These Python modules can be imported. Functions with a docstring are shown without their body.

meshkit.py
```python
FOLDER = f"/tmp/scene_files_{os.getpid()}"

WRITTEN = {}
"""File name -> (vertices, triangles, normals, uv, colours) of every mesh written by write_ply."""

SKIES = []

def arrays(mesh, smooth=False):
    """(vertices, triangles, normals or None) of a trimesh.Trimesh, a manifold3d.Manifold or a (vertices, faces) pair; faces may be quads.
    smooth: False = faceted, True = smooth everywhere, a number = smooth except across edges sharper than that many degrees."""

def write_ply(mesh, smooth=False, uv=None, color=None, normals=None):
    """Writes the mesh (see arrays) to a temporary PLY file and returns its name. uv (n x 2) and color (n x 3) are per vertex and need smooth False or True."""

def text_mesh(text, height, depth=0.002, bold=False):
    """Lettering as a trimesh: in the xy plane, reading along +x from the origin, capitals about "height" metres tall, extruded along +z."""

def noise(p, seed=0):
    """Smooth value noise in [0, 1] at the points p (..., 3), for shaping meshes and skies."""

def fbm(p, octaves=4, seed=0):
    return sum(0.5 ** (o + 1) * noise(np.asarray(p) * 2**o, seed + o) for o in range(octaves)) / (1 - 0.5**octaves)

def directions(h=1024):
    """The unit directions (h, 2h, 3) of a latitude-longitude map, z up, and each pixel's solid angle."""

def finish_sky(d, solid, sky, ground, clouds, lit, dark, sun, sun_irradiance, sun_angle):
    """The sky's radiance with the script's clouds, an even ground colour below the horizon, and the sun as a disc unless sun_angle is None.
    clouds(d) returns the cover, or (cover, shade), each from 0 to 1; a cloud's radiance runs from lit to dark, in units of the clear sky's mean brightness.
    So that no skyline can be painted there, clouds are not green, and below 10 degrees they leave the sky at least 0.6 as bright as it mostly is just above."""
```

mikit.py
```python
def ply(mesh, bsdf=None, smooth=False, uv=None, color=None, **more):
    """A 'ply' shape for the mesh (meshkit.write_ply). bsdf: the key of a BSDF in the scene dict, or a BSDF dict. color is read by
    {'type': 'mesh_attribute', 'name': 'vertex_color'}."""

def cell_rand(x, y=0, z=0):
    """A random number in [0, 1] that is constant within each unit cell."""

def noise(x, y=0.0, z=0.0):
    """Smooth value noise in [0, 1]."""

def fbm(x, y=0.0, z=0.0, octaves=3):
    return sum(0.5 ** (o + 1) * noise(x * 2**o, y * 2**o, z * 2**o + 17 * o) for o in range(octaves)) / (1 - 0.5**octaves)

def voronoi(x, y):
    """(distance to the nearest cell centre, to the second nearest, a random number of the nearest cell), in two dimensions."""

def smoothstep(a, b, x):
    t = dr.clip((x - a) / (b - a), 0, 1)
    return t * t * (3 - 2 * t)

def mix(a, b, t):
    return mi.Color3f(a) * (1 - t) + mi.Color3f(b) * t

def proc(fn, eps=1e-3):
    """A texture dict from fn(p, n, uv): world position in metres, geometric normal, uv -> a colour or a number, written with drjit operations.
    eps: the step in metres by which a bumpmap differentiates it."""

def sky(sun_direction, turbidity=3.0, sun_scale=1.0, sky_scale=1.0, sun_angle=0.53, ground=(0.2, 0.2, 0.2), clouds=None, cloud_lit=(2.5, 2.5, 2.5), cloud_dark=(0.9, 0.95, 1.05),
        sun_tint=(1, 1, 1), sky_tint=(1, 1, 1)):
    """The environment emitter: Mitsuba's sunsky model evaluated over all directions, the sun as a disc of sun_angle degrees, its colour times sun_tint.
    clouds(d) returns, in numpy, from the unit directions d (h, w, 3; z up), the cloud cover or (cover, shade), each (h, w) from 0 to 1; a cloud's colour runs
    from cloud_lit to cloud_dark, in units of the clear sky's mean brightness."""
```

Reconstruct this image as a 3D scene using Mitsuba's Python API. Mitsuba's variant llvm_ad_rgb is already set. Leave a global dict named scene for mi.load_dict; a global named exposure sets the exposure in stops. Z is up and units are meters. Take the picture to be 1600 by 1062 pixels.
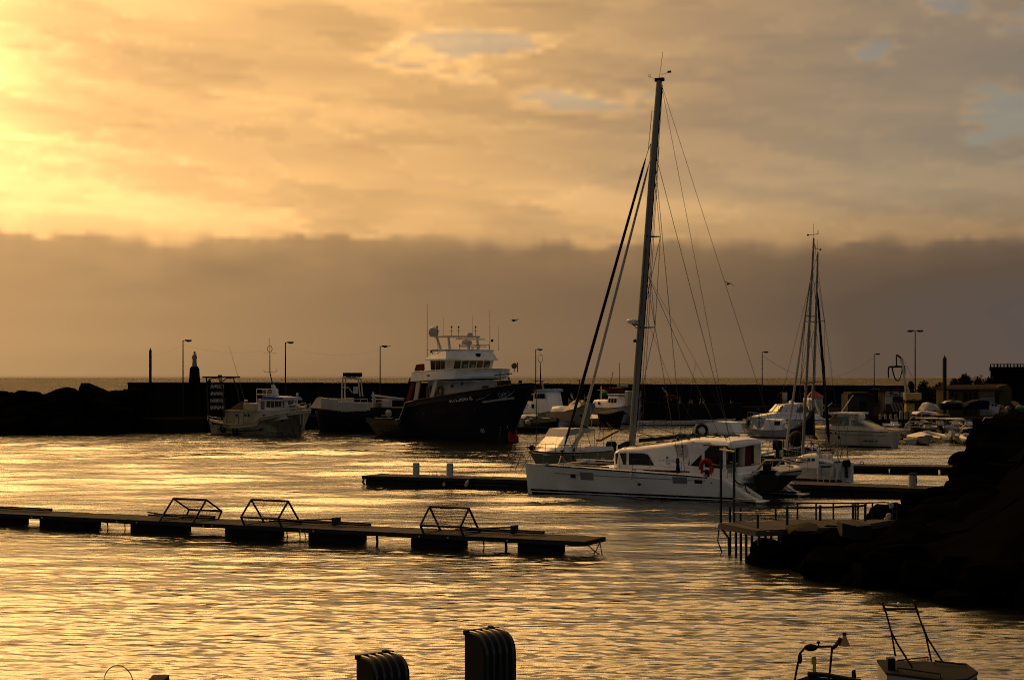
import math, random
import numpy as np
import trimesh
import manifold3d as m3
import shapely.geometry as sg
import drjit as dr
import mitsuba as mi
import meshkit
import mikit
from mikit import noise, fbm, voronoi, smoothstep, mix, proc

scene, labels = {}, {}
PI = math.pi
RES = np.random.RandomState(7)

# ------------------------------------------------------------------ camera, sky, exposure
H = 6.35                      # eye height above the water, metres
F = 2500.0                    # focal length in pixels of a picture 1600 wide
HORIZON = 590.0
exposure = 1.3
scene['camera'] = {
    'type': 'perspective', 'fov': math.degrees(2 * math.atan(800 / F)), 'fov_axis': 'x',
    'principal_point_offset_y': (531.0 - HORIZON) / 1062.0,
    'near_clip': 0.5, 'far_clip': 60000.0,
    'to_world': mi.ScalarTransform4f().look_at(origin=[0, 0, H], target=[0, 100, H], up=[0, 0, 1]),
}

SUN_AZ, SUN_EL = math.radians(-25.0), math.radians(11.5)
SUN = np.array([math.sin(SUN_AZ) * math.cos(SUN_EL), math.cos(SUN_AZ) * math.cos(SUN_EL), math.sin(SUN_EL)])
SKY_UNIT = 0.0590 * 2.0 ** exposure
LIT_R, DARK = 6.0, 0.045


def sstep(a, b, x):
    t = np.clip((x - a) / (b - a), 0, 1)
    return t * t * (3 - 2 * t)


def clouds(d):
    """A veiled evening sky: a glow round the hidden sun, streaky high cloud, a low bank of cloud all round the horizon."""
    az = np.degrees(np.arctan2(d[..., 0], d[..., 1]))
    el = np.degrees(np.arcsin(np.clip(d[..., 2], -1, 1)))
    th = np.degrees(np.arccos(np.clip(d @ SUN, -1, 1)))
    ca, sa = np.cos(np.radians(az)), np.sin(np.radians(az))
    def n3(ka, ke, seed, octaves=4, tilt=0.0):
        e = el + tilt * az
        return meshkit.fbm(np.stack([sa * ka * 57.3, ca * ka * 57.3, e * ke], -1), octaves, seed)
    base = 0.09 + 0.20 * sstep(14, 55, el)
    glow = 1.85 * np.exp(-th / 23.0)
    R = (base + glow) * (1 + 6.2 * sstep(12.5, 21, el) * sstep(60, 14, th)) + 3.5 * np.exp(-(th / 5.2) ** 2)
    # broad layers: a lighter strip just above the low bank, a greyer deck over it to the right
    R = R * (1 + 0.13 * np.exp(-((el - 5.9 - 0.02 * az) / 0.75) ** 2)) * (1 - 0.16 * sstep(-4, 8, az) * sstep(6.6, 8.2, el) * sstep(18, 12.5, el))
    # streaks of thin cloud, brighter and darker
    streak = n3(0.045, 0.45, 3, 5, 0.10) - 0.5
    wisp = n3(0.16, 1.05, 11, 5, 0.05) - 0.5
    mass = n3(0.07, 0.20, 23, 5, 0.12) - 0.5
    puff = n3(0.42, 1.0, 131, 4, 0.04) - 0.5
    R = R * np.exp(0.34 * streak + 0.34 * wisp + 0.55 * mass + 0.24 * puff)
    bright = sstep(0.50, 0.66, n3(0.13, 0.95, 201, 5, 0.16))
    R = R * (1 + 0.28 * bright * np.exp(-(th / 11.0) ** 2))
    # sheets of cloud with crisp edges, and small bright flecks along some of them
    for ka, ke, sd, amt in ((0.09, 0.50, 311, 0.13), (0.17, 0.80, 317, 0.10), (0.30, 1.25, 331, 0.08)):
        f = n3(ka, ke, sd, 6, 0.07)
        R = R * (1 - amt * (sstep(0.485, 0.525, f) - 0.5))
        R = R * (1 + 1.1 * amt * sstep(0.012, 0.0, np.abs(f - 0.485)) * sstep(0.45, 0.62, n3(0.2, 0.5, sd + 3, 3)) * np.exp(-th / 45))
    # gaps with bright rims, where pale blue shows through
    blob = lambda a, e, sa_, se: np.exp(-((az - a) / sa_) ** 2 - ((el - e) / se) ** 2)
    field = blob(-1.2, 11.3, 3.4, 0.75) + 0.8 * blob(2.8, 9.7, 2.4, 0.5) + blob(15.8, 12.6, 2.6, 1.0) + blob(18.0, 8.8, 2.0, 1.3) + blob(12.9, 11.6, 0.9, 0.8)
    far = sstep(22, 40, np.abs(az)) * sstep(0.52, 0.66, n3(0.085, 0.42, 41, 5, 0.08)) * sstep(6, 10, el)
    gap = 0.75 * np.maximum(field, far) + (3.6 * (n3(0.22, 1.0, 43, 5, 0.06) - 0.5) + 1.6 * (n3(0.6, 1.9, 47, 3) - 0.5)) * sstep(0.02, 0.35, np.maximum(field, far))
    hole = sstep(0.42, 0.75, gap)
    rim = sstep(0.20, 0.42, gap) * (1 - sstep(0.46, 0.72, gap)) * sstep(0.05, 0.3, np.maximum(field, far))
    R = R * (1 + 0.50 * rim * np.exp(-th / 60))
    cover = 1 - 0.34 * hole * sstep(5.5, 8.0, el) * sstep(14, 24, th)
    cover = cover * (1 - 0.31 * sstep(19, 42, th) * sstep(4, 7, el) * (1 - 0.8 * sstep(13, 20, el) * sstep(80, 55, th)) - 0.2 * sstep(50, 90, th))
    # the low bank
    top = 4.95 + 0.5 * (n3(0.09, 0.0, 57, 4) - 0.5) + 0.8 * (n3(0.32, 0.0, 71, 5) - 0.5) + 0.45 * (n3(1.3, 0.0, 73, 4) - 0.5) + 0.5 * (n3(0.7, 1.7, 79, 3) - 0.5) + 0.18 * np.clip(-az, -25, 25) / 25
    wid = 0.14 + 0.50 * sstep(0.42, 0.62, n3(0.25, 0.0, 77, 3))
    bank = 1 - sstep(-0.8 * wid, 0.5 * wid, el - top)
    tex = 0.36 * (n3(0.05, 0.4, 91, 4) - 0.5) + 0.55 * (n3(0.30, 0.8, 97, 6) - 0.5) * sstep(-3.2, -0.2, el - top)
    bankR = (base * 0.42 + 0.92 * np.exp(-th / 18.5)) * (1 + 0.45 * np.exp(-np.clip(top - el, 0, 9) / 0.7)) * np.exp(tex) * (1 + 0.10 * sstep(4.0, 0.2, el))
    bankR = bankR * (1 - 0.40 * sstep(6, 18, az) * sstep(4.8, 2.0, el))
    R = R * (1 - bank) + bankR * bank
    cover = np.maximum(cover, bank * (0.95 - 0.32 * sstep(22, 45, th)))
    return cover, np.clip((LIT_R - R) / (LIT_R - DARK), 0, 1)


scene['sky'] = mikit.sky(SUN.tolist(), turbidity=3, sun_scale=0.03, sun_angle=10.0, sky_scale=1.0, ground=(0.26, 0.22, 0.17), clouds=clouds,
                         cloud_lit=tuple(np.array([LIT_R, 3.28, 1.06]) / SKY_UNIT), cloud_dark=tuple(np.array([DARK * 1.04, DARK * 0.94, DARK]) / SKY_UNIT))

# ------------------------------------------------------------------ materials


def rgb(*c):
    return {'type': 'rgb', 'value': list(c)}


def mat(name, color, rough=0.6, metallic=0.0, spec=0.5, **more):
    scene[name] = {'type': 'twosided', 'bsdf': {'type': 'principled', 'base_color': rgb(*color) if isinstance(color, tuple) else color,
                                               'roughness': rough, 'metallic': metallic, 'specular': spec, **more}}
    return name


def weathered(a, b, k=1.0, kz=None, lo=0.35, hi=0.75):
    kz = k * 0.25 if kz is None else kz
    def fn(p, n, uv):
        t = smoothstep(lo, hi, fbm(p.x * k + 3.1, p.y * k, p.z * kz, 4))
        return mix(a, b, t)
    return proc(fn)


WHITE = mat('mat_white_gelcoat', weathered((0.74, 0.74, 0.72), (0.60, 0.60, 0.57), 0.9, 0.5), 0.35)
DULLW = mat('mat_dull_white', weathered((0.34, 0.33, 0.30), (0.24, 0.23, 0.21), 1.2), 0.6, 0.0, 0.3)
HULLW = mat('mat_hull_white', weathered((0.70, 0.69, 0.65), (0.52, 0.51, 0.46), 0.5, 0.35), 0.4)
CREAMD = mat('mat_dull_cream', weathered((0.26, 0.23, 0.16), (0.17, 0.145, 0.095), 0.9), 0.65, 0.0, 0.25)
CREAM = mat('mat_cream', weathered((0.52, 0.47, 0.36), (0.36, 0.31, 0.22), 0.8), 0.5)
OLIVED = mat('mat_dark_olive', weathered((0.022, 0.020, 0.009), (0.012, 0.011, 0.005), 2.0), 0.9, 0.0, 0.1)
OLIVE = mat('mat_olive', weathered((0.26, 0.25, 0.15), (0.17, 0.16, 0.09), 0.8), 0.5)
def rusty(p, n, uv):
    t = smoothstep(0.42, 0.62, fbm(p.x * 0.9, p.y * 0.9, p.z * 0.5, 4))
    s = smoothstep(0.56, 0.70, fbm(p.x * 4.5, p.y * 4.5, p.z * 0.35 + 9, 4))
    return mix(mix((0.37, 0.31, 0.19), (0.25, 0.20, 0.11), t), (0.12, 0.05, 0.02), s * 0.85)
RUSTY = mat('mat_rust_streaked', proc(rusty), 0.6)
def rusty_dark(p, n, uv):
    t = smoothstep(0.35, 0.65, fbm(p.x * 0.8, p.y * 0.8, p.z * 0.6, 4))
    s = smoothstep(0.54, 0.70, fbm(p.x * 4.0, p.y * 4.0, p.z * 0.3 + 4, 4))
    return mix(mix((0.15, 0.13, 0.075), (0.09, 0.075, 0.042), t), (0.05, 0.03, 0.018), s)
RUSTD = mat('mat_stained_hull', proc(rusty_dark), 0.6)
GREYP = mat('mat_grey_paint', weathered((0.42, 0.41, 0.38), (0.33, 0.32, 0.30), 0.8), 0.5)
PALEP = mat('mat_pale_panel', weathered((0.40, 0.38, 0.34), (0.31, 0.29, 0.26), 0.6), 0.5)
NAVY = mat('mat_navy_hull', weathered((0.006, 0.008, 0.018), (0.004, 0.005, 0.010), 0.6), 0.7, 0.0, 0.12)
BLACK = mat('mat_black', (0.010, 0.010, 0.010), 0.8, 0.0, 0.15)
RUBBER = mat('mat_rubber', (0.014, 0.014, 0.014), 0.85, 0.0, 0.2)
GLASS = mat('mat_dark_glass', (0.010, 0.012, 0.013), 0.12)
GLASSG = mat('mat_green_glass', (0.10, 0.15, 0.13), 0.15)
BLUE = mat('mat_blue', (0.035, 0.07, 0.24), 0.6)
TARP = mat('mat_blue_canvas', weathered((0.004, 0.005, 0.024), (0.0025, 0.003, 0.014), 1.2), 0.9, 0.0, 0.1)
LBLUE = mat('mat_light_blue', (0.10, 0.25, 0.45), 0.5)
RED = mat('mat_red', weathered((0.30, 0.010, 0.022), (0.21, 0.008, 0.016), 2.0), 0.7, 0.0, 0.2)
DRED = mat('mat_dark_red', (0.075, 0.010, 0.008), 0.8, 0.0, 0.15)
GREEN = mat('mat_green_net', (0.04, 0.16, 0.06), 0.8)
YELLOW = mat('mat_yellow', weathered((0.42, 0.30, 0.08), (0.30, 0.20, 0.05), 1.0), 0.55)
ORANGE = mat('mat_orange', (0.50, 0.20, 0.05), 0.6)
ALU = mat('mat_aluminium', (0.30, 0.30, 0.29), 0.45, 0.6)
DMAST = mat('mat_mast_grey', weathered((0.17, 0.17, 0.16), (0.12, 0.12, 0.115), 0.6, 0.2), 0.5, 0.2)
STEEL = mat('mat_steel', (0.22, 0.21, 0.20), 0.4, 0.7)
DSTEEL = mat('mat_dark_steel', weathered((0.022, 0.020, 0.018), (0.012, 0.010, 0.009), 3.0), 0.7, 0.0, 0.25)
WIRE = mat('mat_wire', (0.035, 0.03, 0.026), 0.6)
TEAK = mat('mat_teak', weathered((0.16, 0.09, 0.045), (0.10, 0.055, 0.03), 6.0), 0.6)
def planks(p, n, uv):
    return mix((0.085, 0.075, 0.065), (0.045, 0.04, 0.035), fbm(p.x * 2.5, p.y * 2.5, p.z * 4, 4))
WOOD = mat('mat_weathered_wood', proc(planks), 0.9, 0.0, 0.1)
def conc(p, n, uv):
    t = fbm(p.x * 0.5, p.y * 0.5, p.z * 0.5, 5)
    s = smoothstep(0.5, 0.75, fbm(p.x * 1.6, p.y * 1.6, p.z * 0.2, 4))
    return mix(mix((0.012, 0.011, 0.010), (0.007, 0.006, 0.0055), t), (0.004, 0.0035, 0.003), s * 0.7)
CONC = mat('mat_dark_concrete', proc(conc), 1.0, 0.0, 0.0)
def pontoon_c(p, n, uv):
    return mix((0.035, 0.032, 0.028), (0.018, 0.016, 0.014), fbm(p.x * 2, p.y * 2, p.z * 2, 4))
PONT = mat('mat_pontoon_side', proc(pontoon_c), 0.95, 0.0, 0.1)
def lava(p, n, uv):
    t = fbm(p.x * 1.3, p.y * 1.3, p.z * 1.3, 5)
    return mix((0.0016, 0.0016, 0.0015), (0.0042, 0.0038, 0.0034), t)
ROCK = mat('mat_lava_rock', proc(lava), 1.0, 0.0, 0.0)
LEAF = mat('mat_dark_foliage', weathered((0.012, 0.016, 0.007), (0.007, 0.009, 0.004), 0.8), 0.8, 0.0, 0.2)
WALLY = mat('mat_ochre_wall', weathered((0.075, 0.058, 0.024), (0.05, 0.038, 0.016), 0.6), 0.95, 0.0, 0.05)
WALLG = mat('mat_dark_render', weathered((0.055, 0.053, 0.048), (0.035, 0.034, 0.030), 0.8), 0.95, 0.0, 0.05)
TILE = mat('mat_roof_tile', weathered((0.022, 0.010, 0.007), (0.015, 0.007, 0.005), 1.5), 0.95, 0.0, 0.05)
BOARD = mat('mat_notice_board', (0.34, 0.35, 0.34), 0.6)
STONE = mat('mat_statue_stone', weathered((0.34, 0.27, 0.17), (0.22, 0.17, 0.11), 2.0), 0.8)
LAMPG = mat('mat_lamp_shade', (0.30, 0.16, 0.06), 0.4)
SAILC = mat('mat_sail_cloth', weathered((0.40, 0.37, 0.30), (0.30, 0.27, 0.21), 1.5), 0.85)
BINB = mat('mat_bin_plastic', weathered((0.022, 0.03, 0.035), (0.014, 0.018, 0.02), 4.0), 0.3)
INK = mat('mat_grey_lettering', (0.16, 0.16, 0.17), 0.6)
LETTER = mat('mat_white_lettering', (0.85, 0.85, 0.85), 0.6)
TEAL = mat('mat_teal', (0.02, 0.20, 0.24), 0.5)


scene['mat_clear_pane'] = {'type': 'thindielectric', 'int_ior': 1.5}
CLEAR = 'mat_clear_pane'


# water: a dielectric-topped dark body, larger waves as geometry, the finest ripple as relief
def ripple(p, n, uv):
    q = p.x * 0.38 - p.y * 0.05
    r = p.y * 1.0 + p.x * 0.10
    return (fbm(q * 3.2, r * 3.2, 1.0, 3) - 0.5) * 0.03
scene['mat_water'] = {'type': 'bumpmap', 'scale': 1.0, 'tex': proc(ripple, 0.01),
                      'bsdf': {'type': 'principled', 'base_color': rgb(0.006, 0.008, 0.008), 'roughness': 0.19, 'anisotropic': 1.0, 'eta': 1.8}}


def chop(p, n, uv):
    q, r = p.x * 0.30 + p.y * 0.05, p.y * 0.16
    return (fbm(q, r * 0.4, 3.0, 4) - 0.5) * 3.0
scene['mat_open_sea'] = {'type': 'bumpmap', 'scale': 1.0, 'tex': proc(chop, 0.05),
                         'bsdf': {'type': 'principled', 'base_color': rgb(0.03, 0.026, 0.02), 'roughness': 0.6, 'eta': 1.14}}

# ------------------------------------------------------------------ helpers


def px(x, y, Y):
    """The world point at depth Y behind the photograph's pixel (x, y): used to measure where things stand."""
    return np.array([(x - 800) / F * Y, Y, H + (HORIZON - y) / F * Y])


def numbered(key):
    if key not in scene and key not in labels:
        return key
    i = 1
    while f'{key}_{i:03d}' in scene or f'{key}_{i:03d}' in labels:
        i += 1
    return f'{key}_{i:03d}'


def thing(name, label, cat, group=None, kind=None):
    key = numbered(name)
    labels[key] = {'label': label, 'category': cat}
    if group:
        labels[key]['group'] = group
    if kind:
        labels[key]['kind'] = kind
    return key


def cat(meshes):
    meshes = [m for m in meshes if m is not None]
    vs, fs, n = [], [], 0
    for m in meshes:
        vs.append(np.asarray(m.vertices)); fs.append(np.asarray(m.faces) + n); n += len(vs[-1])
    return trimesh.Trimesh(np.vstack(vs), np.vstack(fs), process=False)


def put(parent, name, mesh, material, M=None, smooth=35, label=None, kind=None):
    """One entry of the scene: a part of parent, or (parent None) the thing called name itself."""
    if isinstance(mesh, (list, tuple)):
        mesh = cat(mesh)
    if M is not None:
        mesh = trimesh.Trimesh(np.asarray(mesh.vertices) @ M[:3, :3].T + M[:3, 3], mesh.faces, process=False)
        if np.linalg.det(M[:3, :3]) < 0:
            mesh.faces = mesh.faces[:, ::-1]
    if parent is None:
        key = name
    else:
        key = f'{parent}__{name}'
        i = 0
        while key in scene:
            i += 1
            key = f'{parent}__{name}_{i:03d}'
    scene[key] = mikit.ply(mesh, material, smooth=smooth)
    if label or kind:
        labels.setdefault(key, {})
        if label: labels[key]['label'] = label
        if kind: labels[key]['kind'] = kind
    return key


def frame(x, y, z, heading):
    """Local x forward along heading (degrees from +x towards +y), y to port, z up."""
    a = math.radians(heading)
    M = np.eye(4)
    M[:3, 0] = (math.cos(a), math.sin(a), 0)
    M[:3, 1] = (-math.sin(a), math.cos(a), 0)
    M[:3, 3] = (x, y, z)
    return M


def box(x0, x1, y0, y1, z0, z1, r=0.0):
    if r > 0:
        s = m3.Manifold.hull_points([(x, y, z) for x in (x0 + r, x1 - r) for y in (y0 + r, y1 - r) for z in (z0, z1)] +
                                    [(x, y, z) for x in (x0, x1) for y in (y0 + r, y1 - r) for z in (z0 + r, z1 - r)] +
                                    [(x, y, z) for x in (x0 + r, x1 - r) for y in (y0, y1) for z in (z0 + r, z1 - r)])
        m = s.to_mesh()
        return trimesh.Trimesh(m.vert_properties[:, :3], m.tri_verts, process=False)
    m = trimesh.creation.box(extents=(abs(x1 - x0), abs(y1 - y0), abs(z1 - z0)))
    m.apply_translation(((x0 + x1) / 2, (y0 + y1) / 2, (z0 + z1) / 2))
    return m


def hull_of(points):
    m = m3.Manifold.hull_points([tuple(map(float, p)) for p in points]).to_mesh()
    return trimesh.Trimesh(m.vert_properties[:, :3], m.tri_verts, process=False)


def tube(points, r, n=6, close=False):
    p = np.asarray(points, float)
    if close:
        p = np.vstack([p, p[:1]])
    k = len(p)
    r = np.broadcast_to(r, (k,))
    t = np.gradient(p, axis=0)
    if close:
        t[0] = t[-1] = p[1] - p[-2]
    t /= np.linalg.norm(t, axis=1, keepdims=True) + 1e-12
    up = np.where(np.abs(t[:, 2:]) < 0.95, [[0, 0, 1.0]], [[1.0, 0, 0]])
    a = np.cross(t, up); a /= np.linalg.norm(a, axis=1, keepdims=True) + 1e-12
    b = np.cross(t, a)
    ang = np.arange(n) * 2 * PI / n + PI / n
    v = p[:, None] + r[:, None, None] * (np.cos(ang)[None, :, None] * a[:, None] + np.sin(ang)[None, :, None] * b[:, None])
    v = v.reshape(-1, 3)
    f = []
    for i in range(k - 1):
        for j in range(n):
            q, w = i * n + j, i * n + (j + 1) % n
            f += [[q, w, w + n], [q, w + n, q + n]]
    if not close:
        for j in range(1, n - 1):
            f += [[0, j + 1, j], [(k - 1) * n, (k - 1) * n + j, (k - 1) * n + j + 1]]
    return trimesh.Trimesh(v, f, process=False)


def tubes(paths, r, n=6):
    return cat([tube(p, r, n) for p in paths])


def arc(p0, p1, sag, k=12):
    t = np.linspace(0, 1, k)[:, None]
    q = np.asarray(p0, float) * (1 - t) + np.asarray(p1, float) * t
    q[:, 2] -= sag * 4 * (t * (1 - t))[:, 0]
    return q


def prism(poly, y0, y1):
    """poly in (x, z), extruded along y."""
    g = poly if hasattr(poly, 'exterior') else sg.Polygon(poly)
    m = trimesh.creation.extrude_polygon(g, abs(y1 - y0), engine='earcut')
    v = np.asarray(m.vertices)
    return trimesh.Trimesh(np.stack([v[:, 0], max(y0, y1) - v[:, 2], v[:, 1]], 1), m.faces, process=False)


def slab(poly, z0, z1):
    """poly in (x, y), extruded along z."""
    g = poly if hasattr(poly, 'exterior') else sg.Polygon(poly)
    m = trimesh.creation.extrude_polygon(g, z1 - z0, engine='earcut')
    m.apply_translation((0, 0, z0))
    return m


def quad(a, b, c, d, t=0.012):
    """A thin plate through four points, with thickness t."""
    a, b, c, d = (np.asarray(q, float) for q in (a, b, c, d))
    n = np.cross(b - a, d - a); n /= np.linalg.norm(n) + 1e-12
    v = [q + s * n * t / 2 for s in (-1, 1) for q in (a, b, c, d)]
    f = [[0, 2, 1], [0, 3, 2], [4, 5, 6], [4, 6, 7]]
    for i in range(4):
        j = (i + 1) % 4
        f += [[i, j, j + 4], [i, j + 4, i + 4]]
    return trimesh.Trimesh(v, f, process=False)


def ball(c, r, n=2, scale=(1, 1, 1)):
    m = trimesh.creation.icosphere(n, 1.0)
    return trimesh.Trimesh(np.asarray(m.vertices) * np.array(scale) * r + np.array(c), m.faces, process=False)


def cyl(p0, p1, r, n=12):
    return tube([p0, p1], r, n)


def lathe(profile, c=(0, 0, 0), n=16):
    m = trimesh.creation.revolve(np.array(profile, float), sections=n)
    m.apply_translation(c)
    return m


def torus(c, R, r, axis=(0, 1, 0), n=24, k=8):
    axis = np.asarray(axis, float) / np.linalg.norm(axis)
    a = np.cross(axis, [0.3, 0.5, 0.81]); a /= np.linalg.norm(a)
    b = np.cross(axis, a)
    th = np.arange(n) * 2 * PI / n
    return tube(np.asarray(c) + R * (np.cos(th)[:, None] * a + np.sin(th)[:, None] * b), r, k, close=True)


class Hull:
    """A boat's hull: x forward (0 = stern, L = stem head), y to port, z up from the water."""

    def __init__(s, L, B, zs, zm, zb, draft=0.45, rake=0.10, transom=0.85, full=0.62, flare=0.25, tr_rake=0.0, bowpow=2.2, ns=26, nv=9):
        s.L, s.B, s.z, s.draft, s.rake, s.transom, s.full, s.flare, s.tr, s.bp, s.ns, s.nv = L, B, (zs, zm, zb), draft, rake, transom, full, flare, tr_rake, bowpow, ns, nv

    def sheer(s, t):
        a, b, c = s.z
        return np.where(t < 0.5, a + (b - a) * (1 - (1 - t * 2) ** 2), b + (c - b) * np.clip(t * 2 - 1, 0, None) ** 1.8)

    def half(s, t, v):
        """Half-breadth at station t (0 stern .. 1 bow), height fraction v (0 keel .. 1 gunwale)."""
        plan = np.where(t < 1 - s.full, s.transom + (1 - s.transom) * np.sin(np.clip(t / (1 - s.full), 0, 1) * PI / 2), np.sqrt(np.clip(1 - np.clip((t - (1 - s.full)) / s.full, 0, 1) ** s.bp, 0, 1)) if s.bp > 2 else 1 - np.clip((t - (1 - s.full)) / s.full, 0, 1) ** s.bp)
        sec = np.clip(v, 0, 1) ** (0.35 + 0.55 * t ** 2) * (1 - s.flare * (1 - v) * (0.3 + t))
        return s.B / 2 * plan * sec

    def point(s, t, v, side=1, out=0.0):
        t, v = np.asarray(t, float), np.asarray(v, float)
        zt = s.sheer(t)
        z = -s.draft + (zt + s.draft) * v
        x = s.L * t - s.rake * s.L * (1 - v) * np.clip((t - 0.35) / 0.65, 0, 1) ** 2 + s.tr * (1 - v) * (1 - t) ** 6
        y = side * (s.half(t, v) + out)
        return np.stack([x, y + 0 * x, z + 0 * x], -1)

    def z2v(s, t, z):
        return (z + s.draft) / (s.sheer(np.asarray(t, float)) + s.draft)

    def shell(s, deck=0.12):
        t = 1 - (1 - np.linspace(0, 1, s.ns)) ** 1.25
        v = np.linspace(0, 1, s.nv) ** 0.85
        T, V = np.meshgrid(t, v, indexing='ij')
        vs, fs = [], []
        for side in (1, -1):
            o = sum(len(q) for q in vs)
            vs.append(s.point(T, V, side).reshape(-1, 3))
            for i in range(s.ns - 1):
                for j in range(s.nv - 1):
                    a, b, c, e = o + i * s.nv + j, o + (i + 1) * s.nv + j, o + (i + 1) * s.nv + j + 1, o + i * s.nv + j + 1
                    fs += [[a, b, c], [a, c, e]] if side < 0 else [[a, c, b], [a, e, c]]
        n = s.ns * s.nv                                   # transom
        for j in range(s.nv - 1):
            fs += [[j, n + j, n + j + 1], [j, n + j + 1, j + 1]]
        o = 2 * n                                          # bulwark inside and deck
        ins = [s.point(t, np.ones_like(t), sd, -0.06) for sd in (1, -1)]
        low = [q - [0, 0, deck] for q in ins]
        for q in (ins, low):
            for k in (0, 1):
                w = q[k]; w[:, 1] = np.where(k == 0, np.maximum(w[:, 1], 0.0), np.minimum(w[:, 1], 0.0)); vs.append(w)
        m = s.ns
        for i in range(m - 1):
            for k, top in ((0, s.nv - 1), (1, n + s.nv - 1)):
                g0, g1 = top + i * s.nv, top + (i + 1) * s.nv
                a0, a1 = o + k * m + i, o + k * m + i + 1
                b0, b1 = o + (2 + k) * m + i, o + (2 + k) * m + i + 1
                fs += [[g0, g1, a1], [g0, a1, a0], [a0, a1, b1], [a0, b1, b0]]
            p0, p1, q0, q1 = o + 2 * m + i, o + 2 * m + i + 1, o + 3 * m + i, o + 3 * m + i + 1
            fs += [[p0, q0, q1], [p0, q1, p1]]
        return trimesh.Trimesh(np.vstack(vs), fs, process=False)

    def band(s, side, t0, t1, va, vb, out=0.012, n=24, world_z=False):
        """A strip lying on the hull side; va, vb: height fractions, or heights in metres if world_z (each a number or a function of t)."""
        t = np.linspace(t0, t1, n)
        f = lambda q: q(t) if callable(q) else np.full(n, float(q))
        a, b = f(va), f(vb)
        if world_z:
            a, b = s.z2v(t, a), s.z2v(t, b)
        rows = [s.point(t, a, side, 0.0), s.point(t, a, side, out), s.point(t, b, side, out), s.point(t, b, side, 0.0)]
        v = np.vstack(rows)
        fs = []
        for r in range(3):
            for i in range(n - 1):
                p, q = r * n + i, (r + 1) * n + i
                fs += [[p, p + 1, q + 1], [p, q + 1, q]] if side < 0 else [[p, q + 1, p + 1], [p, q, q + 1]]
        return trimesh.Trimesh(v, fs, process=False)

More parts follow.
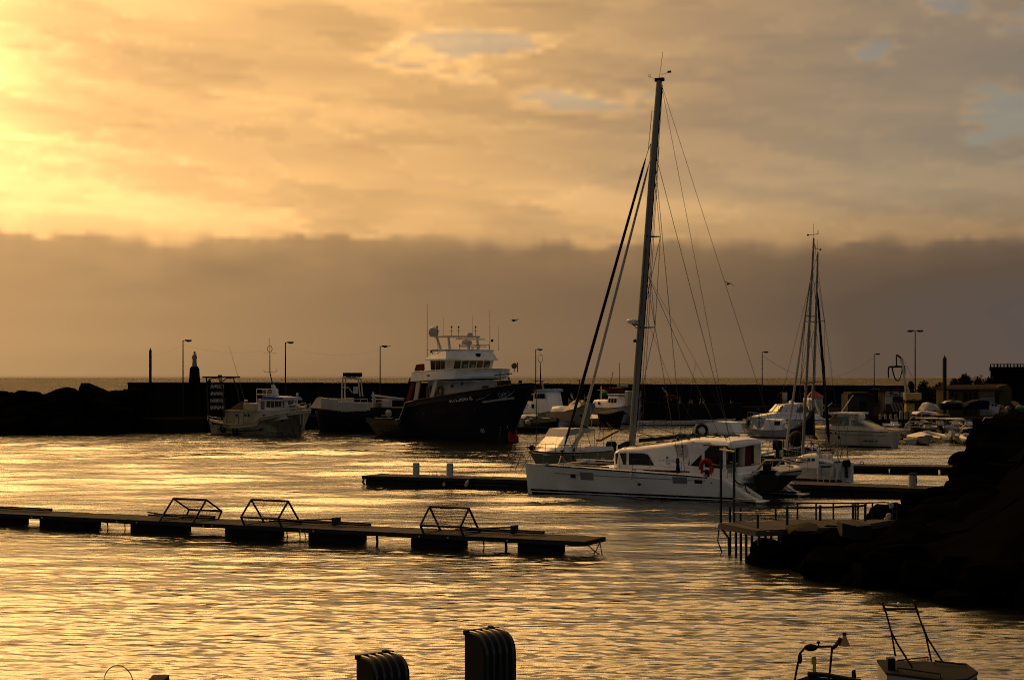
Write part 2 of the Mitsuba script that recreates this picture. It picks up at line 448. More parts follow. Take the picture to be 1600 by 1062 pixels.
    def rail(s, side, t0, t1, h, r=0.014, posts=6, n=20, inset=0.06):
        t = np.linspace(t0, t1, n)
        top = s.point(t, np.ones(n), side, -inset) + [0, 0, h]
        out = [tube(top, r, 5)]
        for q in np.linspace(t0, t1, posts):
            a = s.point(np.array([q]), np.array([1.0]), side, -inset)[0]
            out.append(tube([a, a + [0, 0, h]], r, 5))
        return out


def rail_line(pts, h, r=0.014, posts=None, mid=False, n=5):
    """A handrail h above the base points, with a post at each of them."""
    p = np.asarray(pts, float)
    out = [tube(p + [0, 0, h], r, n)]
    if mid:
        out.append(tube(p + [0, 0, h * 0.5], r * 0.8, n))
    for q in p:
        out.append(tube([q, q + [0, 0, h]], r, n))
    return out


# ------------------------------------------------------------------ the setting: water
def build_water():
    r = [10.0]
    while r[-1] < 30000:
        q = r[-1]
        step = 0.00016 * q * q / 2.6 if q < 330 else 0.06 * q
        r.append(q + np.clip(step, 0.06, None))
    r = np.array(r)
    th = np.radians(np.concatenate([np.linspace(-85, -22, 24)[:-1], np.linspace(-22, 22, 860), np.linspace(22, 85, 24)[1:]]))
    Rr, Th = np.meshgrid(r, th, indexing='ij')
    X, Y = Rr * np.sin(Th), Rr * np.cos(Th)
    dr_ = np.gradient(r)[:, None]
    dth = np.radians(44 / 859.0) * Rr
    rng = np.random.RandomState(5)
    Z = np.zeros_like(X)
    for i in range(70):
        lam = 0.22 * (2.6 / 0.22) ** (i / 69.0)
        a = rng.normal(math.radians(87), 0.15 if lam > 0.8 else 0.32)             # mostly running along the line of sight
        k = 2 * PI / lam
        amp = 0.0046 * lam ** 0.75 * (1.35 if lam < 0.5 else 0.85 if lam < 0.9 else 0.32) * rng.uniform(0.6, 1.3)
        ph = rng.uniform(0, 2 * PI)
        att = sstep(1.6, 3.6, lam / dr_) * sstep(1.6, 3.6, lam / dth)
        att = att * (np.abs(Th) < math.radians(21.9))
        wob = 0.35 * np.sin(X * 0.9 / lam + Y * 0.35 / lam + i) 
        if i % 3 == 0:                                     # the open sea beyond the breakwater runs higher
            lam2 = 5.0 * lam; Z += sstep(230, 320, Rr) * sstep(1.6, 3.6, lam2 / dr_) * 0.035 * lam2 ** 0.9 * np.sin(2 * PI / lam2 * (X * math.cos(a) + Y * math.sin(a)) + ph + wob)
        Z += att * amp * np.sin(k * (X * math.cos(a) + Y * math.sin(a)) + ph + wob * 2)
    for i in range(24):                                     # longer, lower undulations over the basin
        lam = 2.8 * (7.0 / 2.8) ** (i / 23.0)
        a, ph = rng.normal(math.radians(88), 0.22), rng.uniform(0, 2 * PI)
        amp = 0.0056 * lam * (0.16 + 0.84 * sstep(50, 120, Rr))
        Z += sstep(1.5, 3.2, lam / dr_) * sstep(400, 300, Rr) * (np.abs(Th) < math.radians(21.9)) * amp * np.sin(2 * PI / lam * (X * math.cos(a) + Y * math.sin(a)) + ph + 0.7 * np.sin(X * 0.21 + i) + 0.5 * np.sin(Y * 0.13 + 2 * i))
    v = np.stack([X, Y, Z], -1).reshape(-1, 3)
    n, m = X.shape
    idx = np.arange(n * m).reshape(n, m)
    a, b, c, d = idx[:-1, :-1].ravel(), idx[1:, :-1].ravel(), idx[1:, 1:].ravel(), idx[:-1, 1:].ravel()
    f = np.vstack([np.stack([a, c, b], 1), np.stack([a, d, c], 1)])
    rf = np.hypot(v[f].mean(1)[:, 0], v[f].mean(1)[:, 1])
    for nm, keep in (('water', rf <= 335), ('open_sea', rf > 335)):
        m = trimesh.Trimesh(v, f[keep], process=False)
        m.remove_unreferenced_vertices()
        w = np.asarray(m.vertices)
        scene[nm] = mikit.ply(m, 'mat_' + nm, smooth=True, uv=np.stack([w[:, 1], w[:, 0]], 1))
    labels['open_sea'] = {'label': 'dull brown open sea beyond the breakwater at far left', 'category': 'sea', 'kind': 'structure'}
    labels['water'] = {'label': 'rippled harbour water with golden evening reflections reaching out to the open sea', 'category': 'water', 'kind': 'structure'}


build_water()

# ------------------------------------------------------------------ breakwater, quay, shore
WA, WB = np.array([-46.0, 195.0]), np.array([78.0, 313.0])      # the wall's foot line in plan
WD = (WB - WA) / np.linalg.norm(WB - WA)
WN = np.array([WD[1], -WD[0]])                                   # towards the harbour


def on_wall(x_px, off=0.0):
    """The plan point of the line parallel to the wall (off metres in front) that stands behind image column x_px."""
    s = (x_px - 800) / F
    A = WA + WN * off
    t = (s * A[1] - A[0]) / (WD[0] - s * WD[1])
    return A + WD * t


def wall_top(p):
    t = np.dot(np.asarray(p) - WA, WD) / np.linalg.norm(WB - WA)
    return 5.80 - 1.0 * max(t, 0) ** 1.2


def build_breakwater():
    w = thing('breakwater_wall', 'long dark concrete harbour wall behind the moored boats', 'sea wall')
    n = 18
    T = np.linspace(0, 1, n + 1)
    L = np.linalg.norm(WB - WA)
    for i in range(n):                                            # cast bays with open joints
        a, b = WA + WD * L * T[i], WA + WD * L * (T[i + 1]) - WD * 0.05
        z = wall_top((a + b) / 2) - 0.28 + RES.uniform(-0.015, 0.015)
        q = [a, b, b - WN * 1.6, a - WN * 1.6]
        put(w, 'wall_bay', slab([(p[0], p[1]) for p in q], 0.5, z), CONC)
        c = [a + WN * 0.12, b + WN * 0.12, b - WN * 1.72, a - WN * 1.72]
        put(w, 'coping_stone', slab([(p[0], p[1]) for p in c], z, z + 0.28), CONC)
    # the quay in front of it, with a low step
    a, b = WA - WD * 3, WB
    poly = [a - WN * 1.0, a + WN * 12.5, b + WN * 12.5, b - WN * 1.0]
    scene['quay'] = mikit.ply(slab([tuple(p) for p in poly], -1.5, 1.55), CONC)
    labels['quay'] = {'label': 'dark concrete quay along the foot of the harbour wall', 'category': 'quay', 'kind': 'structure'}


def rock_mesh(c, size, seed, sub=2, rot=None, blocky=0.5):
    rng = np.random.RandomState(seed)
    b = trimesh.creation.box(extents=(2, 2, 2))
    for _ in range(sub):
        b = b.subdivide()
    v = np.array(b.vertices)
    s = v / (np.abs(v) ** 4).sum(1, keepdims=True) ** 0.25
    v = v * blocky + s * (1 - blocky)
    v *= 1 + 0.75 * (meshkit.fbm(v * 0.9 + seed * 3.7, 3, seed) - 0.5)[:, None] + 0.16 * (meshkit.noise(v * 3.1 + seed, seed) - 0.5)[:, None]
    a = rng.uniform(0, 2 * PI) if rot is None else rot
    tilt = rng.uniform(-0.28, 0.28, 2)
    R = trimesh.transformations.euler_matrix(tilt[0], tilt[1], a)[:3, :3]
    return trimesh.Trimesh(v * np.array(size) / 2 @ R.T + np.array(c), b.faces, process=False)


def build_rocks():
    # (x0, x1, top y) in the photograph of the blocks that make the skyline of the mound, left to right
    sky = [(-40, 8, 624), (5, 30, 615), (22, 52, 618), (48, 76, 615), (72, 126, 604), (124, 166, 597), (150, 196, 612), (192, 224, 607)]
    g = 'blocks of the rock mound at the end of the harbour wall'
    for i, (x0, x1, y) in enumerate(sky):
        Y = 190 + (i % 3) * 3
        c = px((x0 + x1) / 2, y, Y)
        wd = (x1 - x0) / F * Y * 1.12
        h = 3.2
        k = thing('mound_block', ({0: 'dark block cut off by the left edge on the skyline of the rock mound', 1: 'small sloping block near the left edge on the skyline of the rock mound', 2: 'low block, third from the left on the skyline of the rock mound', 3: 'low block left of the wide flat-topped one on the rock mound', 6: 'low block just right of the tilted wedge on the rock mound', 7: 'squared block touching the left end of the harbour wall', 5: 'tilted wedge-shaped block topping the rock mound left of the harbour wall',
                                  4: 'wide flat-topped block just left of the tilted wedge on the rock mound'}[i]), 'rock', g)
        if i == 5:
            a, b, d = px(132, 598, Y), px(124, 617, Y), px(168, 613, Y)
            pts = [p + np.array([0, dy, dz]) for p in (a, b, d) for dy in (-1.5, 2.0) for dz in (0,)] + [p + np.array([0, dy, -2.5]) for p in (b, d) for dy in (-1.5, 2.0)]
            m = hull_of(pts)
        else:
            m = rock_mesh((c[0], Y, c[2] - h / 2), (wd, 3.4, h), 100 + i, 2, RES.uniform(-0.15, 0.15), 0.75)
            m.apply_translation((0, 0, c[2] - np.asarray(m.vertices)[:, 2].max()))
        put(None, k, m, ROCK, smooth=30)
    rng = np.random.RandomState(3)
    n = 0
    for row, (Yr, zt, cnt) in enumerate(((179.5, 0.9, 15), (182.5, 2.1, 15), (185.5, 3.1, 14), (188.5, 3.9, 13))):
        for i in range(cnt):
            X = -72 + (i + rng.uniform(0.2, 0.8)) * 27.5 / cnt
            s = rng.uniform(2.2, 3.4)
            sl = np.clip((X + 72) / 12, 0.62, 1)
            k = thing('mound_block', 'dark block in the ' + ('waterline row', 'second row', 'third row', 'upper row')[row] + ' of the rock mound at far left', 'rock', 'rock mound blocks, ' + ('waterline row', 'second row', 'third row', 'upper row')[row])
            put(None, k, rock_mesh((X, Yr + rng.uniform(-0.8, 0.8), zt * sl - 0.6), (s * 1.2, s, s * 0.9), 200 + n, 2, None, 0.6), ROCK, smooth=30)
            n += 1
    # the solid core under the blocks
    core = [(-80, 181), (-44, 181), (-44, 196), (-80, 196)]
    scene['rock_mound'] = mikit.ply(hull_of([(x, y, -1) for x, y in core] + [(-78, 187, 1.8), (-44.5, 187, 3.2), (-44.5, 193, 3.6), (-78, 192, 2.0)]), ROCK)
    labels['rock_mound'] = {'label': 'dark rubble mound carrying on from the end of the harbour wall', 'category': 'rock mound', 'kind': 'structure'}


def lamp(x_px, top_px, label, double=False, off=3.0, flip=1, Y=None):
    p = on_wall(x_px, off)
    if Y is not None:
        p = np.array([(x_px - 800) / F * Y, Y])
    top = H + (HORIZON - top_px) / F * p[1]
    k = thing('street_lamp', label, 'street lamp', 'lamps along the harbour wall')
    put(k, 'pole', tube([(p[0], p[1], 1.5), (p[0], p[1], 5.0), (p[0], p[1], top)], [0.11, 0.09, 0.065], 8), DSTEEL)
    put(k, 'base', cyl((p[0], p[1], 1.5), (p[0], p[1], 2.3), 0.16, 10), DSTEEL)
    for s in ((1, -1) if double else (flip,)):
        put(k, 'arm', tube([(p[0], p[1], top - 0.02), (p[0] + s * 0.7, p[1], top + 0.03)], 0.05, 6), DSTEEL)
        head = hull_of([(p[0] + s * (0.25 + a), p[1] + b, top + c) for a, b, c in ((0, -.1, -.02), (0, .1, -.02), (0, -.1, .12), (0, .1, .12), (.75, -.2, -.1), (.75, .2, -.1), (.8, -.15, .1), (.8, .15, .1), (.35, -.18, -.18), (.35, .18, -.18))])
        put(k, 'lamp_head', head, DSTEEL)
    return np.array([p[0], p[1], top])


def build_wall_things():
    tops = {}
    tops[289] = lamp(286, 532, 'lamp post just left of the robed statue on the harbour wall')
    tops[446] = lamp(446, 535, 'lamp post behind the bow of the rusty fishing boat at left')
    tops[594] = lamp(594, 541, 'lamp post behind the crane of the low workboat, left of the dark blue ship')
    tops[837] = lamp(837, 546, 'lamp post just right of the dark blue ship\'s bow')
    tops[1191] = lamp(1191, 550, 'lamp post between the catamaran mast and the twin yacht masts')
    tops[1366] = lamp(1366, 553, 'single-arm lamp post left of the boat crane')
    lamp(1430, 517, 'tall double-headed lamp post right of the boat crane', True, 3.0, 1, 215)
    for x, y, lab, r in ((235, 544, 'plain pointed post standing on the left end of the harbour wall', 0.17), (1476, 556, 'thick bare pole right of the double-headed lamp', 0.26)):
        p = on_wall(x, -0.8) if x < 800 else np.array([(x - 800) / F * 205, 205])
        z1 = H + (HORIZON - y) / F * p[1]
        z0 = wall_top(p) - 0.05 if x < 800 else 1.5
        k = thing('post', lab, 'post')
        put(k, 'shaft', cyl((p[0], p[1], z0), (p[0], p[1], z1 - 0.35), r, 10), DSTEEL)
        put(k, 'cap', lathe([(0, 0.5), (r * 0.5, 0.2), (r * 1.15, 0.0), (0, 0)][::-1], (p[0], p[1], z1 - 0.35), 10), DSTEEL)
    p = px(235, 549, on_wall(235, -0.8)[1])
    for a, b, sag, lab in ((p, tops[289], 0.25, 'thin cable from the pointed post to the first lamp at left'), (tops[289], tops[446], 0.9, 'thin cable sagging between the two left lamps, above the statue'),
                           (tops[446], tops[594], 0.9, 'thin cable sagging between the lamps left of the dark blue ship'), (tops[1191], tops[1366], 4.0, 'cable sagging behind the twin yacht masts')):
        k = thing('overhead_cable', lab, 'cable')
        put(None, k, tube(arc(a - [0, 0, .5], b - [0, 0, .5], sag, 16), 0.006 if sag < 2 else 0.022, 4), WIRE)
    # statue of a robed figure holding a child, on a plinth
    q = on_wall(304, -0.8)
    z0 = wall_top(q)
    k = thing('statue', 'robed stone figure holding a child, standing on a tapered plinth on the harbour wall', 'statue')
    u = q[1] / F
    put(k, 'plinth', hull_of([(q[0] + sx * u * w, q[1] + sy * 0.6, z0 + h) for sx in (-1, 1) for sy in (-1, 1) for w, h in ((7.4, -0.1), (6.6, 1.2), (5.8, 1.75), (3.6, 2.02))]), CONC)
    put(k, 'robed_figure', lathe([(0, 0), (.30, 0), (.31, .25), (.26, .8), (.27, 1.1), (.30, 1.3), (.22, 1.48), (.09, 1.55), (.085, 1.6), (.13, 1.7), (.145, 1.8), (.11, 1.9), (0, 1.95)], (q[0], q[1], z0 + 1.98), 14), STONE)
    fig = [tube([(q[0] + .18, q[1] - .1, z0 + 3.30), (q[0] + .30, q[1] - .24, z0 + 3.02), (q[0] + .12, q[1] - .3, z0 + 2.95)], [.09, .08, .06], 8), tube([(q[0] - .2, q[1] - .1, z0 + 3.3), (q[0] - .24, q[1] - .24, z0 + 3.0), (q[0] + .1, q[1] - .32, z0 + 2.9)], [.09, .08, .06], 8)]
    put(k, 'arm', fig[0], STONE); put(k, 'arm', fig[1], STONE)
    put(k, 'child', [lathe([(0, 0), (.11, .02), (.13, .25), (.06, .4), (.05, .42), (.09, .5), (.06, .6), (0, .62)], (q[0] + .22, q[1] - .22, z0 + 3.0), 10)], STONE)
    q = on_wall(327, -0.6)
    k = thing('stone_finial', 'small dark stone stump on the harbour wall right of the statue', 'stump')
    put(None, k, lathe([(0, 0), (.22, 0), (.2, .25), (.12, .33), (.13, .42), (.07, .5), (0, .52)], (q[0], q[1], wall_top(q) - 0.05), 10), CONC)
    # dry grass on the coping behind the workboat
    rng = np.random.RandomState(4)
    bl = []
    for i in range(60):
        x = rng.uniform(562, 592)
        q = on_wall(x, -1.2)
        h = rng.uniform(0.2, 0.6) * (1.0 if 566 < x < 590 else 0.5)
        b = np.array([q[0], q[1], wall_top(q) - 0.3])
        l = rng.normal(0, 0.18, 2)
        bl.append(tube([b, b + [l[0] * .4, l[1] * .4, .3 + h * .6], b + [l[0], l[1], .3 + h]], [.014, .01, .004], 3))
    k = thing('dry_grass', 'tuft of dry grass growing on top of the harbour wall behind the workboat crane', 'grass', kind='stuff')
    put(None, k, bl, LEAF)


def shore_line():
    pts = [(9.0, 57.6), (9.6, 55.6), (10.3, 50.6), (11.8, 46.8), (14.4, 43.8), (22.0, 39.0), (60, 34), (95, 60), (120, 240), (58, 250), (50.5, 182), (45.5, 160), (45.0, 150), (41.5, 136), (34.0, 113), (27.5, 95), (24.2, 86), (19.8, 77.5), (17.6, 73), (15.0, 66), (12.0, 61.0), (9.8, 58.8)]
    return sg.Polygon(pts)


def build_shore():
    poly = shore_line()
    step = 0.75
    xs, ys = np.arange(5, 96, step), np.arange(34, 176, step)
    X, Y = np.meshgrid(xs, ys, indexing='ij')
    import shapely
    P = shapely.points(X.ravel(), Y.ravel())
    d = shapely.distance(P, poly.exterior).reshape(X.shape)
    inside = shapely.contains(poly, P).reshape(X.shape)
    d = np.where(inside, d, -d)
    q = np.stack([X * 0.45, Y * 0.45, X * 0 + 2], -1)
    rough = meshkit.fbm(q, 4, 5) - 0.5
    vor = meshkit.noise(np.stack([X * 0.75, Y * 0.75, X * 0], -1), 9) - 0.5 + 0.8 * np.abs(meshkit.noise(np.stack([X * 1.3, Y * 1.3, X * 0 + 5], -1), 19) - 0.5)
    nearlow = sstep(75, 62, Y)
    e = X - (0.30 * Y - 1.2)                                   # the embankment's inland edge
    top = 0.75 + 2.2 * sstep(0.0, 4.5, e) + 0.8 * sstep(4, 12, e)
    Z = -0.9 + (top + 0.9) * sstep(-1.6, 5.0 - 1.5 * nearlow, d) + (rough * 1.5 + vor * 1.5) * sstep(-1.5, 1.5, d) * np.clip(1.0 - d / 20, 0.5, 1) * 0.8
    keep = d > -3.5
    n, m = X.shape
    idx = np.arange(n * m).reshape(n, m)
    a, b, c, e = idx[:-1, :-1], idx[1:, :-1], idx[1:, 1:], idx[:-1, 1:]
    ok = (keep[:-1, :-1] & keep[1:, :-1] & keep[1:, 1:] & keep[:-1, 1:]).ravel()
    f = np.vstack([np.stack([a.ravel(), b.ravel(), c.ravel()], 1)[ok], np.stack([a.ravel(), c.ravel(), e.ravel()], 1)[ok]])
    mesh = trimesh.Trimesh(np.stack([X, Y, Z], -1).reshape(-1, 3), f, process=False)
    mesh.remove_unreferenced_vertices()
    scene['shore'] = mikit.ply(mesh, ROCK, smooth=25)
    labels['shore'] = {'label': 'dark lava shore along the right side of the harbour', 'category': 'shore', 'kind': 'structure'}
    rng = np.random.RandomState(21)
    ext = poly.exterior
    s0 = ext.project(sg.Point(22, 38))
    total = ext.length
    # boulders along the edge, denser at the jetty
    n = 0
    marks = list(np.linspace(0, ext.project(sg.Point(22.0, 39.0)), 34)) + list(np.linspace(ext.project(sg.Point(45.5, 160)), total, 44))
    for s in marks:
        p = ext.interpolate(s)
        far = p.y
        if p.y > 170:
            continue
        for k2 in range(2):
            r = rng.uniform(0.45, 1.25) * (1 + (far - 45) / 160)
            off = rng.normal(0, 0.8, 2)
            X0, Y0 = p.x + 0.5 + off[0] + 0.6 * k2, p.y + off[1]
            z = rng.uniform(-0.2, 0.35) + 0.55 * k2
            z_ = 0 if p.y < 47.5 else 1 if p.y < 56.5 and p.x < 12 else 2 if p.y < 68 else 3 if p.y < 100 else 4
            k = thing('shore_boulder', ('dark wet boulder along the near shore at the right edge', 'dark wet boulder at the water edge in front of the jetty', 'dark boulder under or beside the jetty deck', 'dark boulder on the bank beside the middle pontoon', 'dark boulder on the bank by the far pontoon')[z_], 'rock', ('boulders at the near right shore', 'boulders in front of the jetty', 'boulders beside the jetty', 'boulders by the middle pontoon', 'boulders by the far pontoon')[z_])
            put(None, k, rock_mesh((X0, Y0, z), (r * 1.5, r * 1.2, r * .8), 500 + n, 2, None, 0.12), ROCK, smooth=30)
            n += 1
    # bigger outcrops that shape the skyline on the right
    for (x, y, Y, w, h, lab) in ((1535, 703, 108, 3.2, 3.0, 'low outcrop of dark rock where the far pontoon meets the right shore'), (1562, 690, 104, 3.6, 3.4, 'dark rock outcrop at the right edge above the far pontoon'),
                                 (1590, 655, 122, 6.0, 4.0, 'broad dark outcrop at the far right under the pile of covered gear'), (1563, 652, 128, 4.5, 4.0, 'squared dark outcrop left of the broad one at the far right'),
                                 (1520, 748, 88, 3.0, 2.6, 'dark rock outcrop where the middle pontoon meets the right shore'), (1480, 772, 80, 3.4, 2.4, 'rounded dark rock outcrop right of the jetty railing'),
                                 (1430, 788, 72, 3.0, 2.2, 'dark boulder heap behind the right end of the jetty'), (1400, 799, 68, 1.6, 1.4, 'dark humped rock at the right end of the jetty deck'),
                                 (1580, 712, 92, 7.0, 4.0, 'large dark outcrop at the right edge beside the pontoons')):
        c = px(x, y, Y)
        k = thing('rock_outcrop', lab, 'rock')
        m = rock_mesh((c[0], Y, c[2] - h / 2), (w, w * 0.9, h), 900 + int(x), 3, None, 0.4)
        m.apply_translation((0, 0, c[2] - np.asarray(m.vertices)[:, 2].max()))
        put(None, k, m, ROCK, smooth=30)
    # the hard standing on the far right
    yard = [(57, 186), (52, 196), (46, 206), (40, 250), (90, 300), (150, 300), (150, 165), (60, 166)]
    scene['boatyard'] = mikit.ply(slab(yard, -1.5, 1.5), CONC)
    labels['boatyard'] = {'label': 'dark hard standing behind the small boats at right', 'category': 'boatyard', 'kind': 'structure'}


build_breakwater()
build_rocks()
build_wall_things()
build_shore()

# ------------------------------------------------------------------ boat-building helpers


def loft(secs, cap=True):
    """Rings of equal length, one after the other, closed at both ends."""
    r = np.array(secs, float)
    k, n = r.shape[:2]
    v = r.reshape(-1, 3)
    f = []
    for i in range(k - 1):
        for j in range(n):
            a, b = i * n + j, i * n + (j + 1) % n
            f += [[a, b, b + n], [a, b + n, a + n]]
    if cap:
        for j in range(1, n - 1):
            f += [[0, j + 1, j], [(k - 1) * n, (k - 1) * n + j, (k - 1) * n + j + 1]]
    m = trimesh.Trimesh(v, f, process=False)
    trimesh.repair.fix_normals(m)
    return m


def house(stations):
    """A rounded deckhouse: stations of (x, half width, base z, top z, crown)."""
    secs = []
    for x, w, zb, zt, c in stations:
        secs.append([(x, -w, zb), (x, -w * 0.97, zt - 0.22), (x, -w * 0.90, zt - 0.05), (x, -w * 0.70, zt + c * 0.5), (x, 0, zt + c), (x, w * 0.70, zt + c * 0.5), (x, w * 0.90, zt - 0.05), (x, w * 0.97, zt - 0.22), (x, w, zb)])
    return loft(secs)


def plate(pts, t=0.03):
    """A flat convex plate through the points, thickness t along its normal."""
    p = np.asarray(pts, float)
    n = np.cross(p[1] - p[0], p[2] - p[1]); n /= np.linalg.norm(n)
    k = len(p)
    v = np.vstack([p - n * t / 2, p + n * t / 2])
    f = []
    for j in range(1, k - 1):
        f += [[0, j + 1, j], [k, k + j, k + j + 1]]
    for i in range(k):
        j = (i + 1) % k
        f += [[i, j, j + k], [i, j + k, i + k]]
    return trimesh.Trimesh(v, f, process=False)


def pane_frame(pts, w=0.05, t=0.05):
    p = [np.asarray(q, float) for q in pts]
    return tubes([[p[i], p[(i + 1) % len(p)]] for i in range(len(p))], w, 4)


def lettering(text, height, origin, right, up, depth=0.01, bold=False):
    m = meshkit.text_mesh(text, height, depth, bold)
    r, u = np.asarray(right, float), np.asarray(up, float)
    r /= np.linalg.norm(r); u = u - r * (u @ r); u /= np.linalg.norm(u)
    n = np.cross(r, u)
    v = np.asarray(m.vertices)
    return trimesh.Trimesh(np.asarray(origin) + v[:, :1] * r + v[:, 1:2] * u + v[:, 2:] * n, m.faces, process=False)


def tyre(c, R=0.35, r=0.1, axis=(0, 1, 0)):
    return torus(c, R, r, axis, 16, 7)


def fender(c, h=0.6, r=0.12):
    return lathe([(0, 0), (r * .6, .02), (r, .12), (r, h - .12), (r * .6, h - .02), (r * .2, h), (0, h + .08)], c, 10)


# ------------------------------------------------------------------ the catamaran
def build_catamaran():
    M = frame(14.17, 83.96, 0, 149.11)
    k = thing('catamaran', 'large white sailing catamaran with a tall bare mast moored right of centre', 'catamaran')
    prof = np.array([(0, 0.10), (0.35, 0.16), (1.9, 1.14), (2.3, 1.24), (4.3, 1.34), (10, 1.53), (13.9, 1.62)])
    for s, nm in ((1, 'near'), (-1, 'far')):
        h = Hull(13.9, 1.42, 1.3, 1.4, 1.6, draft=0.5, rake=0.018, transom=0.94, full=0.52, flare=0.06, bowpow=1.9, ns=60, nv=12)
        h.sheer = lambda t: np.interp(np.asarray(t) * 13.9, prof[:, 0], prof[:, 1])
        off = np.eye(4); off[1, 3] = 2.95 * s
        Mh = M @ off
        hl = put(k, 'hull', h.shell(0.05), HULLW, Mh, 30)
        put(hl, 'boot_stripe', [h.band(q, 0.004, 0.985, 0.13, 0.235, 0.012, 60, True) for q in (1, -1)], BLACK, Mh)
        put(hl, 'antifouling', [h.band(q, 0.0, 0.98, -0.2, 0.075, 0.014, 60, True) for q in (1, -1)], BLACK, Mh)
        put(hl, 'rubbing_strake', [h.band(q, 0.19, 0.90, lambda t: h.sheer(t) - 0.075, lambda t: h.sheer(t) - 0.02, 0.035, 60, True) for q in (1, -1)], RUBBER, Mh)
        put(hl, 'coach_line', [h.band(q, 0.20, 0.86, lambda t: 0.978 + 0.012 * t * 14, lambda t: 1.022 + 0.012 * t * 14, 0.006, 50, True) for q in (1, -1)], DMAST, Mh)
        # steps moulded in the stern
        st = []
        for i in range(4):
            st.append(box(0.25 + i * 0.42, 0.25 + i * 0.42 + 0.44, -0.46, 0.46, 0.0, 0.20 + i * 0.245, 0.03))
        put(hl, 'stern_steps', st, WHITE, Mh, 30)
        put(hl, 'swim_platform', box(-0.28, 0.30, -0.55, 0.55, 0.02, 0.10, 0.03), WHITE, Mh)
        for sd in (1, -1):
            put(hl, 'stern_coaming', [prism([(0.2, 0.12), (1.95, 1.14), (2.3, 1.22), (2.3, 1.34), (1.9, 1.27), (0.15, 0.24)], sd * 0.60 - 0.045, sd * 0.60 + 0.045)], WHITE, Mh)
        if s == 1:
            def rect(x0, x1, z0, z1, out):
                f = lambda x, z: h.point(np.array([x / 13.9]), h.z2v(np.array([x / 13.9]), np.array([z])), 1, out)[0]
                return plate([f(x1, z0), f(x0, z0), f(x0, z1), f(x1, z1)], 0.02)
            for (x0, x1, z0, z1) in ((9.38, 10.2, 0.86, 1.26), (3.8, 4.62, 0.86, 1.2)):
                put(hl, 'hull_window', rect(x0, x1, z0, z1, 0.008), DMAST, Mh)
            for (x0, x1, z0, z1) in ((10.52, 10.86, 0.93, 1.12), (2.95, 3.38, 0.90, 1.09)):
                w = put(hl, 'porthole', rect(x0, x1, z0, z1, 0.012), GLASS, Mh)
            put(hl, 'through_hull_fitting', [ball(h.point(np.array([6.6 / 13.9]), h.z2v(np.array([6.6 / 13.9]), np.array([0.74])), 1)[0], 0.075, 1, (1.6, .6, 1)), ball(h.point(np.array([2.45 / 13.9]), h.z2v(np.array([2.45 / 13.9]), np.array([0.95])), 1)[0], 0.04, 1)], DSTEEL, Mh)
    # bridge deck between the hulls, forward beam and nets
    put(k, 'bridge_deck', loft([[(x, -2.6, 1.36), (x, -2.6, z), (x, -1.4, z - .06), (x, 1.4, z - .06), (x, 2.6, z), (x, 2.6, 1.36)] for x, z in ((1.2, .95), (1.6, .72), (8.6, .72), (9.7, .95), (9.9, 1.25))]), WHITE, M)
    put(k, 'foredeck', slab([(8.6, -2.55), (10.0, -2.4), (10.0, 2.4), (8.6, 2.55)], 1.36, 1.50), WHITE, M)
    put(k, 'crossbeam', [cyl((13.15, -2.9, 1.42), (13.15, 2.9, 1.42), 0.10, 10)], ALU, M)
    put(k, 'bowsprit_strut', [cyl((13.15, 0, 1.42), (10.0, 0, 1.35), 0.07, 8), tube([(13.15, -.5, 1.45), (13.25, 0, 1.95), (13.15, .5, 1.45)], .03, 6)], ALU, M)
    net = []
    for y in np.linspace(-2.3, 2.3, 20):
        net.append([(10.0, y, 1.42), (13.1, y, 1.40)])
    for x in np.linspace(10.1, 13.1, 14):
        net.append([(x, -2.35, 1.41), (x, 2.35, 1.41)])
    put(k, 'trampoline', tubes(net, 0.008, 4), RUBBER, M)
    # coachroof
    roof = house([(9.12, 1.35, 1.45, 2.10, .02), (9.02, 1.72, 1.45, 2.38, .03), (8.6, 2.02, 1.45, 2.52, .06), (7.4, 2.18, 1.45, 2.60, .10), (6.0, 2.26, 1.45, 2.79, .12), (4.9, 2.33, 1.45, 2.98, .12), (4.15, 2.36, 1.45, 3.12, .10), (4.0, 2.36, 1.45, 3.12, .10)])
    cr = put(k, 'coachroof', roof, WHITE, M, 40)
    for s in (1, -1):
        y = lambda x: s * (np.interp(x, [4, 6, 7.4, 8.6, 9.0], [2.36, 2.26, 2.18, 2.02, 1.75]) + 0.005)
        put(cr, 'saloon_window', [plate([(a, y(a), z0), (b, y(b), z1), (b, y(b), z2), (a, y(a), z3)][::s], 0.03) for a, b, z0, z1, z2, z3 in ((8.1, 8.85, 1.66, 1.66, 2.26, 2.29),)], GLASS, M)
        put(cr, 'saloon_window', plate([(6.35, y(6.35), 1.68), (7.9, y(7.9), 1.66), (7.9, y(7.9), 2.31), (7.0, y(7.0), 2.31), (6.72, y(6.72), 2.24)][::s], 0.03), GLASS, M)
    put(cr, 'front_window', [plate([(9.115, a, 1.68), (9.115, b, 1.68), (9.06, b, 2.22), (9.06, a, 2.22)], 0.03) for a, b in ((-1.2, -.42), (-.38, .38), (.42, 1.2))], GLASS, M)
    [put(cr, 'grab_rail', tube([(8.4, s * 1.72, 2.52), (8.2, s * 1.72, 2.60), (5.6, s * 1.85, 2.95), (5.4, s * 1.85, 2.9)], .018, 6), STEEL, M) for s in (1, -1)]
    put(cr, 'deck_hatch', [box(7.7, 8.2, s * .9 - .3, s * .9 + .3, 2.60, 2.70, .03) for s in (1, -1)] + [box(6.2, 6.7, s * 1.0 - .3, s * 1.0 + .3, 2.84, 2.93, .03) for s in (1, -1)], GLASS, M)
